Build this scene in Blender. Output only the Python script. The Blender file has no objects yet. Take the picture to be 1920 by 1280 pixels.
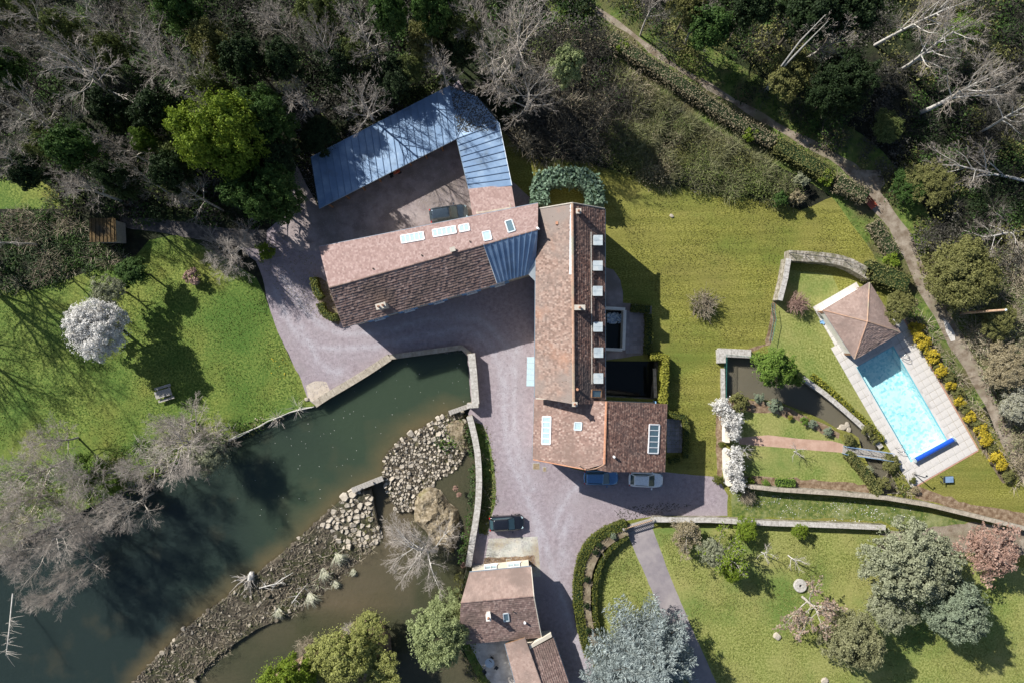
import bpy, bmesh, math, random
import numpy as np
from mathutils import Vector, Matrix, Euler
from mathutils.geometry import delaunay_2d_cdt
from mathutils import noise as mnoise

random.seed(7)
R = np.random.default_rng(11)
scene = bpy.context.scene
COL = scene.collection
rad = math.radians

# ---------------------------------------------------------------- camera, sky, sun, exposure
CAM_H = 80.0            # drone height in metres
PX = 0.0625             # metres on the ground for one photo pixel (1920 px wide photo)
cam_d = bpy.data.cameras.new('camera')
cam_d.lens = 24.0
cam_d.sensor_width = 36.0
cam_d.clip_start = 0.5
cam_d.clip_end = 2000
cam = bpy.data.objects.new('camera', cam_d)
cam.location = (0, 0, CAM_H)
COL.objects.link(cam)
scene.camera = cam

SUN_EL = rad(36)
SUN_AZ = rad(40)        # shadows fall 40 degrees below the picture's right
sdir = Vector((math.cos(SUN_AZ) * math.cos(SUN_EL), -math.sin(SUN_AZ) * math.cos(SUN_EL), -math.sin(SUN_EL)))
w = bpy.data.worlds.new('World')
scene.world = w
w.use_nodes = True
wn = w.node_tree
sky = wn.nodes.new('ShaderNodeTexSky')
sky.sky_type = 'NISHITA'
sky.sun_disc = False
sky.sun_elevation = SUN_EL
sky.sun_rotation = math.atan2(-sdir.x, -sdir.y)
sky.altitude = 200
wn.links.new(sky.outputs[0], wn.nodes['Background'].inputs[0])
wn.nodes['Background'].inputs[1].default_value = 0.066
sl = bpy.data.lights.new('sun', 'SUN')
sl.energy = 4.8
sl.angle = rad(0.5)
sl.color = (1.0, 0.955, 0.89)
sun = bpy.data.objects.new('sun', sl)
sun.rotation_euler = sdir.to_track_quat('-Z', 'Y').to_euler()
sun.location = (-60, 50, 90)
COL.objects.link(sun)
scene.view_settings.view_transform = 'Standard'
scene.view_settings.look = 'None'
scene.view_settings.gamma = 1
scene.view_settings.use_curve_mapping = False
scene.view_settings.exposure = 0.72
scene.cycles.max_bounces = 6
scene.cycles.transparent_max_bounces = 8

# ---------------------------------------------------------------- helpers
def P(u, v, z=0.0):
    """the point at height z that stands at photo pixel (u, v)"""
    k = PX * (CAM_H - z) / CAM_H
    return Vector(((u - 960) * k, (640 - v) * k, z))

def plane_of(a, b, c):
    n = (b - a).cross(c - a).normalized()
    return a, n

def on(u, v, pl):
    """where the sight line of pixel (u, v) meets a plane"""
    o = Vector((0, 0, CAM_H)); d = P(u, v, 0) - o
    a, n = pl
    return o + d * ((a - o).dot(n) / d.dot(n))

def tag(o, label=None, cat=None, group=None, kind=None):
    if label: o['label'] = label
    if cat: o['category'] = cat
    if group: o['group'] = group
    if kind: o['kind'] = kind
    return o

def empty(name, loc, label, cat, group=None, rz=0.0):
    o = bpy.data.objects.new(name, None)
    o.empty_display_size = 0.3
    o.location = loc
    o.rotation_euler = (0, 0, rz)
    COL.objects.link(o)
    return tag(o, label, cat, group)

def link(name, me, mat=None, parent=None, kind=None):
    o = bpy.data.objects.new(name, me)
    COL.objects.link(o)
    if mat is not None and not me.materials:
        me.materials.append(mat)
    if parent is not None:
        o.parent = parent
    if kind: o['kind'] = kind
    return o

def world_off(parent):
    """sum of locations up the parent chain (used for unrotated parents)"""
    off = Vector((0, 0, 0))
    while parent is not None:
        off += Vector(parent.location)
        parent = parent.parent
    return off

class MB:
    """collects vertices and faces for one mesh object"""
    def __init__(s): s.v = []; s.f = []
    def add(s, vs, fs):
        b = len(s.v)
        s.v += [tuple(x) for x in vs]
        s.f += [tuple(i + b for i in f) for f in fs]
    def box(s, c, sx, sy, sz, rz=0.0, tilt=None):
        m = Matrix.Rotation(rz, 3, 'Z')
        if tilt is not None: m = m @ tilt
        c = Vector(c)
        vs = [c + m @ Vector((x * sx / 2, y * sy / 2, z * sz / 2)) for z in (-1, 1) for y in (-1, 1) for x in (-1, 1)]
        s.add(vs, [(0, 2, 3, 1), (4, 5, 7, 6), (0, 1, 5, 4), (2, 6, 7, 3), (0, 4, 6, 2), (1, 3, 7, 5)])
    def slab(s, pts, thick, n=None):
        """polygon pts given a thickness downwards along its normal"""
        pts = [Vector(p) for p in pts]
        if n is None:
            n = (pts[1] - pts[0]).cross(pts[2] - pts[0]).normalized()
            if n.z < 0: pts.reverse(); n = -n
        lo = [p - n * thick for p in pts]
        k = len(pts)
        s.add(pts + lo, [tuple(range(k)), tuple(range(2 * k - 1, k - 1, -1))] +
              [((i + 1) % k, i, k + i, k + (i + 1) % k) for i in range(k)])
    def prism(s, poly, z0, z1):
        poly = [(p[0], p[1]) for p in poly]
        ar = sum(poly[i][0] * poly[(i + 1) % len(poly)][1] - poly[(i + 1) % len(poly)][0] * poly[i][1] for i in range(len(poly)))
        if ar < 0: poly.reverse()
        k = len(poly)
        s.add([(x, y, z1) for x, y in poly] + [(x, y, z0) for x, y in poly],
              [tuple(range(k)), tuple(range(2 * k - 1, k - 1, -1))] + [((i + 1) % k, i, k + i, k + (i + 1) % k) for i in range(k)])
    def tube(s, pts, rads, n=6, cap=True):
        pts = [Vector(p) for p in pts]
        if not hasattr(rads, '__len__'): rads = [rads] * len(pts)
        vs = []; fs = []
        ref = None
        for i, p in enumerate(pts):
            d = (pts[min(i + 1, len(pts) - 1)] - pts[max(i - 1, 0)])
            if d.length < 1e-9: d = Vector((0, 0, 1))
            d.normalize()
            if ref is None:
                ref = Vector((1, 0, 0)) if abs(d.x) < .8 else Vector((0, 1, 0))
            a = (ref - d * ref.dot(d)).normalized(); ref = a
            b = d.cross(a)
            for k in range(n):
                t = 2 * math.pi * k / n
                vs.append(p + (a * math.cos(t) + b * math.sin(t)) * rads[i])
        for i in range(len(pts) - 1):
            for k in range(n):
                fs.append((i * n + k, i * n + (k + 1) % n, (i + 1) * n + (k + 1) % n, (i + 1) * n + k))
        if cap:
            fs.append(tuple(range(n - 1, -1, -1))); fs.append(tuple(range((len(pts) - 1) * n, len(pts) * n)))
        s.add(vs, fs)
    def cyl(s, c, r, h, n=12, r2=None):
        c = Vector(c)
        s.tube([c, c + Vector((0, 0, h))], [r, r if r2 is None else r2], n)
    def mesh(s, name, off=Vector((0, 0, 0))):
        me = bpy.data.meshes.new(name)
        me.from_pydata([(a - off.x, b - off.y, c - off.z) for a, b, c in s.v], [], s.f)
        me.update()
        return me
    def build(s, name, mat, parent=None, kind=None, local=False, smooth=False):
        off = Vector((0, 0, 0)) if (parent is None or local) else world_off(parent)
        me = s.mesh(name, off)
        if smooth: me.polygons.foreach_set('use_smooth', [True] * len(me.polygons))
        return link(name, me, mat, parent, kind)

def solo(name, mb, mat, base, label, cat, group=None, smooth=False):
    """a thing that is one mesh, with its origin at base"""
    me = mb.mesh(name, Vector(base))
    if smooth: me.polygons.foreach_set('use_smooth', [True] * len(me.polygons))
    o = link(name, me, mat)
    o.location = base
    return tag(o, label, cat, group)

def quads_mesh(name, V, extra=None):
    """V: (n,4,3) array of separate quads; extra: (verts, quad faces) of tubes"""
    V = np.asarray(V, dtype=np.float32).reshape(-1, 3)
    n = len(V) // 4
    F = np.arange(n * 4, dtype=np.int32)
    if extra is not None and len(extra[1]):
        ev = np.asarray(extra[0], dtype=np.float32); ef = np.asarray(extra[1], dtype=np.int32) + len(V)
        V = np.concatenate([V, ev]); F = np.concatenate([F, ef.reshape(-1)])
    me = bpy.data.meshes.new(name)
    nf = len(F) // 4
    me.vertices.add(len(V)); me.vertices.foreach_set('co', V.reshape(-1))
    me.loops.add(len(F)); me.loops.foreach_set('vertex_index', F)
    me.polygons.add(nf)
    me.polygons.foreach_set('loop_start', np.arange(nf, dtype=np.int32) * 4)
    me.polygons.foreach_set('loop_total', np.full(nf, 4, dtype=np.int32))
    me.update(calc_edges=True)
    return me

def leaf_quads(C, size, rng, up=0.4, aspect=1.6, out=None):
    """quads of random orientation at centres C (n,3); out = preferred outward directions"""
    n = len(C)
    nrm = rng.normal(size=(n, 3)); nrm[:, 2] += up * 2
    if out is not None: nrm += out * 1.2
    nrm /= np.linalg.norm(nrm, axis=1, keepdims=True) + 1e-9
    t = rng.normal(size=(n, 3))
    a = np.cross(nrm, t); a /= np.linalg.norm(a, axis=1, keepdims=True) + 1e-9
    b = np.cross(nrm, a)
    s = (size * rng.uniform(.6, 1.3, n))[:, None]
    a = a * s * .5 * aspect; b = b * s * .5
    return np.stack([C - a, C - b, C + a, C + b], axis=1)

def inpoly(x, y, poly):
    c = False; n = len(poly); j = n - 1
    for i in range(n):
        xi, yi = poly[i][0], poly[i][1]; xj, yj = poly[j][0], poly[j][1]
        if (yi > y) != (yj > y) and x < (xj - xi) * (y - yi) / (yj - yi) + xi: c = not c
        j = i
    return c

def inpoly_np(X, Y, poly):
    c = np.zeros(len(X), bool); n = len(poly); j = n - 1
    for i in range(n):
        xi, yi = poly[i][0], poly[i][1]; xj, yj = poly[j][0], poly[j][1]
        if yi != yj:
            m = ((yi > Y) != (yj > Y)) & (X < (xj - xi) * (Y - yi) / (yj - yi) + xi)
            c ^= m
        j = i
    return c

def W(px, z=0.0):
    return [P(u, v, z) for u, v in px]

def ribbon(px, width, z=0.0):
    """world polygon along a pixel polyline, width in metres (number or list)"""
    pts = [P(u, v, z) for u, v in px]
    L = []; Rr = []
    for i, p in enumerate(pts):
        d = (pts[min(i + 1, len(pts) - 1)] - pts[max(i - 1, 0)]); d.z = 0; d.normalize()
        n = Vector((-d.y, d.x, 0))
        wd = width[i] if hasattr(width, '__len__') else width
        L.append(p + n * wd / 2); Rr.append(p - n * wd / 2)
    return L + Rr[::-1]

def smooth_px(px, n=4):
    """Catmull-Rom through pixel points"""
    out = []
    q = [px[0]] + list(px) + [px[-1]]
    for i in range(1, len(q) - 2):
        for k in range(n):
            t = k / n
            o = []
            for c in (0, 1):
                p0, p1, p2, p3 = q[i - 1][c], q[i][c], q[i + 1][c], q[i + 2][c]
                o.append(.5 * (2 * p1 + (p2 - p0) * t + (2 * p0 - 5 * p1 + 4 * p2 - p3) * t * t + (3 * p1 - p0 - 3 * p2 + p3) * t ** 3))
            out.append(tuple(o))
    out.append(tuple(px[-1]))
    return out

# ---------------------------------------------------------------- materials
def nmat(name, cols, scale=2.0, detail=6.0, rough=.9, bump=0.0, bscale=20.0, isl=None, islmix=.7,
         big=None, bigscale=.12, bigpos=(.45, .62), metal=0.0, spec=.3, speck=None, speckscale=25, speckpos=.7, leaf=0.0, distort=0.0, stretch=None, lo=.36, hi=.64, big2=None, big2scale=.3, big2pos=(.55, .7), attr=None, mow=None):
    m = bpy.data.materials.new(name); m.use_nodes = True
    nt = m.node_tree; N = nt.nodes; Lk = nt.links
    bs = N['Principled BSDF']; outp = N['Material Output']
    tc = N.new('ShaderNodeTexCoord')
    src = tc.outputs['Object']
    if stretch:
        mp = N.new('ShaderNodeMapping'); mp.inputs['Scale'].default_value = stretch[0]; mp.inputs['Rotation'].default_value = (0, 0, stretch[1])
        Lk.new(src, mp.inputs[0]); src = mp.outputs[0]
    def noise(sc, det, dist=0.0):
        t = N.new('ShaderNodeTexNoise'); t.inputs['Scale'].default_value = sc; t.inputs['Detail'].default_value = det
        t.inputs['Roughness'].default_value = .62; t.inputs['Distortion'].default_value = dist
        Lk.new(src, t.inputs['Vector']); return t
    def ramp(stops, fac):
        r = N.new('ShaderNodeValToRGB'); e = r.color_ramp.elements
        while len(e) < len(stops): e.new(.5)
        for i, (p, c) in enumerate(stops):
            e[i].position = p; e[i].color = (c[0], c[1], c[2], 1)
        Lk.new(fac, r.inputs[0]); return r
    def spread(cs, lo=lo, hi=hi):
        k = len(cs)
        return [(lo + (hi - lo) * i / max(1, k - 1), c) for i, c in enumerate(cs)]
    def mix(f, a, b):
        x = N.new('ShaderNodeMix'); x.data_type = 'RGBA'
        if hasattr(f, 'is_output'): Lk.new(f, x.inputs[0])
        else: x.inputs[0].default_value = f
        for s_, i in ((a, 6), (b, 7)):
            if hasattr(s_, 'is_output'): Lk.new(s_, x.inputs[i])
            else: x.inputs[i].default_value = (s_[0], s_[1], s_[2], 1)
        return x.outputs[2]
    if len(cols) == 1:
        c = cols[0]; v = [tuple(x * .85 for x in c), c, tuple(min(1, x * 1.15) for x in c)]
    else: v = cols
    col = ramp(spread(v), noise(scale, detail, distort).outputs[0]).outputs[0]
    if isl:
        g = N.new('ShaderNodeNewGeometry')
        rc = ramp(spread(isl, .02, .98), g.outputs['Random Per Island']).outputs[0]
        col = mix(islmix, col, rc)
    if big:
        t = noise(bigscale, 5)
        f = ramp([(bigpos[0], (0, 0, 0)), (bigpos[1], (1, 1, 1))], t.outputs[0]).outputs[0]
        col = mix(f, col, big)
    if big2:
        t = noise(big2scale, 7)
        f = ramp([(big2pos[0], (0, 0, 0)), (big2pos[1], (.8, .8, .8))], t.outputs[0]).outputs[0]
        col = mix(f, col, big2)
    if mow:
        mp2 = N.new('ShaderNodeMapping'); mp2.inputs['Scale'].default_value = (.05, 1.0, 1); mp2.inputs['Rotation'].default_value = (0, 0, mow[0]); Lk.new(tc.outputs['Object'], mp2.inputs[0])
        t = noise(mow[1], 3); Lk.new(mp2.outputs[0], t.inputs['Vector'])
        f = ramp([(.42, (0, 0, 0)), (.62, (.45, .45, .45))], t.outputs[0]).outputs[0]
        col = mix(f, col, mow[2])
    if attr:
        at = N.new('ShaderNodeAttribute'); at.attribute_name = attr[0]
        t = noise(1.1, 8); ml = N.new('ShaderNodeMath'); ml.operation = 'MULTIPLY'; ml.use_clamp = True
        m3 = N.new('ShaderNodeMath'); m3.operation = 'MULTIPLY'; Lk.new(t.outputs[0], m3.inputs[0]); m3.inputs[1].default_value = 1.35
        Lk.new(at.outputs['Fac'], ml.inputs[0]); Lk.new(m3.outputs[0], ml.inputs[1])
        col = mix(ml.outputs[0], col, attr[1])
    if speck:
        t = noise(speckscale, 2)
        f = ramp([(speckpos, (0, 0, 0)), (min(1, speckpos + .04), (1, 1, 1))], t.outputs[0]).outputs[0]
        col = mix(f, col, speck)
    Lk.new(col, bs.inputs['Base Color'])
    bs.inputs['Roughness'].default_value = rough
    bs.inputs['Metallic'].default_value = metal
    bs.inputs['Specular IOR Level'].default_value = spec
    if bump:
        t = noise(bscale, 5)
        b = N.new('ShaderNodeBump'); b.inputs['Strength'].default_value = bump; b.inputs['Distance'].default_value = .1
        Lk.new(t.outputs[0], b.inputs['Height']); Lk.new(b.outputs[0], bs.inputs['Normal'])
    if leaf:
        tr = N.new('ShaderNodeBsdfTranslucent'); Lk.new(col, tr.inputs[0])
        mx = N.new('ShaderNodeMixShader'); mx.inputs[0].default_value = leaf
        Lk.new(bs.outputs[0], mx.inputs[1]); Lk.new(tr.outputs[0], mx.inputs[2]); Lk.new(mx.outputs[0], outp.inputs[0])
    return m

def plain(name, c, rough=.5, metal=0.0, spec=.5, coat=0.0):
    m = bpy.data.materials.new(name); m.use_nodes = True
    nt = m.node_tree; b = nt.nodes['Principled BSDF']
    tc = nt.nodes.new('ShaderNodeTexCoord'); t = nt.nodes.new('ShaderNodeTexNoise')
    t.inputs['Scale'].default_value = 6; t.inputs['Detail'].default_value = 6
    nt.links.new(tc.outputs['Object'], t.inputs['Vector'])
    r = nt.nodes.new('ShaderNodeValToRGB')
    r.color_ramp.elements[0].position = .3; r.color_ramp.elements[1].position = .7
    r.color_ramp.elements[0].color = (c[0] * .88, c[1] * .88, c[2] * .88, 1)
    r.color_ramp.elements[1].color = (min(1, c[0] * 1.08), min(1, c[1] * 1.08), min(1, c[2] * 1.08), 1)
    nt.links.new(t.outputs[0], r.inputs[0]); nt.links.new(r.outputs[0], b.inputs['Base Color'])
    b.inputs['Roughness'].default_value = rough; b.inputs['Metallic'].default_value = metal
    b.inputs['Specular IOR Level'].default_value = spec; b.inputs['Coat Weight'].default_value = coat
    return m

M = {}
M['lawn'] = nmat('lawn', [(.1, .103, .015), (.2, .197, .034), (.31, .3, .08)], scale=4.6, detail=10, bump=.5, bscale=12, lo=.41, hi=.6,
                 big=(.185, .17, .045), bigscale=.1, bigpos=(.42, .72), big2=(.105, .15, .023), big2scale=.075, big2pos=(.5, .68), speck=(.45, .45, .34), speckscale=9, speckpos=.78, stretch=((1, 1.8, 1), .05), mow=(.06, 1.1, (.1, .108, .017)))
M['lawn_south'] = nmat('lawn_south', [(.115, .14, .028), (.195, .218, .055), (.29, .305, .1)], scale=4.6, detail=10, bump=.5, bscale=12, lo=.4, hi=.61,
                 big=(.28, .265, .095), bigscale=.13, bigpos=(.42, .72), big2=(.09, .16, .03), big2scale=.12, big2pos=(.48, .66), speck=(.5, .5, .38), speckscale=9, speckpos=.77)
M['lawn_green'] = nmat('lawn_green', [(.06, .095, .014), (.13, .175, .03), (.22, .26, .06)], scale=4.2, detail=10, bump=.55, bscale=12, lo=.41, hi=.6,
                       big=(.225, .21, .046), bigscale=.1, bigpos=(.5, .74), big2=(.05, .118, .016), big2scale=.075, big2pos=(.42, .62), speck=(.5, .5, .25), speckscale=8, speckpos=.78)
M['meadow'] = nmat('meadow', [(.05, .09, .018), (.1, .13, .028), (.2, .21, .07)], scale=2.2, detail=9, bump=.5, bscale=9,
                   big=(.25, .26, .12), bigscale=.35, bigpos=(.5, .7), speck=(.7, .7, .6), speckscale=8, speckpos=.7)
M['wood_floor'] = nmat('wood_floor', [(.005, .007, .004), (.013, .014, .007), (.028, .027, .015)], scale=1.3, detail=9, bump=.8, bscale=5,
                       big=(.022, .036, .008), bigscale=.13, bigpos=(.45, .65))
M['verge'] = nmat('verge', [(.05, .085, .014), (.1, .15, .028), (.17, .2, .05)], scale=1.6, detail=9, bump=.7, bscale=6, big=(.1, .09, .04), bigscale=.2)
M['gravel'] = nmat('gravel', [(.2, .165, .182), (.275, .232, .252), (.35, .302, .324)], scale=2.2, detail=12, rough=.95, bump=.3, bscale=12, lo=.28, hi=.72, big2=(.24, .21, .22), big2scale=.35, big2pos=(.55, .7),
                   big=(.3, .262, .278), bigscale=.14, bigpos=(.48, .72), speck=(.15, .122, .13), speckscale=14, speckpos=.64, attr=('wear', (.4, .388, .425)))
M['court'] = nmat('court', [(.2, .165, .16), (.29, .245, .24), (.36, .31, .3)], scale=.7, detail=10, rough=.95, bump=.25, bscale=20, big=(.2, .17, .155), bigscale=.2)
M['asphalt'] = nmat('asphalt', [(.2, .18, .195), (.25, .225, .235)], scale=1.2, detail=9, rough=.95, bump=.2, bscale=25, big=(.3, .27, .27), bigscale=.25)
M['concrete'] = nmat('concrete', [(.33, .33, .29), (.42, .42, .38), (.5, .48, .42)], scale=.8, detail=9, rough=.95, bump=.15, bscale=14, big=(.33, .28, .2), bigscale=.3)
M['path'] = nmat('path', [(.15, .115, .08), (.235, .195, .15), (.33, .285, .23)], scale=1.0, detail=9, rough=1, bump=.5, bscale=9, big=(.13, .13, .06), bigscale=.25, bigpos=(.55, .75))
M['track'] = nmat('track', [(.06, .055, .052), (.1, .09, .085), (.15, .135, .125)], scale=1.5, detail=10, rough=1, bump=.5, bscale=8)  # dark tones hold the tree shade that lies over this path
M['sand'] = nmat('sand', [(.4, .345, .285), (.5, .44, .37)], scale=2, detail=8, rough=1, bump=.3, bscale=12)
M['brick_path'] = nmat('brick_path', [(.36, .23, .17), (.46, .31, .24)], scale=1.2, detail=9, rough=.95, bump=.2, bscale=20)
M['soil'] = nmat('soil', [(.12, .075, .045), (.2, .14, .09), (.3, .23, .16)], scale=2, detail=9, rough=1, bump=.7, bscale=8)
M['bed'] = nmat('bed', [(.09, .07, .045), (.17, .135, .09), (.25, .21, .145)], scale=.9, detail=9, rough=1, bump=.6, bscale=5)
M['stone_wall'] = nmat('stone_wall', [(.14, .12, .09), (.3, .27, .22), (.42, .39, .34)], scale=3.2, detail=9, rough=.95, bump=.8, bscale=6, big=(.1, .1, .05), bigscale=.7)
M['stone'] = nmat('stone', [(.17, .145, .11), (.33, .29, .23), (.47, .42, .35)], scale=2.2, detail=9, rough=.95, bump=.7, bscale=7, isl=[(.17, .145, .11), (.33, .29, .235), (.5, .45, .37)], islmix=.5)
M['stone_pale'] = nmat('stone_pale', [(.26, .225, .175), (.44, .39, .315), (.6, .54, .45)], scale=2.2, detail=9, rough=.95, bump=.7, bscale=7, isl=[(.24, .205, .16), (.42, .37, .3), (.6, .54, .45)], islmix=.5, big=(.2, .18, .11), bigscale=.35, bigpos=(.56, .7))
M['stone_dark'] = nmat('stone_dark', [(.06, .05, .035), (.12, .1, .075), (.22, .19, .145)], scale=2.0, detail=8, rough=.9, bump=.6, bscale=9, isl=[(.05, .042, .03), (.085, .07, .052), (.13, .11, .082), (.3, .265, .205)], islmix=.55)
M['cap'] = nmat('cap', [(.3, .28, .25), (.4, .38, .35), (.5, .48, .45)], scale=3.5, detail=8, rough=.9, bump=.3, bscale=12, speck=(.2, .2, .16), speckscale=9, speckpos=.66)
M['render_wall'] = nmat('render_wall', [(.6, .53, .42), (.7, .64, .53)], scale=1.2, detail=6, rough=.95, bump=.1)
M['white_wall'] = nmat('white_wall', [(.62, .6, .55), (.74, .72, .67)], scale=1.2, detail=6, rough=.9, bump=.1)
M['house_stone'] = nmat('house_stone', [(.35, .3, .23), (.48, .42, .34), (.55, .5, .42)], scale=2, detail=8, rough=.95, bump=.5, bscale=6)
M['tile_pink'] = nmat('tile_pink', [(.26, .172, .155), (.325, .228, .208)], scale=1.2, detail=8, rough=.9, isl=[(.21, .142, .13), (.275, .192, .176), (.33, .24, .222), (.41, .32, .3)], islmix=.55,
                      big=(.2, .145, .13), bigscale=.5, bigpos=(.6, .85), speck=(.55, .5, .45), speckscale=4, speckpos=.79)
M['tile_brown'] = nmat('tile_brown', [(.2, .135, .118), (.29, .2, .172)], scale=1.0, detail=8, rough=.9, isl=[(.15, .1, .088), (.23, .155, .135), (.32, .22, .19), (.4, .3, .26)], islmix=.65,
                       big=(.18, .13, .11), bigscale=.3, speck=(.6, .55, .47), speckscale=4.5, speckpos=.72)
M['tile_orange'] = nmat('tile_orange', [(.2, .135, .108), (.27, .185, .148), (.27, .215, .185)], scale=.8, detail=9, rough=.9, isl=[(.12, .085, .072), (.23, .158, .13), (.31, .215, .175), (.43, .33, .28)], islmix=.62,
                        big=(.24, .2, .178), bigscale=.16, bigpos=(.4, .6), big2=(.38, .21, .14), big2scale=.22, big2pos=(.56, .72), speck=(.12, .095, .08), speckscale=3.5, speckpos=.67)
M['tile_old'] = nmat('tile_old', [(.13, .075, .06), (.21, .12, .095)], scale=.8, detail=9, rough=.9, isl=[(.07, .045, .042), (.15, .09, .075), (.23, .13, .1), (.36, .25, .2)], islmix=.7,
                     big=(.1, .08, .075), bigscale=.2, bigpos=(.45, .65))
M['tile_mixed'] = nmat('tile_mixed', [(.25, .16, .13), (.33, .225, .19)], scale=1, detail=9, rough=.9, isl=[(.14, .095, .085), (.24, .155, .13), (.32, .215, .18), (.38, .265, .225), (.55, .44, .38)], islmix=.65, big=(.22, .155, .13), bigscale=.25)
M['tile_taupe'] = nmat('tile_taupe', [(.27, .195, .165), (.33, .25, .215)], scale=1, detail=8, rough=.9, isl=[(.235, .165, .14), (.3, .22, .19), (.36, .27, .235)], islmix=.6, big=(.2, .15, .13), bigscale=.3, speck=(.5, .45, .4), speckscale=5, speckpos=.78)
M['ridge'] = nmat('ridge', [(.34, .2, .14), (.44, .29, .21)], scale=3, detail=6, rough=.9, big=(.3, .27, .2), bigscale=.3)
M['zinc_seam_shade'] = nmat('zinc_seam_shade', [(.125, .205, .33), (.16, .245, .37)], scale=2, rough=.6)  # darker than the sheets: the seams' shadow is put into this colour
M['zinc'] = nmat('zinc', [(.145, .24, .38), (.2, .305, .45), (.28, .39, .52)], scale=.6, big2=(.13, .17, .2), big2scale=.5, big2pos=(.58, .75), detail=9, rough=.5, metal=.1, spec=.5, big=(.14, .23, .37), bigscale=.25, stretch=((1, 1, 1), .4))
M['zinc_light'] = nmat('zinc_light', [(.5, .56, .6), (.62, .68, .71)], scale=1.5, detail=8, rough=.45, metal=.2)
M['zinc_dormer'] = nmat('zinc_dormer', [(.36, .42, .45), (.47, .53, .55), (.55, .58, .57)], scale=1.6, detail=8, rough=.5, metal=.15)
M['iron'] = nmat('iron', [(.2, .15, .09), (.3, .23, .15)], scale=5, detail=8, rough=.8)
M['blue_paint'] = plain('blue_paint', (.2, .38, .6), .5)
M['white_paint'] = plain('white_paint', (.78, .79, .8), .4)
M['glass'] = plain('glass', (.1, .16, .19), .06, 0, .9)
M['glass_pale'] = plain('glass_pale', (.36, .48, .52), .08, 0, .9)
M['dark_glass'] = plain('dark_glass', (.015, .02, .025), .05, 0, .9)
M['gutter'] = plain('gutter', (.3, .38, .46), .4, .5)
M['terracotta'] = nmat('terracotta', [(.42, .2, .12), (.52, .28, .18)], scale=4, rough=.9)
M['mortar'] = nmat('mortar', [(.42, .39, .33), (.52, .48, .42)], scale=4, rough=.95, bump=.3)
M['wood_grey'] = nmat('wood_grey', [(.22, .2, .18), (.34, .32, .29), (.45, .43, .4)], scale=5, detail=8, rough=.9, bump=.3, stretch=((1, 6, 1), .3))
M['wood_brown'] = nmat('wood_brown', [(.2, .11, .06), (.3, .18, .11)], scale=4, detail=8, rough=.85, bump=.3)
M['pole_wood'] = nmat('pole_wood', [(.42, .27, .17), (.55, .38, .26)], scale=4, detail=6, rough=.9)
M['red_paint'] = plain('red_paint', (.4, .09, .05), .5)
M['rust'] = nmat('rust', [(.07, .048, .022), (.13, .085, .035)], scale=2, detail=9, rough=.9, big=(.05, .045, .035), bigscale=.5)
M['deck'] = nmat('deck', [(.48, .458, .43), (.58, .555, .525)], scale=1.6, detail=8, rough=.9, bump=.1, isl=[(.47, .445, .42), (.55, .525, .495), (.62, .595, .56)], islmix=.4, big=(.36, .345, .325), bigscale=.5, bigpos=(.5, .7), big2=(.64, .62, .59), big2scale=.3)
M['slate_slab'] = nmat('slate_slab', [(.2, .19, .2), (.3, .28, .29)], scale=2, detail=8, rough=.9, isl=[(.18, .17, .18), (.27, .25, .26), (.34, .32, .32)], islmix=.5)
M['pale_slab'] = nmat('pale_slab', [(.5, .47, .43), (.66, .63, .59)], scale=1.3, detail=8, rough=.9, big=(.36, .33, .3), bigscale=.5)
M['edge_brick'] = nmat('edge_brick', [(.4, .2, .15), (.5, .3, .22)], scale=3, rough=.9)
M['rubber'] = plain('rubber', (.02, .02, .02), .8)
M['chrome'] = plain('chrome', (.6, .6, .6), .15, 1.0)
M['black_metal'] = plain('black_metal', (.03, .035, .04), .5)
M['green_metal'] = plain('green_metal', (.03, .14, .12), .5)
M['cover_blue'] = plain('cover_blue', (.01, .07, .42), .35)
M['foam'] = nmat('foam', [(.3, .42, .6), (.6, .72, .85), (.85, .9, .95)], scale=2.5, detail=9, rough=.6, bump=.8, bscale=4)
M['bark'] = nmat('bark', [(.26, .235, .2), (.42, .385, .34), (.55, .51, .46)], scale=4, detail=7, rough=.95, bump=.4, bscale=12)
M['bark_dark'] = nmat('bark_dark', [(.05, .042, .032), (.1, .085, .065)], scale=4, detail=7, rough=.95)
M['bark_pale'] = nmat('bark_pale', [(.42, .4, .37), (.58, .56, .52)], scale=3, detail=7, rough=.9)
def fol(name, cs, leaf=.25):
    M[name] = nmat(name, [cs[0], cs[-1]], scale=1.2, detail=4, rough=.7, isl=cs, islmix=.75, leaf=leaf, spec=.25)
fol('twig_grey', [(.34, .31, .27), (.52, .475, .425), (.68, .63, .57)], 0)
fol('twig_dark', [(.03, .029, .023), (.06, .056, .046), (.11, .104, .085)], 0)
fol('twig_mauve', [(.24, .21, .185), (.38, .34, .305), (.52, .47, .43)], 0)
fol('twig_tan', [(.2, .165, .115), (.33, .28, .2), (.48, .42, .32)], 0)
fol('twig_fine', [(.19, .165, .14), (.32, .285, .25), (.46, .415, .37)], 0)
fol('twig_pink', [(.24, .15, .12), (.36, .24, .2), (.46, .32, .27)], 0)
fol('twig_olive', [(.11, .115, .05), (.2, .205, .1), (.31, .31, .17)], .1)
fol('leaf_lime', [(.085, .14, .012), (.15, .22, .02), (.25, .32, .035)])
fol('leaf_bright', [(.06, .115, .015), (.115, .195, .026), (.2, .29, .055)])
fol('leaf_green', [(.025, .06, .012), (.045, .095, .018), (.08, .14, .03)])
fol('leaf_dark', [(.009, .021, .006), (.019, .038, .011), (.038, .065, .02)])
fol('leaf_olive', [(.085, .09, .026), (.155, .16, .048), (.25, .245, .09)])
fol('leaf_sage', [(.15, .165, .095), (.26, .28, .175), (.385, .4, .275)])
fol('leaf_grey', [(.12, .155, .1), (.2, .245, .165), (.3, .35, .245)])
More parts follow.
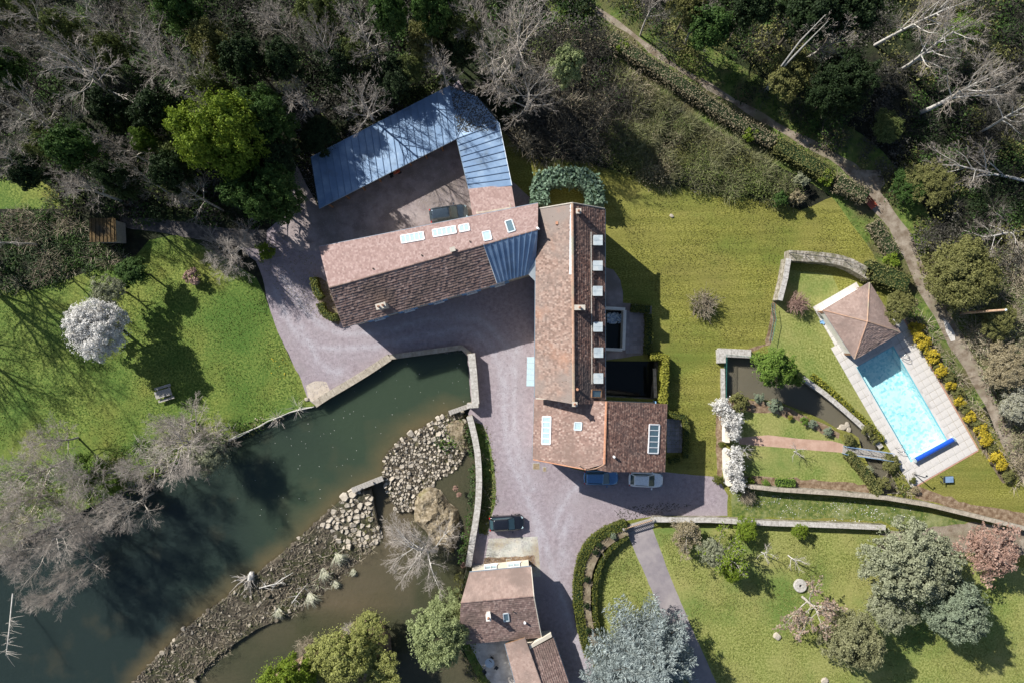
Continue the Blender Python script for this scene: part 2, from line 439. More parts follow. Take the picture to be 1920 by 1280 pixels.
fol('leaf_cedar', [(.12, .155, .155), (.27, .32, .32), (.46, .52, .5)], .1)
fol('leaf_laurel', [(.045, .085, .05), (.11, .18, .11), (.26, .36, .26)], .1)
fol('leaf_box', [(.05, .062, .012), (.1, .115, .02), (.165, .175, .035)])
fol('leaf_gold', [(.13, .14, .012), (.23, .235, .03), (.34, .33, .06)])
fol('leaf_tan', [(.17, .14, .075), (.29, .245, .145), (.43, .375, .25)])
fol('leaf_pinkish', [(.22, .15, .11), (.34, .25, .19), (.46, .36, .28)])
fol('leaf_copper', [(.27, .16, .12), (.39, .25, .2), (.5, .35, .28)])
fol('blossom', [(.5, .49, .47), (.7, .69, .66), (.85, .84, .81)], .3)
fol('flower_yellow', [(.13, .14, .02), (.46, .34, .02), (.6, .45, .035), (.72, .57, .07)], .3)
fol('reed', [(.3, .32, .2), (.5, .5, .38), (.68, .66, .55)], .2)
fol('ivy', [(.012, .035, .01), (.03, .065, .018), (.1, .13, .06)])

def water(name, deep_shade, shallow, rough=.06, bump=.05, bscale=1.5, sss=0):
    m = bpy.data.materials.new(name); m.use_nodes = True
    nt = m.node_tree; b = nt.nodes['Principled BSDF']; N = nt.nodes
    at = N.new('ShaderNodeAttribute'); at.attribute_name = 'shallow'
    tc = N.new('ShaderNodeTexCoord')
    n = N.new('ShaderNodeTexNoise'); n.inputs['Scale'].default_value = .25; n.inputs['Detail'].default_value = 8
    nt.links.new(tc.outputs['Object'], n.inputs['Vector'])
    ad = N.new('ShaderNodeMath'); ad.operation = 'MULTIPLY_ADD'
    nt.links.new(n.outputs[0], ad.inputs[0]); ad.inputs[1].default_value = .9
    nt.links.new(at.outputs['Fac'], ad.inputs[2])
    su = N.new('ShaderNodeMath'); su.operation = 'SUBTRACT'; su.use_clamp = True
    nt.links.new(ad.outputs[0], su.inputs[0]); su.inputs[1].default_value = .42
    r = N.new('ShaderNodeMix'); r.data_type = 'RGBA'
    nt.links.new(su.outputs[0], r.inputs[0]); r.inputs[6].default_value = (*deep_shade, 1); r.inputs[7].default_value = (*shallow, 1)
    nt.links.new(r.outputs[2], b.inputs['Base Color'])
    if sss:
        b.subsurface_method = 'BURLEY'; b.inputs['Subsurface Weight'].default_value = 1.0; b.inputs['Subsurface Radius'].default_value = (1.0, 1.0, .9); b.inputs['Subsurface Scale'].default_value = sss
        at2 = N.new('ShaderNodeAttribute'); at2.attribute_name = 'deep_shade'; r2 = N.new('ShaderNodeMix'); r2.data_type = 'RGBA'  # this attribute paints the bank trees' shade into the water colour
        nt.links.new(at2.outputs['Fac'], r2.inputs[0]); r2.inputs[6].default_value = (*deep_shade, 1); r2.inputs[7].default_value = (deep_shade[0] * .5, deep_shade[1] * .52, deep_shade[2] * .75, 1)
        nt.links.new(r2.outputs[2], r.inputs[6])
    b.inputs['Roughness'].default_value = rough; b.inputs['Specular IOR Level'].default_value = .5; b.inputs['IOR'].default_value = 1.33
    n2 = N.new('ShaderNodeTexNoise'); n2.inputs['Scale'].default_value = bscale; n2.inputs['Detail'].default_value = 4
    nt.links.new(tc.outputs['Object'], n2.inputs['Vector'])
    bp = N.new('ShaderNodeBump'); bp.inputs['Strength'].default_value = bump; bp.inputs['Distance'].default_value = .2
    nt.links.new(n2.outputs[0], bp.inputs['Height']); nt.links.new(bp.outputs[0], b.inputs['Normal'])
    return m
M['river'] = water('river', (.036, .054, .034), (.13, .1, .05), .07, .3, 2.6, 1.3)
M['river_low'] = water('river_low', (.05, .052, .03), (.105, .085, .055), .1, .25, 2.5, .5)
M['dark_water'] = water('dark_water', (.012, .015, .014), (.016, .02, .016))
M['pond_water'] = water('pond_water', (.1, .092, .066), (.17, .15, .11), .06, .1, 2, .4)
def pool_water():
    m = bpy.data.materials.new('pool_water'); m.use_nodes = True
    nt = m.node_tree; N = nt.nodes; out = N['Material Output']; N.remove(N['Principled BSDF'])
    t = N.new('ShaderNodeBsdfTransparent'); t.inputs[0].default_value = (.76, .96, .97, 1)
    g = N.new('ShaderNodeBsdfGlossy'); g.inputs['Roughness'].default_value = .05
    tc = N.new('ShaderNodeTexCoord'); n2 = N.new('ShaderNodeTexNoise'); n2.inputs['Scale'].default_value = 4
    nt.links.new(tc.outputs['Object'], n2.inputs['Vector'])
    bp = N.new('ShaderNodeBump'); bp.inputs['Strength'].default_value = .3; bp.inputs['Distance'].default_value = .1
    nt.links.new(n2.outputs[0], bp.inputs['Height']); nt.links.new(bp.outputs[0], g.inputs['Normal'])
    mx = N.new('ShaderNodeMixShader'); mx.inputs[0].default_value = .03
    nt.links.new(t.outputs[0], mx.inputs[1]); nt.links.new(g.outputs[0], mx.inputs[2]); nt.links.new(mx.outputs[0], out.inputs[0])
    return m
M['pool_water'] = pool_water()
def caustic_liner():  # light and dark cells paint the water's caustic pattern into the liner colour
    m = bpy.data.materials.new('pool_caustic_liner'); m.use_nodes = True
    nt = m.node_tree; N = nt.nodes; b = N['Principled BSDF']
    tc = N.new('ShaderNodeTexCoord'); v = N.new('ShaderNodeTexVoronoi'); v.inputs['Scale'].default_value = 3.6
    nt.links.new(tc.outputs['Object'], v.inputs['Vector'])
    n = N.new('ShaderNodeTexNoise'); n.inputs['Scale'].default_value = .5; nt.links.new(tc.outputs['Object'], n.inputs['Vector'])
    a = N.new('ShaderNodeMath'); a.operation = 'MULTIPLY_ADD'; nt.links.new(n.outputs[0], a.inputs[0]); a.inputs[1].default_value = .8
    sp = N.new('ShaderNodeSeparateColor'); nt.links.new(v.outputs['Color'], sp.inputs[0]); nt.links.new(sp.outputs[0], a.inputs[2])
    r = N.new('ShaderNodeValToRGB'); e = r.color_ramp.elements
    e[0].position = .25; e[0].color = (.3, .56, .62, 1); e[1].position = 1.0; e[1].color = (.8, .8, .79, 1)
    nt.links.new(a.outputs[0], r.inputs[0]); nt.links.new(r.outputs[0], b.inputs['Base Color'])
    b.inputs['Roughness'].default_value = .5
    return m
M['caustic_liner'] = caustic_liner()
# ---------------------------------------------------------------- ground: one triangulated sheet cut along the outlines of lawns, drives, paths and water
RIVER = [(-260, 1130), (-60, 1090), (40, 1010), (180, 945), (330, 862), (430, 826), (500, 792), (560, 766), (592, 760), (642, 728), (732, 672),
         (792, 665), (866, 656), (876, 668), (884, 760), (878, 775), (884, 800), (896, 862), (898, 900), (895, 960), (886, 1010), (876, 1060),
         (858, 1130), (853, 1200), (880, 1240), (912, 1300), (925, 1500), (-260, 1500)]
BUSH_BANK = [(620, 1205), (650, 1180), (672, 1168), (695, 1166), (715, 1180), (728, 1205), (735, 1290), (700, 1340), (540, 1400), (400, 1400), (470, 1300), (560, 1240)]
ISLET = [(780, 922), (800, 912), (822, 920), (838, 945), (858, 962), (862, 1000), (848, 1046), (832, 1040), (812, 1038), (795, 1005), (772, 985), (770, 950)]
POND = [(1357.5, 662), (1406, 667), (1455, 682), (1503, 710), (1541, 737), (1585, 774), (1628, 814), (1645, 835), (1690, 925), (1655, 925), (1640, 890), (1618, 853), (1610, 820),
        (1599, 812), (1570, 803), (1545, 787), (1499, 768), (1466, 755), (1432, 749), (1399, 747), (1359.6, 745)]
BASIN_LOW = [(1118, 676), (1235, 677), (1228, 748), (1118, 742)]
BASIN_UP = [(1118, 580), (1168, 582), (1166, 654), (1118, 652)]
POOL = [(1605, 688), (1674.5, 648), (1789, 819), (1715, 861)]

zones = []
def rough_px(px, step=11.0, amp=1.3):
    out = []
    for i in range(len(px)):
        a, c = px[i], px[(i + 1) % len(px)]; L = math.hypot(c[0] - a[0], c[1] - a[1]); k = max(1, int(L / step))
        for j in range(k):
            t = j / k; o = amp * (0 if j == 0 else 1)
            x, y = a[0] + (c[0] - a[0]) * t, a[1] + (c[1] - a[1]) * t
            out.append((x + o * 2 * mnoise.noise(Vector((x * .09, y * .09, 1))) + random.uniform(-o, o) * .5, y + o * 2 * mnoise.noise(Vector((x * .09, y * .09, 7))) + random.uniform(-o, o) * .5))
    return out
ROUGH = {'gravel': 1.0, 'court': .8, 'sand': 2.0, 'soil': 2.6, 'verge': 2.0, 'meadow': 2.0, 'bed': 1.2, 'lawn': 2.0, 'path': 1.5, 'asphalt': .5}
def zone(name, px):
    if name in ROUGH: px = rough_px(px, 11.0, ROUGH[name])
    zones.append((name, [tuple(P(u, v)[:2]) for u, v in px]))
def zone_w(name, pts): zones.append((name, [(p[0], p[1]) for p in pts]))

zone('lawn', [(935, 240), (985, 290), (1090, 303), (1180, 328), (1270, 350), (1370, 368), (1450, 378), (1500, 395), (1560, 370), (1630, 400),
              (1690, 480), (1740, 580), (1800, 680), (1860, 800), (1990, 960), (2300, 1200), (2300, 1700), (990, 1700), (990, 900), (1120, 700), (1120, 400), (940, 400)])
zone('lawn_green', [(-300, 560), (-60, 540), (60, 545), (180, 505), (250, 485), (280, 450), (330, 440), (400, 470), (480, 520), (495, 550), (520, 620), (545, 675), (570, 720),
                    (577, 748), (592, 760), (500, 800), (430, 835), (330, 870), (180, 950), (-60, 1090), (-300, 1120)])
zone('lawn_green', [(-200, 320), (60, 330), (110, 360), (115, 392), (-200, 392)])
zone('lawn_south', [(1448, 566), (1470, 505), (1560, 515), (1640, 700), (1655, 850), (1640, 830), (1585, 772), (1541, 735), (1503, 708), (1440, 660)])
zone('lawn_south', [(1225, 990), (1440, 980), (1700, 995), (1780, 1015), (2300, 1200), (2300, 1700), (1000, 1700), (1090, 1200), (1110, 1020), (1180, 985)])
zone('lawn_south', [(1370, 745), (1560, 800), (1640, 910), (1600, 920), (1370, 905)])
zone('meadow', [(1372, 925), (1400, 918), (1650, 940), (1730, 955), (1815, 975), (1780, 1010), (1700, 995), (1652, 975), (1372, 968)])
zone('path', [(1640, 1000), (1830, 978), (1990, 1010), (1990, 1040), (1880, 1040), (1760, 1030)])
path_px = smooth_px([(1060, -60), (1095, 0), (1180, 60), (1240, 108), (1330, 163), (1400, 204), (1480, 250), (1560, 293), (1610, 330), (1650, 385), (1690, 440), (1722, 510), (1765, 590), (1808, 665), (1848, 730), (1885, 810), (1930, 900)], 3)
zone('verge', [(1735, 470), (1860, 480), (2000, 420), (2000, 980), (1925, 930), (1900, 830), (1865, 730), (1825, 660), (1785, 590), (1745, 520)])
zone_w('verge', ribbon(path_px[:-5], 8.0))
zone_w('path', ribbon(path_px, [.6 + (1.25 if i > len(path_px) * .55 else 1.25 * (i / (len(path_px) * .55)) ** 3) + .25 * math.sin(i * 1.7) for i in range(len(path_px))]))
zone('path', [(1560, 300), (1600, 318), (1650, 318), (1660, 345), (1640, 372), (1612, 345)])
zone('gravel', [(545, 290), (595, 390), (860, 150), (960, 340), (1010, 385), (1010, 750), (1010, 862), (1100, 884), (1245, 884), (1300, 890), (1345, 894), (1352, 905), (1365, 928), (1364, 966),
                (1222, 968), (1165, 976), (1120, 997), (1087, 1037), (1075, 1090), (1077, 1140), (1092, 1195), (1112, 1240), (1135, 1500), (1075, 1500), (1000, 1190), (1000, 1060),
                (876, 1060), (886, 1010), (895, 960), (898, 900), (896, 862), (884, 800), (878, 775), (884, 760), (876, 668), (866, 656), (792, 665), (732, 672), (642, 728), (592, 760), (577, 748), (565, 712), (545, 672),
                (520, 620), (500, 560), (492, 520), (480, 490), (445, 462), (380, 450), (300, 436), (225, 425), (225, 408), (300, 410), (420, 428), (500, 432), (540, 400)])
zone('court', [(545, 290), (595, 385), (846, 250), (868, 250), (890, 410), (780, 435), (600, 470), (560, 470), (520, 440), (545, 400)])
zone('track', [(225, 408), (300, 410), (420, 428), (500, 432), (500, 470), (445, 462), (380, 450), (300, 436), (225, 425)])
zone('sand', [(573, 722), (590, 714), (612, 716), (618, 730), (600, 750), (592, 757), (578, 748)])
zone('white_gravel', [(1768, 596), (1778, 604), (1790, 625), (1791, 638), (1783, 640), (1774, 622)])
zone('concrete', [(916, 1009), (1008, 1005), (1014, 1080), (905, 1080)])
zone('soil', [(908, 1046), (1002, 1040), (1004, 1062), (905, 1064)])
zone('verge', [(886, 790), (905, 795), (918, 830), (928, 880), (929, 930), (921, 975), (912, 1000), (898, 1000), (895, 960), (898, 900), (896, 862), (884, 800)])
zone('asphalt', [(1174, 996), (1222, 985), (1254, 1073), (1290, 1160), (1330, 1250), (1370, 1340), (1420, 1480), (1360, 1480), (1300, 1300), (1247, 1167), (1208, 1073)])
zone('court', [(1130, 500), (1150, 506), (1163, 525), (1168, 548), (1168, 568), (1222, 574), (1222, 662), (1130, 676)])
zone('pale_slab', [(875, 1200), (960, 1190), (975, 1290), (985, 1400), (945, 1400), (918, 1280)])
zone('verge', [(862, 1205), (880, 1205), (945, 1330), (960, 1500), (900, 1500), (880, 1240)])
zone('brick_path', [(1385, 820), (1440, 815), (1500, 822), (1560, 826), (1582, 832), (1581, 848), (1540, 845), (1460, 838), (1385, 832)])
zone('soil', [(1361, 750), (1400, 748), (1432, 752), (1466, 760), (1499, 775), (1545, 794), (1575, 812), (1572, 822), (1540, 812), (1500, 790), (1455, 775), (1400, 770), (1372, 775)])
zone('soil', [(1380, 895), (1430, 892), (1480, 895), (1560, 903), (1625, 907), (1650, 930), (1560, 925), (1400, 912)])
zone('soil', [(1344, 760), (1354, 765), (1355, 905), (1344, 890), (1342, 800)])
zone('soil', [(1720, 910), (1760, 925), (1820, 945), (1890, 955), (1990, 975), (1990, 1000), (1900, 985), (1780, 950), (1715, 932)])
zone('soil', [(1436, 645), (1448, 566), (1456, 568), (1455, 600), (1444, 647), (1395, 662), (1390, 655)])
zone('bed', [(1165, 980), (1175, 1000), (1130, 1035), (1108, 1075), (1104, 1110), (1106, 1150), (1112, 1190), (1108, 1220), (1092, 1190), (1082, 1140), (1081, 1090), (1091, 1040), (1122, 1001)])
zone('bed', [(600, 520), (615, 530), (640, 600), (635, 610), (605, 595), (588, 530)])
zone('bed', [(1690, 590), (1720, 600), (1770, 680), (1830, 790), (1900, 905), (1880, 905), (1800, 780), (1700, 640)])
for h in (RIVER, POND, BASIN_LOW, BASIN_UP): zone(None, h)
_o = P(1605, 688); _x = P(1674.5, 648) - _o; _w = _x.length; _x.normalize(); _y = Vector((_x.y, -_x.x, 0)); _l = (P(1715, 861) - _o).length
zone_w(None, [_o + _x * (-.05) + _y * (-.05), _o + _x * (_w + .05) + _y * (-.05), _o + _x * (_w + .05) + _y * (_l + .05), _o + _x * (-.05) + _y * (_l + .05)])
zone('bank', BUSH_BANK)
zone('bank', ISLET)

def cdt_mesh(polys, pts, box=None):
    """constrained triangulation of outlines plus extra points"""
    vs = []; es = []
    for poly in polys:
        b = len(vs); k = len(poly)
        vs += [Vector((p[0], p[1])) for p in poly]
        es += [(b + i, b + (i + 1) % k) for i in range(k)]
    vs += [Vector(p) for p in pts]
    r = delaunay_2d_cdt(vs, es, [], 0, 1e-4)
    return np.array([(v.x, v.y) for v in r[0]]), np.array([f for f in r[2] if len(f) == 3])

M['white_gravel'] = nmat('white_gravel', [(.45, .43, .4), (.6, .58, .55)], scale=3, detail=9, rough=1, bump=.4)
TRACKS = [[(952, 650), (946, 760), (954, 850), (984, 920), (1014, 985), (1034, 1060), (1072, 1170), (1104, 1280)], [(970, 640), (962, 760), (972, 850), (1000, 915)],
          [(515, 545), (570, 640), (680, 652), (800, 628), (880, 620), (930, 665), (946, 760)], [(530, 520), (600, 610), (700, 625), (800, 600), (900, 600), (955, 660)],
          [(1085, 908), (1060, 935), (1044, 970), (1040, 990)], [(1068, 972), (1056, 1000), (1056, 1060)], [(560, 600), (600, 680), (640, 700)], [(990, 940), (1005, 985), (1008, 1060)]]
TRW = [[P(u, v) for u, v in smooth_px(t, 3)] for t in TRACKS]
def wear(x, y):
    best = 1e9; p = Vector((x, y, 0))
    for T in TRW:
        for a, b in zip(T, T[1:]):
            t = max(0, min(1, (p - a).dot(b - a) / (b - a).length_squared)); d = (p - (a + (b - a) * t)).length
            if d < best: best = d
    return max(0, 1 - best / 1.5) * (.62 + .38 * math.cos(best * 5.0))
gx = [(x + random.uniform(-.9, .9), y + random.uniform(-.9, .9)) for x in np.arange(-80, 81, 3.0) for y in np.arange(-55, 56, 3.0)]
DRV = [z for n_, z in zones if n_ == 'gravel'][0]
gx += [(x + random.uniform(-.15, .15), y + random.uniform(-.15, .15)) for x in np.arange(-30, 26, .55) for y in np.arange(-42, 24, .55) if inpoly(x, y, DRV)]
outer = [(-400, -400), (400, -400), (400, 400), (-400, 400)]
gv, gf = cdt_mesh([outer] + [z for _, z in zones], gx)
cen = gv[gf].mean(axis=1)
zid = np.zeros(len(gf), int)
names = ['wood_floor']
for nme, poly in zones:
    k = nme if nme else '_hole'
    if k not in names: names.append(k)
    zid[inpoly_np(cen[:, 0], cen[:, 1], poly)] = names.index(k)
def ground_z(x, y):
    return 0.0
NICE = {'wood_floor': 'woodland_ground', 'lawn': 'lawn', 'lawn_green': 'lawn', 'lawn_south': 'lawn', 'meadow': 'daisy_meadow', 'verge': 'grass_verge', 'path': 'footpath', 'gravel': 'driveway', 'court': 'courtyard_ground', 'track': 'shaded_wood_track',
        'sand': 'sand_patch', 'white_gravel': 'pale_gravel_patch', 'concrete': 'concrete_apron', 'soil': 'bare_soil', 'asphalt': 'garden_drive', 'pale_slab': 'terrace_ground', 'brick_path': 'brick_garden_path', 'bed': 'planting_bed', 'bank': 'river_bank_ground'}
def sub_mesh(name, V2, F, zs, mat):
    used = np.unique(F); mp = np.full(len(V2), -1); mp[used] = np.arange(len(used))
    me = bpy.data.meshes.new(name)
    vv = [(V2[i][0], V2[i][1], zs[i] if hasattr(zs, '__len__') else zs) for i in used]
    ff = []
    for a, b, c in mp[F]:
        p, q, r_ = vv[a], vv[b], vv[c]
        ff.append((a, b, c) if (q[0] - p[0]) * (r_[1] - p[1]) - (q[1] - p[1]) * (r_[0] - p[0]) > 0 else (a, c, b))
    me.from_pydata(vv, [], ff); me.update()
    return link(NICE.get(name, name), me, mat, None, 'structure')
for i, nme in enumerate(names):
    if nme == '_hole' or nme == 'bank': continue
    F = gf[zid == i]
    if len(F):
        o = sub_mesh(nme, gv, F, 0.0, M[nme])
        if nme == 'gravel':
            at = o.data.attributes.new('wear', 'FLOAT', 'POINT'); at.data.foreach_set('value', np.array([wear(v.co.x, v.co.y) for v in o.data.vertices], dtype=np.float32))

def skirt(name, px, z0, z1, mat, closed=True, skip=()):
    mb = MB(); pts = [P(u, v) for u, v in px]; k = len(pts)
    for i in range(k if closed else k - 1):
        if i in skip: continue
        a, b = pts[i], pts[(i + 1) % k]
        mb.add([(a.x, a.y, z0), (b.x, b.y, z0), (b.x, b.y, z1), (a.x, a.y, z1)], [(0, 1, 2, 3)])
    return mb.build(name, mat, None, 'structure')
skirt('river_bank', RIVER, 0, -3, M['stone_wall'])
skirt('pond_bank', POND, 0, -2, M['stone_wall'])
skirt('basin_wall', BASIN_LOW, 0, -4, M['stone_wall'])
skirt('basin_wall', BASIN_UP, 0, -2.5, M['white_wall'])

# ---------------------------------------------------------------- water
CREST = [P(*p) for p in [(245, 1285), (340, 1187), (490, 1072), (540, 1030), (662, 919), (715, 895), (718, 862), (745, 832), (800, 800), (842, 772)]]
def crest_dist(x, y):
    best = 1e9; p = Vector((x, y, 0))
    for a, b in zip(CREST, CREST[1:]):
        t = max(0, min(1, (p - a).dot(b - a) / (b - a).length_squared))
        best = min(best, (p - (a + (b - a) * t)).length)
    return best
def water_mesh(name, px, z, mat, shallow, step=1.2, deep_shade=None):
    poly = [tuple(P(u, v)[:2]) for u, v in px]
    xs = [p[0] for p in poly]; ys = [p[1] for p in poly]
    pts = [(x, y) for x in np.arange(min(xs), max(xs), step) for y in np.arange(min(ys), max(ys), step) if inpoly(x, y, poly) and abs(x) < 75 and abs(y) < 55]
    v2, f = cdt_mesh([poly], pts)
    c = v2[f].mean(axis=1)
    f = f[inpoly_np(c[:, 0], c[:, 1], poly)]
    o = sub_mesh(name, v2, f, z, mat)
    at = o.data.attributes.new('shallow', 'FLOAT', 'POINT')
    at.data.foreach_set('value', np.array([shallow(v.co.x, v.co.y) for v in o.data.vertices], dtype=np.float32))
    at = o.data.attributes.new('deep_shade', 'FLOAT', 'POINT')
    at.data.foreach_set('value', np.array([deep_shade(v.co.x, v.co.y) if deep_shade else 0 for v in o.data.vertices], dtype=np.float32))
    return o
UPPER = [(-262, 1130), (-60, 1088), (40, 1008), (180, 943), (330, 860), (430, 824), (500, 790), (560, 764), (592, 758), (642, 726), (732, 670), (792, 663), (866, 654), (878, 668), (886, 762),
         (842, 776), (803, 806), (752, 836), (724, 866), (720, 897), (664, 923), (545, 1034), (495, 1076), (345, 1191), (250, 1290), (150, 1500), (-262, 1500)]
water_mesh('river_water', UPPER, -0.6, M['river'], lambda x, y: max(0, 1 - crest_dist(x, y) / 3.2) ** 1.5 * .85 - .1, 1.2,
           lambda x, y: max(0, min(1, (P(640, 0).x - x) / 22 + .35 * mnoise.noise(Vector((x * .1, y * .1, 9)))) ))  # painted tree shade: darker towards the left, broken up by noise
LOWER = [(150, 1502), (250, 1290), (345, 1191), (495, 1076), (545, 1034), (664, 923), (720, 897), (760, 840), (842, 774), (888, 764), (890, 800), (900, 862), (902, 900), (900, 960), (890, 1010), (880, 1062),
         (862, 1130), (857, 1200), (884, 1240), (916, 1300), (927, 1502)]
water_mesh('river_water', LOWER, -1.9, M['river_low'], lambda x, y: .1 + .35 * mnoise.noise(Vector((x * .12, y * .12, 3))) + (.5 if x < P(300, 0).x + 30 and y > P(0, 1160).y else 0), 1.6)
water_mesh('pond_water', POND, -0.7, M['pond_water'], lambda x, y: .2)
water_mesh('mill_water', BASIN_LOW, -2.6, M['dark_water'], lambda x, y: .1)
water_mesh('basin_water', BASIN_UP, -1.4, M['dark_water'], lambda x, y: .1)

# raised banks inside the river: the bush bank and the mossy islet
def mound(name, px, zlow, ztop, mat, rough_=.25, step=.6, label=None):
    poly = [tuple(P(u, v)[:2]) for u, v in px]
    xs = [p[0] for p in poly]; ys = [p[1] for p in poly]
    pts = [(x + random.uniform(-.15, .15), y + random.uniform(-.15, .15)) for x in np.arange(min(xs), max(xs), step) for y in np.arange(min(ys), max(ys), step) if inpoly(x, y, poly)]
    v2, f = cdt_mesh([poly], pts)
    c = v2[f].mean(axis=1); f = f[inpoly_np(c[:, 0], c[:, 1], poly)]
    def edge_d(x, y):
        p = Vector((x, y)); best = 9
        for i in range(len(poly)):
            a = Vector(poly[i]); b = Vector(poly[(i + 1) % len(poly)])
            t = max(0, min(1, (p - a).dot(b - a) / max(1e-9, (b - a).length_squared)))
            best = min(best, (p - (a + (b - a) * t)).length)
        return best
    zs = []
    for x, y in v2:
        e = edge_d(x, y)
        zs.append(zlow + (ztop - zlow) * min(1, e / .7) + (rough_ * mnoise.fractal(Vector((x * .6, y * .6, 0)), 1, 2, 4) if e > .05 else 0))
    o = sub_mesh(name, v2, f, zs, mat)
    return o
M['moss_mound'] = nmat('moss_mound', [(.1, .08, .048), (.22, .178, .118), (.35, .3, .22)], scale=2.4, detail=10, rough=1, bump=.9, bscale=6, big=(.17, .16, .06), bigscale=.45, bigpos=(.55, .75))
mound('islet_ground', ISLET, -2.0, -0.75, M['moss_mound'], .55, .3)
mound('river_bank_ground', BUSH_BANK, -2.0, -0.6, M['soil'], .3, .9)

# ---------------------------------------------------------------- the weir: a sloping stone apron in two halves
WEIR_A = [(842, 774), (868, 772), (868, 850), (862, 872), (846, 890), (815, 905), (802, 922), (780, 932), (770, 962), (742, 966), (726, 930), (716, 897), (717, 862), (744, 830), (800, 798)]
WEIR_B = [(655, 921), (690, 920), (712, 1030), (655, 1085), (600, 1125), (560, 1152), (470, 1190), (400, 1236), (320, 1320), (235, 1380), (195, 1350), (242, 1285), (338, 1185), (488, 1070), (538, 1028)]
def weir_z(x, y):
    return max(-2.05, -0.42 - .235 * crest_dist(x, y))
M['weir'] = nmat('weir', [(.04, .033, .024), (.1, .083, .058), (.19, .165, .12)], scale=1.6, detail=10, rough=.85, bump=1, bscale=4, big=(.05, .055, .02), bigscale=.4)
M['weir_tan'] = nmat('weir_tan', [(.07, .056, .04), (.16, .13, .09), (.28, .235, .17)], scale=2.6, detail=10, rough=.9, bump=1, bscale=5, big=(.13, .12, .05), bigscale=.35)
weirs = []
for px in (WEIR_A, WEIR_B):
    poly = [tuple(P(u, v)[:2]) for u, v in px]
    xs = [p[0] for p in poly]; ys = [p[1] for p in poly]
    pts = [(x + random.uniform(-.2, .2), y + random.uniform(-.2, .2)) for x in np.arange(min(xs), max(xs), .7) for y in np.arange(min(ys), max(ys), .7) if inpoly(x, y, poly)]
    v2, f = cdt_mesh([poly], pts)
    c = v2[f].mean(axis=1); f = f[inpoly_np(c[:, 0], c[:, 1], poly)]
    up_ = -.02 if px is WEIR_A else .06
    zs = [weir_z(x, y) + up_ + .14 * mnoise.noise(Vector((x * 1.3, y * 1.3, 0))) for x, y in v2]
    weirs.append(sub_mesh('weir_apron', v2, f, zs, M['weir_tan'] if px is WEIR_A else M['weir']))
    sm = MB()
    for i in range(len(poly)):
        a, b = poly[i], poly[(i + 1) % len(poly)]
        sm.add([(*a, -3), (*b, -3), (*b, weir_z(*b)), (*a, weir_z(*a))], [(0, 1, 2, 3)])
    sm.build('weir_side', M['stone_wall'], weirs[-1])

def rock_mesh(name, seed, flat=.6, sub=1, mat=None):
    bm = bmesh.new(); bmesh.ops.create_icosphere(bm, subdivisions=sub, radius=1)
    rr = random.Random(seed)
    for v in bm.verts:
        k = 1 + rr.uniform(-.22, .22)
        v.co = Vector((v.co.x * k, v.co.y * k, v.co.z * k * flat))
        v.co.x = max(-.85, min(.85, v.co.x)); v.co.y = max(-.8, min(.8, v.co.y)); v.co.z = max(-.4, min(.42, v.co.z))
    me = bpy.data.meshes.new(name); bm.to_mesh(me); bm.free()
    me.materials.append(mat or M['stone'])
    return me
ROCKS = [rock_mesh('stone', 100 + i, .6, 2) for i in range(7)]
def scatter_pts(px, spacing, n_try, rng=R, zf=None):
    poly = [tuple(P(u, v)[:2]) for u, v in px]
    xs = [p[0] for p in poly]; ys = [p[1] for p in poly]
    out = []; cell = {}
    for _ in range(n_try):
        x = rng.uniform(min(xs), max(xs)); y = rng.uniform(min(ys), max(ys))
        if not inpoly(x, y, poly): continue
        s = spacing(x, y) if callable(spacing) else spacing
        gxx, gyy = int(x / .6), int(y / .6); ok = True
        for i in range(-2, 3):
            for j in range(-2, 3):
                for (qx, qy, qs) in cell.get((gxx + i, gyy + j), ()):
                    dx_, dy_ = (qx - x), (qy - y); e1, e2 = dx_ * .77 + dy_ * .64, -dx_ * .64 + dy_ * .77
                    if (e1 * .8) ** 2 + (e2 * 1.3) ** 2 < ((s + qs) / 2) ** 2: ok = False; break
                if not ok: break
            if not ok: break
        if ok: out.append((x, y, s)); cell.setdefault((gxx, gyy), []).append((x, y, s))
    return out
# stones big enough to pick apart are parts of the apron; the rubble between them is one part
def cell_stones(px, spacing, n_try):
    """irregular flat stones: cells of a power diagram, shrunk for the joints"""
    pts = scatter_pts(px, spacing, n_try); poly = [tuple(P(u, v)[:2]) for u, v in px]; grid = {}
    for i, (x, y, s) in enumerate(pts): grid.setdefault((int(x // 1), int(y // 1)), []).append(i)
    out = []
    for i, (x, y, s) in enumerate(pts):
        q = [(x + s * 1.0 * math.cos(t), y + s * 1.0 * math.sin(t)) for t in [k * math.pi / 4 + .3 for k in range(8)]]
        gx_, gy_ = int(x // 1), int(y // 1)
        for a in (-1, 0, 1):
            for b_ in (-1, 0, 1):
                for j in grid.get((gx_ + a, gy_ + b_), ()):
                    if j == i: continue
                    x2, y2, s2 = pts[j]; dx, dy = x2 - x, y2 - y; d = math.hypot(dx, dy)
                    if d > 2.2 or d < 1e-6: continue
                    off = (d * d + (s * s - s2 * s2) * .22) / (2 * d) - .022
                    nx, ny = dx / d, dy / d; r = []
                    for k in range(len(q)):
                        p0, p1 = q[k - 1], q[k]; d0 = (p0[0] - x) * nx + (p0[1] - y) * ny - off; d1 = (p1[0] - x) * nx + (p1[1] - y) * ny - off
                        if (d0 <= 0) != (d1 <= 0):
                            t = d0 / (d0 - d1); r.append((p0[0] + (p1[0] - p0[0]) * t, p0[1] + (p1[1] - p0[1]) * t))
                        if d1 <= 0: r.append(p1)
                    q = r
                    if len(q) < 3: break
                if len(q) < 3: break
            if len(q) < 3: break
        if len(q) >= 3: out.append((x, y, s, q))
    return out
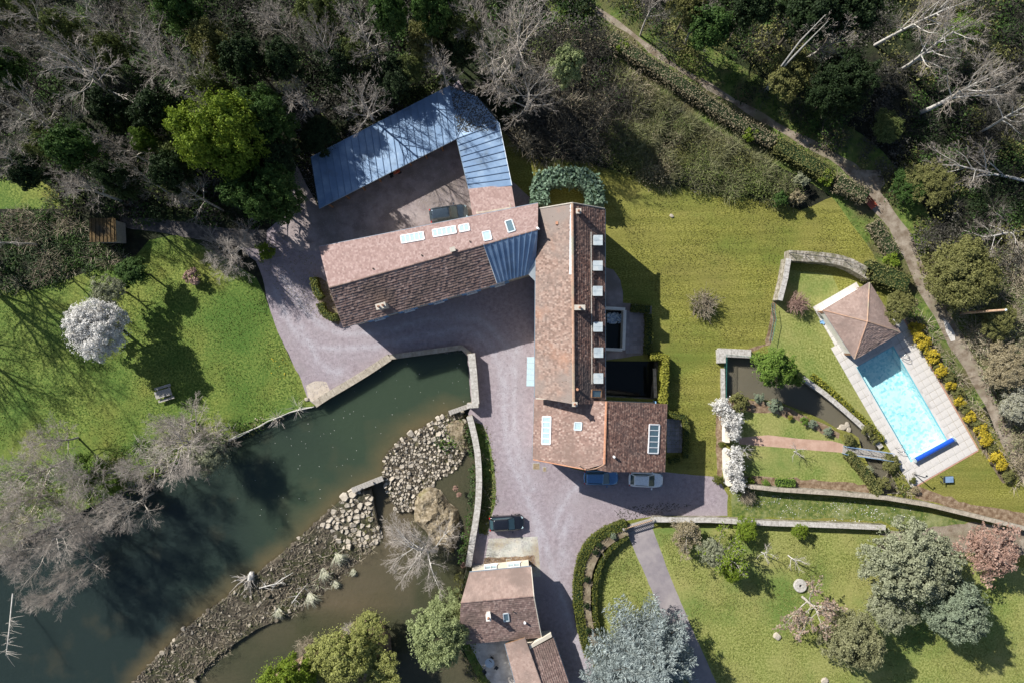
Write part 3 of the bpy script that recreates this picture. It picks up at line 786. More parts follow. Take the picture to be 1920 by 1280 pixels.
def stone_geo(x, y, s, q, mb, ox=0, oy=0, oz=0, hv=.12):
    z = weir_z(x, y) + R.uniform(-.06, hv) * min(1, s * 1.6) + .04; tx, ty = R.normal(0, .2), R.normal(0, .2); k = len(q); sc = R.uniform(.86, 1.14)
    q = [(x + (a - x) * R.uniform(.82, 1.06) * sc, y + (b_ - y) * R.uniform(.82, 1.06) * sc) for a, b_ in q]
    top = [(x + (a - x) * .8 - ox, y + (b_ - y) * .8 - oy, z + (a - x) * tx + (b_ - y) * ty + .05 - oz + R.uniform(-.015, .02)) for a, b_ in q]
    mid = [(a - ox, b_ - oy, z + (a - x) * tx + (b_ - y) * ty - .01 - oz) for a, b_ in q]
    bot = [(a - ox, b_ - oy, z - .3 - oz) for a, b_ in q]
    mb.add(top + mid + bot, [tuple(range(k))] + [(k + i, k + (i + 1) % k, (i + 1) % k, i) for i in range(k)] + [(2 * k + i, 2 * k + (i + 1) % k, k + (i + 1) % k, k + i) for i in range(k)])
def place_stones(parent, px, spacing, n_try, cap, matf, skip=.06):
    st = [t for t in cell_stones(px, spacing, n_try) if R.random() > skip]; st.sort(key=lambda p: -p[2]); rest = MB()
    for k, (x, y, s, q) in enumerate(st):
        if k < cap:
            mb = MB(); z = weir_z(x, y); stone_geo(x, y, s, q, mb, x, y, z)
            o = mb.build('stone', matf(x, y), parent, local=True); o.location = (x, y, z)
        else: stone_geo(x, y, s, q, rest, hv=.1)
    if rest.v: rest.build('rubble', M['stone_dark'], parent, 'stuff')
placeA = lambda x, y: M['stone_pale']
place_stones(weirs[0], WEIR_A, lambda x, y: R.choice([.2, .3, .42, .62], p=[.36, .32, .22, .1]), 20000, 296, placeA)
BIGZONE = [tuple(P(u, v)[:2]) for u, v in [(655, 921), (690, 920), (712, 1030), (640, 1040), (600, 985)]]
def spB(x, y):
    if inpoly(x, y, BIGZONE): return R.choice([.36, .5, .65, .8])
    return R.choice([.15, .2, .28, .42, .65], p=[.45, .3, .17, .06, .02])
place_stones(weirs[1], WEIR_B, spB, 30000, 296, lambda x, y: M['stone_pale'] if inpoly(x, y, BIGZONE) else M['stone'] if R.random() < .35 else M['stone_dark'], .34)

mound('weir_bank_ground', [(836, 782), (866, 776), (880, 790), (884, 850), (866, 852), (852, 838), (834, 818), (824, 800)], -1.4, -.45, M['moss_mound'], .3, .35)
# ---------------------------------------------------------------- building helpers
def lerp(a, b, t): return a + (b - a) * t

def tiles_on(eL, eR, rR, rL, tw, th, name, mat, parent, lift=.05, inner_clip=None):
    """courses of real tiles between an eave and a ridge, joined as one part"""
    eL, eR, rR, rL = map(Vector, (eL, eR, rR, rL))
    slope = max((rL - eL).length, (rR - eR).length)
    rows = max(2, int(round(slope / th)))
    n = (eR - eL).cross((rL + rR) / 2 - eL).normalized()
    if n.z < 0: n = -n
    V = []; F = []
    for r in range(rows):
        t0 = r / rows - .012; t1 = min(1, (r + 1.12) / rows)
        a0, b0 = lerp(eL, rL, t0), lerp(eR, rR, t0)
        a1, b1 = lerp(eL, rL, t1), lerp(eR, rR, t1)
        ln = (b0 - a0).length
        k = max(1, int(round(ln / tw)))
        edges = [0.0] + [(i + (.5 if r % 2 else 0) ) / k for i in range(1 if r % 2 == 0 else 0, k)] + [1.0]
        edges = sorted(set(edges))
        for i in range(len(edges) - 1):
            s0, s1 = edges[i], edges[i + 1]
            g = .006 / max(ln, .1)
            up = lift * R.uniform(.75, 1.35)
            tw_ = R.uniform(-.006, .006)
            p0 = lerp(a0, b0, s0 + g) + n * (up + tw_); p1 = lerp(a0, b0, s1 - g) + n * (up - tw_)
            p2 = lerp(a1, b1, s1 - g) + n * .012; p3 = lerp(a1, b1, s0 + g) + n * .012
            q0 = p0 - n * .035; q1 = p1 - n * .035
            b = len(V)
            V += [p0, p1, p2, p3, q0, q1]
            F += [(b, b + 1, b + 2, b + 3), (b + 4, b + 5, b + 1, b), (b + 4, b, b + 3), (b + 1, b + 5, b + 2)]
    mb = MB(); mb.v = [tuple(x) for x in V]; mb.f = F
    return mb.build(name, mat, parent, 'stuff')

def roof_slope(parent, eL, eR, rR, rL, mat, tw=.28, th=.3, lift=.05, gutter=True):
    dn_ = Vector((0, 0, -.1)); mb = MB(); mb.slab([Vector(p) + dn_ for p in (eL, eR, rR, rL)], .1)
    ro = mb.build('roof', M['wood_brown'], parent)
    tiles_on(eL, eR, rR, rL, tw, th, 'roof_tiles', mat, ro, lift)
    if gutter:
        g = MB(); dn = Vector((0, 0, -.1)); out = (Vector(eL) - Vector(rL)); out.z = 0; out = out.normalized() * .07
        g.tube([Vector(eL) + dn + out, Vector(eR) + dn + out], .07, 6)
        g.build('gutter', M['gutter'], ro)
    return ro

def ridge_caps(parent, a, b, mat=None, r=.13):
    a, b = Vector(a), Vector(b); n = max(2, int((b - a).length / .38)); mb = MB()
    d = (b - a) / n
    for i in range(n):
        p = a + d * i; q = p + d * 1.05
        mb.tube([p + Vector((0, 0, R.uniform(-.01, .015))), q], [r, r * .86], 6)
    return mb.build('ridge_tiles', mat or M['ridge'], parent, 'stuff')

def zinc_panels(parent, a, b, c, d, n, mat, drop=.12):
    """n sheets with a standing seam each, between edge a-b and edge d-c"""
    a, b, c, d = map(Vector, (a, b, c, d))
    nn = (b - a).cross(d - a).normalized()
    if nn.z < 0: nn = -nn
    for i in range(n):
        t0, t1 = i / n, (i + 1) / n
        p0, p1, p2, p3 = lerp(a, b, t0), lerp(a, b, t1), lerp(d, c, t1), lerp(d, c, t0)
        mb = MB(); gap = (p1 - p0).normalized() * .008
        j = nn * R.uniform(-.004, .004)
        mb.slab([p0 + gap + j, p1 - gap + j, p2 - gap + j, p3 + gap + j], .06)
        w_ = (p1 - p0).normalized() * .022
        nb = len(mb.f); w_ = w_ * 1.7
        mb.slab([p0 - w_ + nn * .08, p0 + w_ + nn * .08, p3 + w_ + nn * .08, p3 - w_ + nn * .08], .075)
        o = mb.build('roof_panel', mat, parent)
        o.data.materials.append(M['zinc_seam_shade'])
        for k_ in range(nb, len(o.data.polygons)): o.data.polygons[k_].material_index = 1

def skylight(parent, pl, px, n, name='skylight', frame=None, pane=None, along=(0, 1)):
    """a roof light standing proud of the roof plane; px = four corners, panes split along edge 0-1"""
    c = [on(u, v, pl) for u, v in px]
    nn = pl[1] if pl[1].z > 0 else -pl[1]
    mb = MB()
    fw = .09
    def bar(p, q, wd, h0=.0, h1=.14):
        dd = (q - p).normalized(); s = dd.cross(nn) * wd / 2
        mb.slab([p - s + nn * h1, p + s + nn * h1, q + s + nn * h1, q - s + nn * h1], h1 - h0, nn)
    for i in range(4): bar(c[i], c[(i + 1) % 4], fw * 1.3)
    for i in range(1, n):
        t = i / n
        bar(lerp(c[0], c[1], t), lerp(c[3], c[2], t), fw * .8, .02, .135)
    f = mb.build(name, frame or M['white_paint'], parent)
    for i in range(n):
        t0, t1 = i / n + .01, (i + 1) / n - .01
        m2 = MB()
        q = [lerp(c[0], c[1], t0), lerp(c[0], c[1], t1), lerp(c[3], c[2], t1), lerp(c[3], c[2], t0)]
        m2.slab([x + nn * .09 for x in q], .03, nn)
        m2.build('pane', pane or M['glass_pale'], f)
    return f

def window(parent, a, b, z0, z1, n_out, shutters=None, depth=.09, pane=None, name='window', fr=None):
    """window in a wall running from a to b (2D), outward normal n_out"""
    a = Vector((a[0], a[1], 0)); b = Vector((b[0], b[1], 0)); n = Vector((n_out[0], n_out[1], 0)).normalized()
    mb = MB(); d = (b - a).normalized(); h = z1 - z0
    ang = math.atan2(d.y, d.x)
    L = (b - a).length
    for off, wd, zc, hh in ((0, L, z0 + .04, .08), (0, L, z1 - .04, .08)):
        mb.box((a + b) / 2 + n * depth / 2 + Vector((0, 0, zc)), wd, depth, hh, ang)
    for t in (0.03, .5, .97):
        mb.box(lerp(a, b, t) + n * depth / 2 + Vector((0, 0, (z0 + z1) / 2)), .07, depth * .9, h - .16, ang)
    mb.box((a + b) / 2 + n * .11 + Vector((0, 0, z0 - .05)), L + .2, .22, .07, ang)
    f = mb.build(name, fr or M['white_paint'], parent)
    g = MB(); g.box((a + b) / 2 + n * .03 + Vector((0, 0, (z0 + z1) / 2)), L - .02, .04, h - .02, ang)
    g.build('pane', pane or M['dark_glass'], f)
    if shutters:
        for p, s in ((a, -1), (b, 1)):
            sh = MB(); wd = L * .5
            sh.box(p + d * s * wd * .56 + n * .07 + Vector((0, 0, (z0 + z1) / 2)), wd, .05, h, ang)
            for zz in (.2, .5, .8): sh.box(p + d * s * wd * .56 + n * .105 + Vector((0, 0, z0 + h * zz)), wd * .9, .03, .08, ang)
            sh.build('shutter', shutters, parent)
    return f

def inset(poly, d):
    c = Vector((sum(p[0] for p in poly) / len(poly), sum(p[1] for p in poly) / len(poly)))
    k = len(poly); out = []
    ar = sum(poly[i][0] * poly[(i + 1) % k][1] - poly[(i + 1) % k][0] * poly[i][1] for i in range(k))
    sg = 1 if ar > 0 else -1
    for i in range(k):
        p0 = Vector(poly[i - 1][:2]); p = Vector(poly[i][:2]); p2 = Vector(poly[(i + 1) % k][:2])
        e1 = (p - p0).normalized(); e2 = (p2 - p).normalized()
        n1 = Vector((-e1.y, e1.x)) * sg; n2 = Vector((-e2.y, e2.x)) * sg
        bis = n1 + n2; bis = bis / max(.3, bis.dot(n1))
        out.append(p + bis * d)
    return out

def walls(parent, poly, z1, mat, z0=0.0, name='wall'):
    """one wall object per side, 0.35 m thick"""
    k = len(poly); inn = inset(poly, .35)
    for i in range(k):
        mb = MB(); a, b = Vector(poly[i][:2]), Vector(poly[(i + 1) % k][:2]); c, d = inn[(i + 1) % k], inn[i]
        za, zb = (z1[i], z1[(i + 1) % k]) if hasattr(z1, '__len__') else (z1, z1)
        q = [a, b, c, d]; zt = [za, zb, zb, za]
        vs = [(p.x, p.y, z0) for p in q] + [(p.x, p.y, z) for p, z in zip(q, zt)]
        mb.add(vs, [(3, 2, 1, 0), (4, 5, 6, 7), (0, 1, 5, 4), (1, 2, 6, 5), (2, 3, 7, 6), (3, 0, 4, 7)])
        o = mb.build(name, mat, parent)
        bm = bmesh.new(); bm.from_mesh(o.data); bmesh.ops.recalc_face_normals(bm, faces=bm.faces); bm.to_mesh(o.data); bm.free()

def gable(parent, a, b, apex, mat):
    """triangle of wall under a roof end, thick inwards"""
    a, b, p = Vector(a), Vector(b), Vector(apex)
    mb = MB(); n = (b - a).cross(Vector((0, 0, 1))).normalized() * .15
    mb.add([a + n, b + n, p + n, a - n, b - n, p - n], [(0, 1, 2), (5, 4, 3), (0, 3, 4, 1), (1, 4, 5, 2), (2, 5, 3, 0)])
    return mb.build('gable_wall', mat, parent)

def chimney(parent, c, sx, sy, z0, z1, mat, rz=0, pots=0, potmat=None, capmat=None):
    mb = MB(); mb.box((c[0], c[1], (z0 + z1) / 2), sx, sy, z1 - z0, rz)
    o = mb.build('chimney', mat, parent)
    m2 = MB(); m2.box((c[0], c[1], z1 + .04), sx + .12, sy + .12, .1, rz)
    m2.build('chimney_cap', capmat or M['mortar'], o)
    for i in range(pots):
        t = (i + .5) / pots - .5
        m3 = MB(); px_, py_ = c[0] + math.cos(rz) * t * sx, c[1] + math.sin(rz) * t * sx
        m3.cyl((px_, py_, z1 + .09), .13, .32, 10, .11)
        po = m3.build('chimney_pot', potmat or M['terracotta'], o)
        m4 = MB(); m4.cyl((px_, py_, z1 + .405), .075, .012, 8)
        m4.build('flue_hole', M['rubber'], o)
    return o

# ---------------------------------------------------------------- main house (north-south range)
MH_E, MH_R = 7.0, 9.35
nw, sw = P(1006, 393, MH_E), P(1003.8, 744.6, MH_E)
ne, se = P(1133.5, 392.5, MH_E), P(1134, 749, MH_E)
rn, rs = P(1073, 382, MH_R), P(1076, 757, MH_R)
house = empty('main_house', (6.2, 4, 0), 'tall stone mill house with orange and dark tiled roof and six zinc dormers', 'house')
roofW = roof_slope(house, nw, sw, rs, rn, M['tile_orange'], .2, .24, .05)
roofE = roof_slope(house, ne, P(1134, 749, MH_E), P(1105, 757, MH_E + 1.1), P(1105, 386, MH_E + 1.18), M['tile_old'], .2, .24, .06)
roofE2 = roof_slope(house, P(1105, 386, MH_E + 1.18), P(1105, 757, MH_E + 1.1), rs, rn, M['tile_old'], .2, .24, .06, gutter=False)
ridge_caps(house, rn, rs, M['ridge'], .16)
plE = plane_of(ne, se, lerp(rn, rs, .5))
plW = plane_of(nw, sw, lerp(rn, rs, .5))
bodyp = inset([nw, ne, se, sw], .3)
walls(house, [p for p in bodyp], MH_E - .1, M['house_stone'])
for (a, b, r_) in ((bodyp[0], bodyp[1], rn + Vector((0, -.3, -.2))), (bodyp[3], bodyp[2], rs + Vector((0, .3, -.2)))):
    gable(house, (a.x, a.y, MH_E - .1), (b.x, b.y, MH_E - .1), r_, M['house_stone'])
# lead flashing beside the upper ridge, snow rail and verge strips
fl = MB(); q = [on(1068.5, 384, plW), on(1072, 384, plW), on(1071, 515, plW), on(1067.5, 515, plW)]
fl.slab([p + Vector((0, 0, .13)) for p in q], .03); fl.build('ridge_flashing', M['zinc_light'], house)
fl = MB(); fl.tube([on(1108, 436, plE) + Vector((0, 0, .22)), on(1109.5, 719, plE) + Vector((0, 0, .22))], .055, 6); fl.build('snow_rail', M['wood_grey'], house)
for i in range(9):
    fl = MB(); v_ = 445 + i * 33; fl.box(on(1108.3 + i * .15, v_, plE) + Vector((0, 0, .12)), .05, .05, .24); fl.build('rail_bracket', M['gutter'], house)
fl = MB(); fl.tube([nw + Vector((.02, .05, .08)), rn + Vector((0, .06, .1))], .07, 5); fl.tube([rn + Vector((0, .06, .1)), ne + Vector((0, .05, .08))], .07, 5); fl.build('verge_strip', M['mortar'], house)
for (u0, v0, u1, v1) in ((1113, 441, 1130, 460), (1112.3, 489, 1130, 507.6), (1112, 536.5, 1129.7, 555), (1113, 603.8, 1130, 622), (1114, 651, 1131, 670), (1113.5, 699, 1131, 718.5)):
    zi = on(u0, (v0 + v1) / 2, plE).z + .75
    a, b, c, d = P(u0, v0, zi), P(u1, v0, zi - .08), P(u1, v1, zi - .08), P(u0, v1, zi)
    lowz = on(u1, (v0 + v1) / 2, plE).z - .1
    mb = MB(); ins = .08
    x0, x1, y0, y1 = a.x + .0, b.x - ins, c.y + ins, a.y - ins
    mb.add([(x0, y0, lowz), (x1, y0, lowz), (x1, y1, lowz), (x0, y1, lowz), (x0, y0, zi - .08), (x1, y0, zi - .16), (x1, y1, zi - .16), (x0, y1, zi - .08)],
           [(3, 2, 1, 0), (4, 5, 6, 7), (0, 1, 5, 4), (1, 2, 6, 5), (2, 3, 7, 6), (3, 0, 4, 7)])
    dm = mb.build('dormer', M['zinc_dormer'], house)
    rf = MB(); rf.slab([a, b, c, d], .07)
    mid = lerp(a, d, .5), lerp(b, c, .5)
    rf.tube([mid[0] + Vector((0, 0, .01)), mid[1] + Vector((0, 0, .01))], .018, 4)
    rf.build('dormer_roof', M['zinc_dormer'], dm)
    g = MB(); g.box((x1 + .02, (y0 + y1) / 2, (lowz + zi) / 2), .03, (y1 - y0) * .75, (zi - lowz) * .62); g.build('pane', M['dark_glass'], dm)
skylight(house, plE, [(1109, 730), (1127, 730.5), (1126, 744.5), (1108.5, 744)], 1, 'roof_window', M['wood_brown'], M['glass'])
cp = P(1085.3, 395, 9.9); chimney(house, cp, .42, .42, 8.0, 9.6, M['terracotta'], 0, 1)
cp = P(1087.5, 576.5, 10.2); chimney(house, cp, 1.0, .42, 8.0, 9.9, M['terracotta'], 0, 1)
cp = P(1078, 757.5, 9.9); chimney(house, cp, .42, .36, 8.6, 9.7, M['mortar'], 0, 1)
vt = MB(); c_ = on(1082, 729, plE); vt.cyl(c_, .14, .35, 8); vt.build('roof_vent', M['terracotta'], house)
vt = MB(); c_ = on(1044, 419, plW); vt.box(c_ + Vector((0, 0, .1)), .25, .3, .3); vt.build('roof_vent', M['terracotta'], house)
# windows
for y_ in (12.5, 9.5, 6.4, 3.0, -.2, -3.2):
    if y_ not in (-.2,): window(house, (bodyp[1].x, y_ - .5), (bodyp[1].x, y_ + .5), 3.9, 5.5, (1, 0), M['blue_paint'])
for y_ in (-1, -4.6, 2.0):
    window(house, (bodyp[0].x, y_ + .5), (bodyp[0].x, y_ - .5), 4.0, 5.6, (-1, 0), M['blue_paint'])
# glazed canopy over the west door
can = empty('door_canopy', P(996, 696), 'pale glazed lean-to canopy on the driveway side of the tall house', 'canopy')
za, zb = 2.55, 3.0
for i in range(5):
    t0, t1 = i / 5, (i + 1) / 5
    a0, a1 = lerp(P(988.5, 669, za), P(987, 723.5, za), t0), lerp(P(988.5, 669, za), P(987, 723.5, za), t1)
    b0, b1 = lerp(P(1004, 669, zb), P(1004, 723.5, zb), t0), lerp(P(1004, 669, zb), P(1004, 723.5, zb), t1)
    mb = MB(); g_ = Vector((0, .015, 0)); mb.slab([a0 - g_, a1 + g_, b1 + g_, b0 - g_], .05); mb.build('canopy_panel', M['glass_pale'], can)
for v_ in (669.5, 696, 723):
    p0, p1 = P(988, v_, za - .06), P(1004, v_, zb - .06)
    mb = MB(); mb.tube([p0, p1], .035, 5); mb.tube([p1 + Vector((0, 0, -.9)), p0], .03, 5); mb.build('canopy_bracket', M['zinc_light'], can)

# ---------------------------------------------------------------- south wing of the house (broad tiled roof)
SE_E, SE_R = 5.5, 8.35
s_nw, s_sw = P(1003.2, 748, SE_E), P(1000, 861, SE_E)
s_r0, s_r1 = P(1137, 752, SE_R), P(1133.3, 869, SE_R)
s_ne, s_se = P(1249.3, 757, SE_E), P(1245, 884.5, SE_E)
swing = empty('house_annexe', (9, -11, 0), 'broad annexe with mottled red tiles and white roof lights beside two parked cars', 'house')
s_mid = P(1098, 879.5, 7.62)
roof_slope(swing, s_nw, s_sw, s_r1, s_r0, M['tile_mixed'], .19, .21, .05)
tiles_on(s_sw, s_mid, s_r1, lerp(s_sw, s_r1, .02), .19, .21, 'roof_tiles', M['tile_mixed'], swing, .05)
mb = MB(); mb.slab([s_sw, s_mid, s_r1], .12); mb.build('roof', M['wood_brown'], swing)
roof_slope(swing, s_ne, s_se, P(1146, 884, SE_R - .35), s_r0, M['tile_old'], .2, .22, .06)
tiles_on(P(1146, 884, SE_R - .35), P(1120, 879.5, SE_R - .45), s_r1 - Vector((0, 0, .03)), s_r1, .24, .26, 'roof_tiles', M['tile_old'], swing, .06)
mb = MB(); mb.slab([s_r0, s_r1, P(1146, 884, SE_R - .36)], .12); mb.build('roof', M['wood_brown'], swing)
tiles_on(s_r1, P(1146, 884, SE_R - .35), lerp(s_r0, P(1146, 884, SE_R - .35), .1), s_r0 - Vector((0, 0, .0)), .24, .26, 'roof_tiles', M['tile_old'], swing, .05)
ridge_caps(swing, s_r0, s_r1, M['terracotta'], .14)
ridge_caps(swing, s_sw + Vector((0, 0, .04)), s_mid + Vector((0, 0, .04)), M['terracotta'], .07)
mb = MB(); mb.tube([P(1086, 872, 8.0), P(1098, 880.5, 7.5), P(1118, 877.5, 7.8), P(1133.3, 870, SE_R)], .07, 6); mb.build('verge_strip', M['ridge'], swing)
bp = inset([s_nw, s_ne, s_se, P(1100, 879, SE_E), s_sw], .3)
walls(swing, bp, SE_E - .15, M['white_wall'])
gable(swing, (bp[0].x + .3, bp[0].y, SE_E - .2), (bp[1].x, bp[1].y, SE_E - .2), s_r0 + Vector((0, -.3, -.25)), M['white_wall'])
gable(swing, (bp[3].x - 4, bp[3].y + .6, SE_E - .2), (bp[2].x, bp[2].y, SE_E - .2), s_r1 + Vector((0, -.35, -.7)), M['white_wall'])
pSW = plane_of(s_nw, s_sw, s_r0); pSE = plane_of(s_ne, s_se, s_r0)
skylight(swing, pSW, [(1018, 780), (1016.5, 831.5), (1032, 832), (1033.5, 780.5)], 5, 'skylight', M['white_paint'], M['glass_pale'])
skylight(swing, pSW, [(1078, 791), (1077, 805), (1090.5, 805.5), (1091.5, 791.5)], 1, 'roof_window', M['zinc_light'], M['glass_pale'])
skylight(swing, pSE, [(1217, 795), (1214.5, 848.5), (1233, 849), (1235.5, 795.5)], 5, 'skylight', M['white_paint'], M['glass'])
mb = MB(); mb.cyl(on(1150.6, 855, pSE), .13, .4, 8); mb.build('roof_vent', M['white_paint'], swing)
for u in (1012, 1055):
    pass
window(swing, (bp[2].x, bp[2].y + 3.2), (bp[2].x, bp[2].y + 4.3), 1.0, 2.4, (1, 0), M['blue_paint'])
window(swing, (bp[2].x, bp[2].y + 5.6), (bp[2].x, bp[2].y + 6.6), 1.0, 2.4, (1, 0), M['blue_paint'])
mb = MB(); mb.tube([P(1086, 876, 0.2) + Vector((0, 0, 0)), P(1086, 876, 5.6)], .05, 6); mb.build('downpipe', M['zinc_light'], swing)

# ---------------------------------------------------------------- west wing (long range)
WG_E, WG_R = 6.2, 8.8
w_n0, w_n1 = P(598, 464, WG_E), P(1009, 382, WG_E)
w_r0, w_r1 = P(617, 540, WG_R), P(1008.5, 430.5, WG_R)
w_s0, w_s1 = P(643, 613, WG_E), P(1003, 511, WG_E)
w_n1 = on(1009, 382, plane_of(w_n0, w_r0, w_r1)); w_s1 = on(1003, 511, plane_of(w_s0, w_r0, w_r1))
wing = empty('west_wing', (-8, 7, 0), 'long low wing with pink tiled and dark brown tiled slopes and rows of skylights', 'house')
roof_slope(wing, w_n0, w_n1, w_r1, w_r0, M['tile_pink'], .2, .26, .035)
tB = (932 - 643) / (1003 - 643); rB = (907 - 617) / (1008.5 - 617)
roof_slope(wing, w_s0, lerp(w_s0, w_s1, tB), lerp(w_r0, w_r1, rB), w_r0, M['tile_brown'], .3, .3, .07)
z0, z1 = lerp(w_s0, w_s1, tB + .003), P(990, 515, WG_E)
mb = MB(); mb.slab([z0, z1, P(1005, 486, WG_E + .6), w_r1, lerp(w_r0, w_r1, rB)], .12); zr = mb.build('zinc_roof', M['zinc'], wing)
up = Vector((0, 0, .07))
zinc_panels(zr, z0 + up, z1 + up, w_r1 + up, lerp(w_r0, w_r1, rB) + up, 9, M['zinc'])
mb = MB(); mb.slab([P(1006, 484, WG_E + .72), P(989, 513, WG_E + .12), P(1005, 529.5, WG_E - .3)], .08); mb.build('zinc_valley', M['zinc_light'], zr)
mb = MB(); mb.tube([P(1008, 430, WG_R + .2), P(1009.5, 427.5, WG_R + .2)], .2, 8); mb.build('ridge_flashing', M['white_paint'], wing)
ridge_caps(wing, w_r0 + Vector((0, 0, .02)), w_r1, M['tile_brown'], .1)
mb = MB(); mb.tube([lerp(w_s0, w_s1, tB) + Vector((0, 0, .08)), lerp(w_r0, w_r1, rB) + Vector((0, 0, .08))], .05, 5); mb.build('verge_strip', M['zinc_light'], wing)
wb = inset([w_n0, w_n1, w_s1, w_s0], .28)
walls(wing, wb, WG_E - .15, M['house_stone'])
gable(wing, (wb[0].x, wb[0].y, WG_E - .15), (wb[3].x, wb[3].y, WG_E - .15), w_r0 + Vector((.3, -.05, -.25)), M['house_stone'])
pN = plane_of(w_n0, w_n1, lerp(w_r0, w_r1, .5)); pS = plane_of(w_s0, w_s1, lerp(w_r0, w_r1, .5))
skylight(wing, pN, [(751.5, 443.5), (793.5, 436), (796, 450), (754, 457.5)], 5)
skylight(wing, pN, [(811, 432.5), (853.5, 425), (856, 438), (813.5, 445.5)], 5)
skylight(wing, pN, [(860.5, 424.5), (878.5, 420.5), (881, 433), (863, 436.5)], 2)
skylight(wing, pN, [(904.5, 436.5), (918.5, 434), (922.5, 450), (908.5, 453)], 1, 'roof_window', M['zinc_light'], M['glass_pale'])
skylight(wing, pN, [(947, 416.5), (959.5, 413), (966.5, 433.5), (953.5, 437.5)], 1, 'roof_window', M['zinc_light'], M['glass'])
ang = math.atan2((w_s1 - w_s0).y, (w_s1 - w_s0).x)
cp = P(713, 573.5, 9.0); chimney(wing, cp, .95, .5, 6.5, 8.7, M['mortar'], ang, 2)
cp = P(848.5, 467.5, 9.1); chimney(wing, cp, .45, .35, 8.2, 9.0, M['mortar'], ang, 0)
for u, v in ((700, 504), (791, 479), (881, 453)):
    mb = MB(); mb.cyl(on(u, v, pN), .08, .25, 6); mb.build('roof_vent', M['bark_dark'], wing)
# south wall: openings with blue shutters
sn = Vector((math.sin(ang), -math.cos(ang)))
for t in (.13, .3, .47, .66, .82):
    c_ = lerp(Vector(wb[3]), Vector(wb[2]), t); d_ = (Vector(wb[2]) - Vector(wb[3])).normalized()
    window(wing, c_ - d_ * .55, c_ + d_ * .55, 3.5, 4.9, sn, M['blue_paint'])
    window(wing, c_ - d_ * .55, c_ + d_ * .55, .2, 2.2, sn, M['blue_paint'], name='door')
# tiled link roof between the wing and the garages
lk = empty('link_building', P(925, 380), 'low pink tiled link roof joining the long wing to the zinc garages', 'building')
l0, l1, l2, l3 = P(878.5, 355.5, 3.0), P(959, 346.5, 3.0), P(967.5, 396, 5.6), P(886.5, 409, 5.6)
roof_slope(lk, l0, l1, l2 + Vector((0, 0, -.02)), l3 + Vector((0, 0, -.02)), M['tile_pink'], .2, .26, .035, gutter=False)
walls(lk, inset([l0, l1, l2, l3], .25), [2.8, 2.8, 5.3, 5.3], M['house_stone'])

# ---------------------------------------------------------------- garages with blue zinc roof
gar = empty('zinc_garages', P(760, 270), 'open fronted garages under a long blue zinc roof bent around the yard', 'garage')
GF, GB = 2.7, 2.35
g0, g1, g2, g3 = P(599, 391, GF), P(855.6, 260.5, GF), P(843, 161.5, GB), P(583.5, 295, GB)
zinc_panels(gar, g0, g1, g2, g3, 21, M['zinc'])
e0, e1 = P(879, 356, GF), P(960, 348, GF + .5)
e2, e3 = P(936, 231, GF + .5), P(856.5, 262, GF)
zinc_panels(gar, e0, e3, e2, e1, 9, M['zinc'])
# hipped corner
mid = P(895, 182, GB - .3)
for tri in ([g1, g2 + Vector((.02, 0, -.01)), mid], [g1 + Vector((.02, 0, 0)), mid + Vector((.02, -.02, 0)), e2]):
    mb = MB(); mb.slab(tri, .06); mb.build('roof_panel', M['zinc'], gar)
for a, b in ((g1, g2), (g1, mid), (g1, e2)):
    mb = MB(); mb.tube([a + Vector((0, 0, .03)), b + Vector((0, 0, .03))], .05, 5); mb.build('hip_roll', M['zinc'], gar)
for a, b in ((g0, g1), (e3, e0)):
    mb = MB(); mb.tube([a + Vector((0, 0, -.06)), b + Vector((0, 0, -.06))], .06, 6); mb.build('gutter', M['gutter'], gar)
for a, b in ((g3, g2), (g3, g0), (e2, e1)):
    mb = MB(); mb.tube([a + Vector((0, 0, .04)), b + Vector((0, 0, .04))], .045, 5); mb.build('edge_trim', M['zinc_light'] if a is e2 else M['zinc'], gar)
backs = [g3, g2, mid, e2, e1]
for a, b in zip(backs, backs[1:]):
    ctr = P(800, 290); da = (ctr - a).normalized() * .4; db = (ctr - b).normalized() * .4
    mb = MB(); mb.add([(a.x + da.x, a.y + da.y, 0), (b.x + db.x, b.y + db.y, 0), (b.x + db.x, b.y + db.y, b.z - .15), (a.x + da.x, a.y + da.y, a.z - .15),
                       (a.x + da.x * 1.6, a.y + da.y * 1.6, 0), (b.x + db.x * 1.6, b.y + db.y * 1.6, 0), (b.x + db.x * 1.6, b.y + db.y * 1.6, b.z - .15), (a.x + da.x * 1.6, a.y + da.y * 1.6, a.z - .15)],
                      [(0, 1, 2, 3), (5, 4, 7, 6), (3, 2, 6, 7), (1, 5, 6, 2), (4, 0, 3, 7)])
    mb.build('wall', M['house_stone'], gar)
for i in range(8):
    p = lerp(g0, g1, (i + .3) / 8); q = (P(720, 250) - p); q.z = 0; p = p + q.normalized() * .45
    mb = MB(); mb.box((p.x, p.y, p.z / 2 - .05), .18, .18, p.z - .1, .45); mb.build('post', M['wood_brown'], gar)
for i in range(5):
    p = lerp(e3, e0, (i + .4) / 5) + Vector((.4, 0, 0))
    mb = MB(); mb.box((p.x, p.y, p.z / 2 - .05), .18, .18, p.z - .1, .2); mb.build('post', M['wood_brown'], gar)

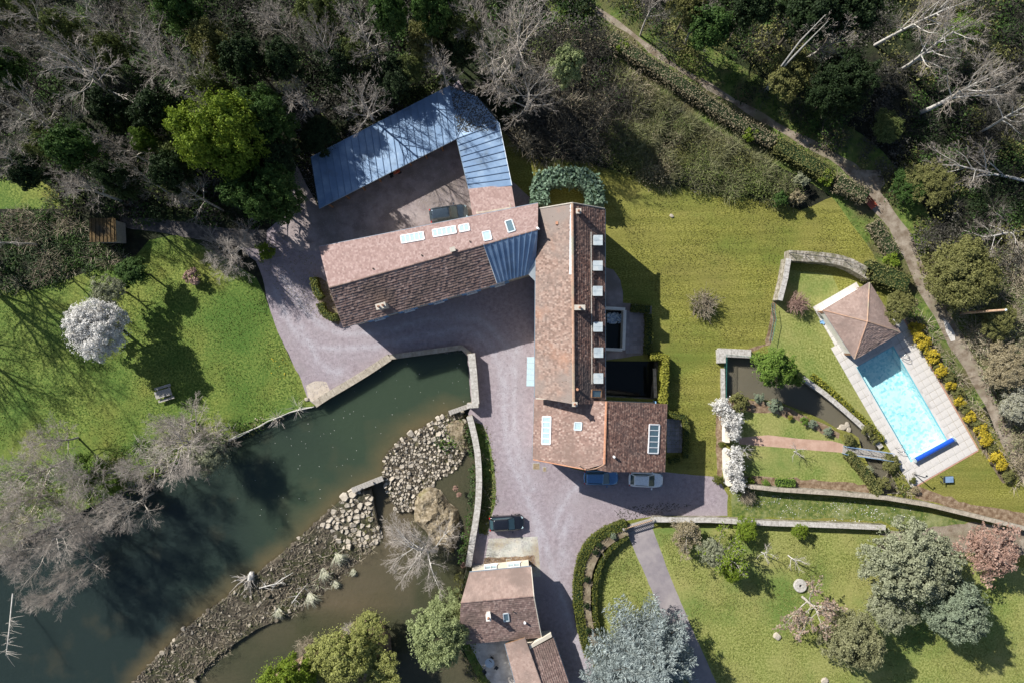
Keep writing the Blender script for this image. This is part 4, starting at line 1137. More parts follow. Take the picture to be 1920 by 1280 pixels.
# ---------------------------------------------------------------- cottage by the road
CT_E, CT_R, CT_S = 3.4, 5.6, 3.0
c_n0, c_n1 = P(880, 1073, CT_E), P(995.5, 1062, CT_E)
c_r0, c_r1 = P(864, 1129, CT_R), P(1000.5, 1116.5, CT_R)
c_s0, c_s1 = P(859, 1207, CT_S), P(1014.8, 1192.5, CT_S)
cot = empty('cottage', P(935, 1120), 'small cream cottage beside the creek with brown two-toned roof and white chimney', 'house')
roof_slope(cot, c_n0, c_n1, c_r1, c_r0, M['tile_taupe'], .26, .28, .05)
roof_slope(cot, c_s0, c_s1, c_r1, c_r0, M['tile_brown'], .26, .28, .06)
ridge_caps(cot, c_r0, c_r1, M['tile_brown'], .1)
for a, b in ((c_n1, c_r1), (c_r1, c_s1)):
    mb = MB(); mb.tube([a + Vector((.04, 0, .05)), b + Vector((.04, 0, .05))], .07, 5); mb.build('verge_strip', M['mortar'], cot)
cb = inset([c_n0, c_n1, c_s1, c_s0], .25)
walls(cot, cb, CT_S - .1, M['render_wall'])
mb = MB(); a, b = Vector(cb[0]), Vector(cb[1]); 
gable(cot, (cb[1].x, cb[1].y, CT_S - .1), (cb[2].x, cb[2].y, CT_S - .1), c_r1 + Vector((-.3, 0, -.25)), M['render_wall'])
gable(cot, (cb[0].x, cb[0].y, CT_S - .1), (cb[3].x, cb[3].y, CT_S - .1), c_r0 + Vector((.3, 0, -.25)), M['render_wall'])
d_ = (Vector(cb[1]) - Vector(cb[0])).normalized(); nrm = Vector((-d_.y, d_.x))
for t in (.33, .74):
    c_ = lerp(Vector(cb[0]), Vector(cb[1]), t)
    window(cot, c_ - d_ * .7, c_ + d_ * .7, .9, 2.3, nrm, None, .12, M['glass_pale'])
pCS = plane_of(c_s0, c_s1, c_r0)
skylight(cot, pCS, [(943.5, 1149), (953, 1148), (954.5, 1162), (945, 1163)], 1, 'roof_window', M['zinc_light'], M['glass'])
cp = P(915.5, 1159, 6.2); chimney(cot, cp, .42, .62, 3.8, 5.9, M['white_wall'], .1, 1, M['terracotta'], M['white_wall'])
mb = MB(); mb.cyl(on(984, 1165, pCS), .14, .35, 8); mb.build('roof_vent', M['white_paint'], cot)
mb = MB(); mb.cyl(on(962, 1145, pCS), .07, .25, 6); mb.build('roof_vent', M['bark_dark'], cot)
# annexe behind the cottage
AN_E, AN_R = 2.7, 4.2
a_w0, a_w1 = P(947.6, 1206.5, AN_E), P(975, 1310, AN_E)
a_r0, a_r1 = P(984, 1195, AN_R), P(1025, 1310, AN_R)
a_b0 = P(993.5, 1216.5, AN_R - .35); a_e0 = P(1037, 1195, AN_E); a_e1 = P(1076, 1310, AN_E)
anx = empty('cottage_outbuilding', P(1000, 1260), 'low outbuilding with ribbed brown roof next to the cottage terrace', 'building')
roof_slope(anx, a_w0, a_w1, a_r1, a_r0, M['tile_taupe'], .26, .28, .05)
roof_slope(anx, a_e0, a_e1, a_r1 + Vector((.05, 0, -.02)), a_b0, M['tile_brown'], .26, .3, .07)
ridge_caps(anx, a_r0, a_r1, M['tile_taupe'], .1)
ab = inset([a_w0, a_e0, a_e1, a_w1], .25)
walls(anx, ab, AN_E - .12, M['render_wall'])
mb = MB(); mb.slab([P(993.5, 1216, AN_R - .25), P(1035, 1193, AN_E + .2), P(1033, 1186, AN_E + .2), P(992, 1210, AN_R - .25)], .5, Vector((0, 0, 1)))
mb.build('parapet', M['render_wall'], anx)

# ---------------------------------------------------------------- pool house with hipped roof
PH_E, PH_R = 2.45, 4.1
h = [P(1630, 530, PH_E), P(1543, 582, PH_E), P(1602, 672.5, PH_E), P(1687, 622.5, PH_E)]
ap = P(1626, 603, PH_R)
pav = empty('pool_house', P(1608, 600), 'square pool house with hipped taupe tiled roof at the head of the pool', 'pavilion')
for i, mt in enumerate(('tile_taupe', 'tile_taupe', 'tile_taupe', 'tile_taupe')):
    a, b = h[i], h[(i + 1) % 4]
    mb = MB(); mb.slab([a, b, ap], .1); ro = mb.build('roof', M['wood_brown'], pav)
    tiles_on(a, b, lerp(ap, b, .01), lerp(ap, a, .01), .24, .3, 'roof_tiles', M[mt], ro, .05 if i != 2 else .09)
    g = MB(); dn = Vector((0, 0, -.08)); g.tube([a + dn, b + dn], .05, 6); g.build('gutter', M['gutter'], ro)
    ridge_caps(pav, a + Vector((0, 0, .04)), ap + Vector((0, 0, .04)), M['ridge'], .08)
mb = MB(); mb.cyl(ap - Vector((0, 0, .05)), .14, .2, 8, .05); mb.build('finial', M['ridge'], pav)
pb = inset(h, .4)
for i in range(4):
    a, b = pb[i], pb[(i + 1) % 4]
    if i in (0, 1, 3):
        mb = MB(); m_ = (Vector(a) + Vector(b)) / 2; mb.box((m_.x, m_.y, 1.15), (Vector(b) - Vector(a)).length - .3, .2, 2.3, math.atan2(b.y - a.y, b.x - a.x)); mb.build('wall', M['white_wall'], pav)
for p in pb:
    mb = MB(); mb.box((p.x, p.y, 1.2), .25, .25, 2.4, .5); mb.build('post', M['wood_brown'], pav)
mb = MB(); mb.slab([P(1640, 645, .03) + Vector((-2.4, 1.6, 2.3)), P(1640, 645, .03) + Vector((-2.4, 1.6, 2.3)) + Vector((.01, .0, 0)), P(1640, 645, .03)], .01) if False else None

# rusty roofed shed in the wood
sh = empty('rusty_shed', P(192, 437), 'small shed with rusty flat sheet roof at the wood edge', 'shed')
zz = 2.4
mb = MB(); mb.slab([P(167, 409, zz + .25), P(216, 409, zz + .25), P(218, 454, zz), P(168, 454, zz)], .08); ro = mb.build('roof', M['rust'], sh)
for i in range(7):
    m2 = MB(); t = (i + .5) / 7; a, b = lerp(P(167, 409, zz + .28), P(216, 409, zz + .28), t), lerp(P(168, 454, zz + .03), P(218, 454, zz + .03), t); m2.tube([a, b], .05, 5); m2.build('roof_rib', M['rust'], ro)
walls(sh, inset([P(167, 409, zz), P(216, 409, zz), P(218, 454, zz), P(168, 454, zz)], .2), zz - .08, M['wood_grey'])
mb = MB(); q = P(193, 451, 1.0); mb.box((q.x, q.y - .02, 1.0), .9, .06, 1.95); mb.build('door', M['wood_brown'], sh)
M['tile_band'] = plain('tile_band', (.2, .5, .58), .3)
# ---------------------------------------------------------------- swimming pool
PO = P(1605, 688); ex = (P(1674.5, 648) - PO); PWID = ex.length; ex.normalize()
ey = Vector((ex.y, -ex.x, 0)); PLEN = (P(1715, 861) - PO).length
def pp(a, b, z=0.0): q = PO + ex * a + ey * b; return Vector((q.x, q.y, z))
ANGP = math.atan2(ex.y, ex.x)
pool = empty('swimming_pool', pp(PWID / 2, PLEN / 2), 'rectangular pale turquoise swimming pool beside the hipped pool house', 'swimming pool')
mb = MB(); D = 1.35
for q in ([pp(-.1, -.1, -D), pp(PWID + .1, -.1, -D), pp(PWID + .1, PLEN + .1, -D), pp(-.1, PLEN + .1, -D)],): mb.slab(q, .1)
mb.build('pool_floor', M['caustic_liner'], pool)
cr = [(0, 0), (PWID, 0), (PWID, PLEN), (0, PLEN)]
for i in range(4):
    a, b = pp(*cr[i]), pp(*cr[(i + 1) % 4])
    m2 = MB(); m2.add([(a.x, a.y, -D), (b.x, b.y, -D), (b.x, b.y, .02), (a.x, a.y, .02)], [(0, 1, 2, 3)]); m2.build('pool_wall', M['caustic_liner'], pool)
for i in range(4):
    a, b = pp(*cr[i], -.06), pp(*cr[(i + 1) % 4], -.06); m_ = (a + b) / 2; inw = (pp(PWID / 2, PLEN / 2) - m_); inw.z = 0; inw.normalize()
    m2 = MB(); m2.box(m_ + inw * .03, (b - a).length - (.0 if i % 2 else .12), .05, .22, math.atan2((b - a).y, (b - a).x)); m2.build('tile_band', M['tile_band'], pool)
    m2 = MB(); m2.box(m_ - inw * .16 + Vector((0, 0, .085 + .003 * (i % 2))), (b - a).length + (.64 if i % 2 else -.02), .32, .05, math.atan2((b - a).y, (b - a).x)); m2.build('coping', M['deck'], pool)
for i in range(3):
    m2 = MB(); c_ = pp(PWID / 2, .25 + .32 * i, -.3 - .3 * i - .4); m2.box(c_, PWID - .1, .5 + .0 * i, .8, ANGP); m2.build('pool_step', M['caustic_liner'], pool)
mb = MB(); mb.add([pp(0, 0, -.12), pp(PWID, 0, -.12), pp(PWID, PLEN, -.12), pp(0, PLEN, -.12)], [(0, 3, 2, 1)]); mb.build('pool_water', M['pool_water'], pool)
# deck: slabs laid in rectangles round the pool, each its own part
deck = empty('pool_deck', pp(PWID / 2, -3, 0), 'pale stone slab terrace laid all round the swimming pool', 'terrace')
mb = MB(); base = [pp(-1.35, -9.6), pp(5.6, -9.6), pp(PWID + 2.9, PLEN + 2.9), pp(-1.3, PLEN + 2.9)]
def deck_rect(a0, b0, a1, b1, sw=.95, sl=.62):
    nx = max(1, round((a1 - a0) / sw)); ny = max(1, round((b1 - b0) / sl)); wx, wy = (a1 - a0) / nx, (b1 - b0) / ny
    shared = MB(); shared.box((0, 0, 0), wx - .045, wy - .045, .06); me = shared.mesh('paving_slab'); me.materials.append(M['deck'])
    for i in range(nx):
        for j in range(ny):
            o = bpy.data.objects.new('paving_slab', me); COL.objects.link(o); o.parent = deck
            q = pp(a0 + (i + .5) * wx, b0 + (j + .5) * wy, .005 + R.uniform(-.003, .003)) - Vector(deck.location)
            o.location = q; o.rotation_euler = (R.uniform(-.003, .003), R.uniform(-.003, .003), ANGP)
deck_rect(-1.45, -3.4, 0, PLEN + 2.7, .72, 1.0)
deck_rect(PWID, -3.4, PWID + 2.55, PLEN + 2.7, .85, .85)
deck_rect(0, -3.4, PWID, 0, 1.0, 1.0)
deck_rect(0, PLEN, PWID, PLEN + 2.7, 1.0, .9)
deck_rect(-.9, -8.6, 5.0, -3.4, 1.1, 1.0)
mb = MB(); e_ = .11
q = [(-1.45, -3.4), (-1.45, PLEN + 2.7), (PWID + 2.55, PLEN + 2.7), (PWID + 2.55, -3.4)]
for a, b in ((1, 2), (2, 3)):
    p0, p1 = pp(*q[a], .02), pp(*q[b], .02); dd = (p1 - p0).normalized(); nn = Vector((dd.y, -dd.x, 0))
    if nn.dot(pp(*q[a]) - pp(PWID / 2, PLEN / 2)) < 0: nn = -nn
    mb.slab([p0 + nn * .02, p1 + nn * .02, p1 + nn * .14, p0 + nn * .14], .1, Vector((0, 0, 1)))
mb.build('brick_edging', M['edge_brick'], deck)
# bedding under the slabs
mb = MB()
for a0, b0, a1, b1 in ((-1.45, -3.4, 0, PLEN + 2.7), (PWID, -3.4, PWID + 2.55, PLEN + 2.7), (0, -3.4, PWID, 0), (0, PLEN, PWID, PLEN + 2.7), (-.9, -8.6, 5.0, -3.41)):
    mb.slab([pp(a0, b0, -.014 + .0001 * b0), pp(a1, b0, -.014 + .0001 * b0), pp(a1, b1, -.014 + .0001 * b0), pp(a0, b1, -.014 + .0001 * b0)], .2, Vector((0, 0, 1)))
mb.v = [(x, y, z + .02) for x, y, z in mb.v]
mb.build('deck_bedding', M['concrete'], deck)
# roller cover
rc = empty('pool_cover_roller', pp(PWID / 2, PLEN - .35, 0), 'rolled up bright blue pool cover on its reel across the far end', 'pool cover')
a, b = P(1716, 862, .45), P(1788, 823, .45)
mb = MB(); mb.tube([lerp(a, b, .02), lerp(a, b, .98)], .27, 14)
mb.build('rolled_cover', M['cover_blue'], rc, smooth=False)
mb = MB(); mb.tube([a, b], .05, 8); mb.build('reel_axle', M['chrome'], rc)
for t in (-.01, 1.01):
    c_ = lerp(a, b, t); mb = MB(); mb.box((c_.x, c_.y, .24), .1, .5, .48, ANGP); mb.build('reel_stand', M['white_paint'], rc)
    mb = MB(); dd = (b - a).normalized(); mb.tube([c_ - dd * .04, c_ + dd * .04], .33, 14); mb.build('end_disc', M['glass_pale'], rc)
def ladder(px, label, rz):
    t = empty('pool_ladder', P(*px), label, 'pool ladder')
    for s in (-.27, .27):
        mb = MB(); o = P(*px); f = Vector((math.cos(rz), math.sin(rz), 0)); r_ = Vector((-f.y, f.x, 0))
        pts = [o + r_ * s - f * .55 + Vector((0, 0, .02)), o + r_ * s - f * .5 + Vector((0, 0, .6)), o + r_ * s - f * .2 + Vector((0, 0, .85)), o + r_ * s + f * .1 + Vector((0, 0, .75)), o + r_ * s + f * .2 + Vector((0, 0, .3)), o + r_ * s + f * .2 + Vector((0, 0, -1.0))]
        mb.tube(pts, .028, 7); mb.build('handrail', M['chrome'], t, smooth=True)
    for z in (-.25, -.55, -.85):
        mb = MB(); c_ = o + f * .2; mb.box((c_.x, c_.y, z), .08, .54, .03, rz); mb.build('step', M['chrome'], t)
ladder((1691, 668), 'steel pool ladder next to the pool house end of the pool', ANGP + math.pi)
ladder((1688, 838), 'steel pool ladder on the footbridge side of the pool', ANGP)
# outdoor shower and pump housing at the deck corner
sh_ = empty('outdoor_shower', P(1714, 888), 'slim dark outdoor shower standing on the pool deck corner', 'shower')
mb = MB(); mb.tube([P(1714, 888), P(1714, 888) + Vector((0, 0, 2.1))], .06, 8); mb.build('column', M['black_metal'], sh_)
mb = MB(); c_ = P(1714, 888) + Vector((.25, .15, 2.05)); mb.tube([P(1714, 888) + Vector((0, 0, 2.1)), c_], .03, 6); mb.cyl(c_ - Vector((0, 0, .05)), .12, .04, 10); mb.build('shower_head', M['black_metal'], sh_)
mb = MB(); mb.box(P(1714, 888) + Vector((0, 0, .03)), .5, .5, .06, ANGP); mb.build('base', M['wood_grey'], sh_)
# sun lounger on the lawn
lg = empty('sun_lounger', P(1771, 898), 'dark grey sun lounger alone on the lawn below the pool', 'sun lounger')
c_ = P(1772, 897)
mb = MB(); mb.box(c_ + Vector((.25, 0, .36)), .95, .68, .08, .04); mb.build('seat', M['zinc'], lg)
mb = MB(); mb.box(c_ + Vector((-.42, -.02, .52)), .5, .68, .08, .04, Matrix.Rotation(.7, 3, 'Y')); mb.build('backrest', M['black_metal'], lg)
for dx, dy in ((-.6, -.28), (-.6, .28), (.65, -.28), (.65, .28)):
    mb = MB(); mb.box(c_ + Vector((dx, dy, .16)), .06, .06, .32, .04); mb.build('leg', M['black_metal'], lg)
mb = MB(); mb.tube([c_ + Vector((-.7, -.4, .3)), c_ + Vector((.7, -.36, .3))], .025, 6); mb.tube([c_ + Vector((-.7, .36, .3)), c_ + Vector((.7, .4, .3))], .025, 6); mb.build('frame', M['black_metal'], lg)
# towels / toys at the pool house
solo_mb = MB(); c_ = P(1541, 604)
solo_mb.box(c_ + Vector((0, 0, .06)), .5, .2, .1, .5); solo_mb.box(c_ + Vector((.1, -.12, .14)), .25, .3, .08, 1.1); solo_mb.tube([c_ + Vector((-.3, .1, .05)), c_ + Vector((.3, .25, .3))], .04, 6)
solo('pool_toy', solo_mb, M['blue_paint'], c_, 'small blue pool toy lying on the slabs by the pool house', 'toy')
dr = empty('folding_chair', P(1534, 588), 'folded dark chair leaning at the corner of the pool house', 'chair')
c_ = P(1535, 588)
mb = MB(); mb.box(c_ + Vector((0, 0, .42)), .5, .45, .05, .6); mb.build('seat', M['wood_grey'], dr)
mb = MB(); mb.box(c_ + Vector((-.2, -.12, .7)), .05, .45, .5, .6); mb.build('backrest', M['wood_grey'], dr)
for dx, dy in ((-.2, -.2), (-.2, .2), (.2, -.2), (.2, .2)):
    mb = MB(); mb.tube([c_ + Vector((dx, dy, 0)), c_ + Vector((dx, dy, .42))], .02, 5); mb.build('leg', M['black_metal'], dr)

# ---------------------------------------------------------------- cars
def car(px, rz, paint, label, Lc=4.15, Wc=1.76, Hc=1.48, estate=0.0, roofmat=None):
    c0 = P(*px)
    t = empty('parked_car', c0, label, 'car', 'cars parked on the estate', rz)
    hw = Wc / 2; hL = Lc / 2
    # body: rings along the length (rear to front), superellipse plan
    st = [(-hL, .62, .44, .8), (-hL + .08, .8, .34, .88), (-hL + .28, .94, .26, .95), (-hL + .7, 1.0, .2, .97), (-hL * .3, 1.0, .18, .96), (hL * .25, 1.0, .18, .95), (hL * .45, .99, .2, .93), (hL - .62, .95, .22, .86), (hL - .3, .84, .26, .78), (hL - .1, .66, .32, .68), (hL, .42, .4, .58)]
    bm = bmesh.new(); rings = []
    for x, kw, zb, zt in st:
        yw = hw * kw
        prof = [(0, zb), (yw * .82, zb), (yw * .97, zb + .12), (yw, (zb + zt) * .52), (yw * .96, zt - .08), (yw * .84, zt), (yw * .45, zt + .025), (0, zt + .035)]
        ring = [bm.verts.new((x, y, z)) for y, z in prof] + [bm.verts.new((x, -y, z)) for y, z in prof[-2:0:-1]]
        rings.append(ring)
    for r0, r1 in zip(rings, rings[1:]):
        k = len(r0)
        for i in range(k): bm.faces.new((r0[i], r0[(i + 1) % k], r1[(i + 1) % k], r1[i]))
    bm.faces.new(rings[0]); bm.faces.new(rings[-1][::-1])
    bmesh.ops.recalc_face_normals(bm, faces=bm.faces)
    bmesh.ops.subdivide_edges(bm, edges=[e for e in bm.edges], cuts=1, use_grid_fill=True, smooth=.4)
    me = bpy.data.meshes.new('body'); bm.to_mesh(me); bm.free(); me.polygons.foreach_set('use_smooth', [True] * len(me.polygons))
    bo = link('body', me, paint, t); sb = bo.modifiers.new('smooth', 'SUBSURF'); sb.levels = 1; sb.render_levels = 2
    # greenhouse: base ring at the belt line, top ring at the roof
    xb0, xb1 = -hL + .14 - estate * .0, hL * .47
    xt0, xt1 = -hL + .55 - estate * .25, hL * .08
    zb, zt = .94, Hc - .06
    wb, wt = hw * .9, hw * .7
    B = [(xb0, -wb * .86), (xb1, -wb * .9), (xb1, wb * .9), (xb0, wb * .86)]
    T = [(xt0, -wt * .93), (xt1, -wt), (xt1, wt), (xt0, wt * .93)]
    def glass(name, i, j, ins=.05):
        a, b, c, d = Vector((*B[i], zb)), Vector((*B[j], zb)), Vector((*T[j], zt)), Vector((*T[i], zt))
        mb = MB(); q = [lerp(lerp(a, b, s), lerp(d, c, s), u) for s, u in ((ins, .06), (1 - ins, .06), (1 - ins, .97), (ins, .97))]
        nrm = (b - a).cross(d - a).normalized()
        if nrm.dot(a - Vector((0, 0, 1))) < 0: nrm = -nrm
        mb.slab([x + nrm * .018 for x in q], .03, nrm); mb.build(name, M['car_glass'], t, local=True)
    mb = MB(); a = [(*p, zb) for p in B] + [(*p, zt) for p in T]
    mb.add(a, [(0, 1, 5, 4), (1, 2, 6, 5), (2, 3, 7, 6), (3, 0, 4, 7)]); mb.build('pillars', paint, t, local=True)
    glass('windscreen', 1, 2, .04); glass('rear_window', 3, 0, .08); glass('side_window', 0, 1, .06); glass('side_window', 2, 3, .06)
    # roof skin, gently crowned
    bm = bmesh.new(); nx, ny = 8, 6; grid = []
    for i in range(nx + 1):
        row = []
        for j in range(ny + 1):
            s = i / nx; u = j / ny * 2 - 1
            x = xt0 - .05 + (xt1 + .05 - xt0 + .05) * s; wloc = wt * (.95 + .07 * s) + .03
            z = zt + .01 + .06 * (1 - u * u) * (1 - (2 * s - 1) ** 2 * .6)
            row.append(bm.verts.new((x, u * wloc * (1 - .06 * abs(2 * s - 1) ** 3), z)))
        grid.append(row)
    for i in range(nx):
        for j in range(ny): bm.faces.new((grid[i][j], grid[i + 1][j], grid[i + 1][j + 1], grid[i][j + 1]))
    ext = bmesh.ops.extrude_face_region(bm, geom=bm.faces[:]); bmesh.ops.translate(bm, verts=[v for v in ext['geom'] if isinstance(v, bmesh.types.BMVert)], vec=(0, 0, -.04))
    bmesh.ops.recalc_face_normals(bm, faces=bm.faces)
    me = bpy.data.meshes.new('roof'); bm.to_mesh(me); bm.free(); me.polygons.foreach_set('use_smooth', [True] * len(me.polygons))
    link('roof', me, roofmat or paint, t)
    mb = MB(); mb.tube([(xt0 + .12, 0, zt + .06), (xt0 - .02, 0, zt + .22)], .012, 4); mb.build('aerial', M['rubber'], t, local=True)
    for s in (-1, 1):
        mb = MB(); mb.tube([(xt0 + .1, s * wt * .9, zt + .045), (xt1 - .1, s * wt * .95, zt + .045)], .02, 5); mb.build('roof_rail', M['black_metal'], t, local=True)
        for x in (-hL * .6, hL * .62):
            mb = MB(); mb.tube([(x, s * (hw - .2), .32), (x, s * (hw + .01), .32)], .32, 16); wh = mb.build('wheel', M['rubber'], t, local=True)
            m2 = MB(); m2.tube([(x, s * (hw - .02), .32), (x, s * (hw + .03), .32)], .2, 12); m2.build('rim', M['chrome'], wh, local=True)
        mb = MB(); mb.box((hL - .27, s * hw * .66, .735), .26, .2, .08, -s * .5); mb.build('headlight', M['glass_pale'], t, local=True)
        mb = MB(); mb.box((-hL + .14, s * hw * .76, .84), .14, .2, .16, s * .45); mb.build('tail_light', M['tail_red'], t, local=True)
        mb = MB(); mb.box((hL * .32, s * (hw + .1), 1.0), .14, .22, .15, s * .2); mb.build('door_mirror', paint, t, local=True)
    for i, (w0, x_) in enumerate(((hL - .02, .5), (-hL + .02, .55))):
        mb = MB(); mb.box((w0, 0, .42), .06, .52, .11); mb.build('number_plate', M['white_paint'], t, local=True)
    mb = MB(); mb.tube([(xb1 + .02, -.5, zb + .03), (xb1 - .1, .15, zb + .1)], .012, 4); mb.tube([(xb1 + .02, .1, zb + .03), (xb1 - .1, .65, zb + .1)], .012, 4); mb.build('wiper', M['rubber'], t, local=True)
    return t
M['car_glass'] = plain('car_glass', (.035, .07, .085), .04, 0, 1.0)
M['tail_red'] = plain('tail_red', (.5, .02, .015), .3)
M['paint_black'] = plain('paint_black', (.012, .014, .02), .18, .2, .6, 1.0)
M['paint_blue'] = plain('paint_blue', (.09, .22, .42), .25, .4, .6, 1.0)
M['paint_white'] = plain('paint_white', (.82, .84, .86), .3, 0, .6, 1.0)
M['paint_slate'] = plain('paint_slate', (.06, .085, .11), .22, .5, .6, 1.0)
car((950, 977), rad(3), M['paint_black'], 'black hatchback parked alone on the open driveway near the cottage', 4.1, 1.76, 1.46)
car((1125.5, 892.5), rad(-1), M['paint_blue'], 'blue estate car in the shade under the annexe roof edge', 4.05, 1.72, 1.5, 1)
car((1209, 896.5), rad(-3), M['paint_white'], 'white hatchback in the shade below the annexe roof', 4.0, 1.74, 1.46)
car((842.5, 403), rad(8), M['paint_slate'], 'dark slate sport utility car in the garage yard beside the long wing', 4.5, 1.84, 1.66, 1)

# red garden machine and pots seen at the garage eave
mw = empty('ride_on_mower', P(744, 322), 'red ride-on mower half under the long zinc garage roof', 'mower')
c_ = P(744, 322)
mb = MB(); mb.box(c_ + Vector((0, 0, .45)), .8, .6, .35, .4); mb.build('bonnet', M['red_paint'], mw)
mb = MB(); mb.box(c_ + Vector((-.6, -.3, .5)), .4, .5, .12, .4); mb.box(c_ + Vector((-.8, -.38, .72)), .1, .5, .4, .4); mb.build('seat', M['rubber'], mw)
for dx, dy in ((.3, .45), (.4, -.2), (-.75, .02), (-.55, -.65)):
    mb = MB(); q = c_ + Vector((dx, dy, .2)); mb.tube([q + Vector((.04, -.08, 0)), q + Vector((-.04, .08, 0))], .2, 10); mb.build('wheel', M['rubber'], mw)
mb = MB(); mb.tube([c_ + Vector((-.2, -.1, .6)), c_ + Vector((-.35, -.17, .9))], .025, 6); mb.cyl(c_ + Vector((-.35, -.17, .9)), .18, .03, 10); mb.build('steering_wheel', M['rubber'], mw)
mw['label'] = 'red garden tractor half under the long zinc garage roof'

# ---------------------------------------------------------------- walls and fences
def wall_line(px, width, h, mat, name, label, cat='wall', capmat=None, z0=0.0, capover=.04, cap_px=None, zt=None):
    pts = [P(u, v) for u, v in px]
    t = empty(name, pts[0], label, cat)
    L = []; Rr = []
    for i, p in enumerate(pts):
        d = (pts[min(i + 1, len(pts) - 1)] - pts[max(i - 1, 0)]).normalized(); n = Vector((-d.y, d.x, 0)) * width / 2
        L.append(p + n); Rr.append(p - n)
    mb = MB()
    for i in range(len(pts) - 1):
        q = [L[i], L[i + 1], Rr[i + 1], Rr[i]]
        mb.prism([(p.x, p.y) for p in q], z0, h)
    mb.build('masonry', mat, t)
    if capmat:
        # coping stones, each a part
        for i in range(len(pts) - 1):
            ln = (pts[i + 1] - pts[i]).length; k = max(1, int(round(ln / .8)))
            for j in range(k):
                a0, a1 = (j + .015) / k, (j + .985) / k
                m2 = MB(); o = capover
                q = [lerp(L[i], L[i + 1], a0), lerp(L[i], L[i + 1], a1), lerp(Rr[i], Rr[i + 1], a1), lerp(Rr[i], Rr[i + 1], a0)]
                c = sum(q, Vector()) / 4
                nrm = (L[i] - Rr[i]).normalized() * o
                zz = h + .09 + R.uniform(-.012, .012)
                m2.slab([q[0] + nrm + Vector((0, 0, zz)), q[1] + nrm + Vector((0, 0, zz)), q[2] - nrm + Vector((0, 0, zz)), q[3] - nrm + Vector((0, 0, zz))], .09, Vector((0, 0, 1)))
                m2.build('coping_stone', capmat, t)
    return t
wall_line(smooth_px([(592, 757), (616, 741), (642, 726), (690, 697), (732, 669)], 2), .75, .45, M['stone_wall'], 'river_wall', 'low rough stone wall between the gravel drive and the green river', 'wall', M['stone'])
wall_line([(732, 669), (792, 661), (866, 651), (882, 664)], .5, .5, M['stone_wall'], 'river_wall', 'shaded stone parapet at the head of the river below the long wing', 'wall', M['stone'])
wall_line([(885, 662), (889, 700), (893, 755)], .75, 1.3, M['house_stone'], 'sluice_wall', 'tall pale stone wall closing the river beside the driveway', 'wall', M['cap'])
wall_line([(877, 758), (898, 757)], .5, 1.3, M['house_stone'], 'sluice_wall', 'short stone return wall at the sluice corner', 'wall', M['cap'])
wall_line(smooth_px([(881, 778), (887, 800), (896, 845), (899, 900), (896, 950), (888, 1000), (879, 1056)], 2), .62, 1.0, M['stone_wall'], 'creek_wall', 'curving wall with pale flat coping stones along the creek and driveway', 'wall', M['cap'], -2.0)
wall_line([(1397, 907), (1450, 913), (1560, 920), (1649, 928), (1729, 941), (1816, 962), (1925, 989), (2000, 1010)], .4, 1.15, M['stone_wall'], 'garden_wall', 'long stone garden wall running from the blossom bushes to the photo edge', 'wall', M['stone'])
wall_line([(1222, 969), (1329, 970), (1440, 976), (1560, 980), (1652, 984)], .5, .95, M['stone_wall'], 'garden_wall', 'straight pale stone wall from the gate along the daisy strip', 'wall', M['cap'])
wall_line([(1358, 760), (1357, 826)], .42, 1.3, M['white_wall'], 'white_wall', 'upper white painted wall behind the white blossom bushes', 'wall', M['render_wall'])
wall_line([(1357, 838), (1358, 880), (1362, 906)], .42, 1.3, M['white_wall'], 'white_wall', 'lower white painted wall behind the white blossom bushes', 'wall', M['render_wall'])
wall_line([(1344, 660), (1405, 663)], .9, .5, M['cap'], 'pond_wall', 'pale stone parapet at the pond head next to the lime tree', 'wall', M['cap'])
wall_line([(1349, 655), (1350, 680)], .9, .52, M['cap'], 'pond_wall', 'short pale stone block at the pond corner', 'wall', M['cap'])
wall_line([(1353, 690), (1354, 755)], .4, .4, M['stone_wall'], 'pond_wall', 'low stone wall behind the green railing of the pond', 'wall', M['cap'])
wall_line(smooth_px([(1470, 482), (1505, 484), (1550, 488), (1585, 498), (1622, 520)], 2), 1.2, 1.5, M['stone_wall'], 'terrace_wall', 'broad rough stone wall with trellis wires above the pool lawn', 'wall')
wall_line([(1468, 488), (1462, 525), (1452, 565)], .5, 1.6, M['stone_wall'], 'terrace_wall', 'narrow pale topped stone wall dropping from the trellis wall corner', 'wall', M['cap'])
wall_line(smooth_px([(1503, 708), (1541, 735), (1585, 772), (1628, 812), (1650, 838)], 2), .5, .25, M['stone_wall'], 'pond_wall', 'curved stone retaining edge between the pond and the pool lawn', 'wall', M['cap'], -1.5)
wall_line([(1226, 690), (1228, 745)], .3, .3, M['stone_wall'], 'basin_parapet', 'narrow kerb wall along the dark basin under the golden hedge', 'wall', M['stone'])
wall_line([(1130, 577.5), (1171.5, 580)], .35, .35, M['white_wall'], 'white_kerb_wall', 'north white rim of the walled basin beside the tall house', 'wall')
wall_line([(1171, 582), (1168.5, 656)], .35, .36, M['white_wall'], 'white_kerb_wall', 'east white rim of the walled basin beside the tall house', 'wall')
wall_line([(1166, 655.5), (1130, 654)], .35, .35, M['white_wall'], 'white_kerb_wall', 'south white rim of the walled basin beside the tall house', 'wall')
fm = MB()
foam_c = P(1152, 597, -1.3)
rows_ = 14
for i in range(220):
    a = R.uniform(-.85, .85); b = R.uniform(-.6, .6)
    if (a / .85) ** 4 + (b / .6) ** 4 > 1: continue
    c_ = foam_c + Vector((a, b, R.uniform(-.1, .15))); r_ = R.uniform(.07, .16)
    fm.tube([c_ - Vector((0, 0, r_ * .9)), c_ - Vector((0, 0, r_ * .4)), c_ + Vector((0, 0, r_ * .4)), c_ + Vector((0, 0, r_ * .9))], [r_ * .5, r_, r_, r_ * .4], 6)
fo = fm.build('white_water', M['foam'], None, 'stuff', smooth=True)

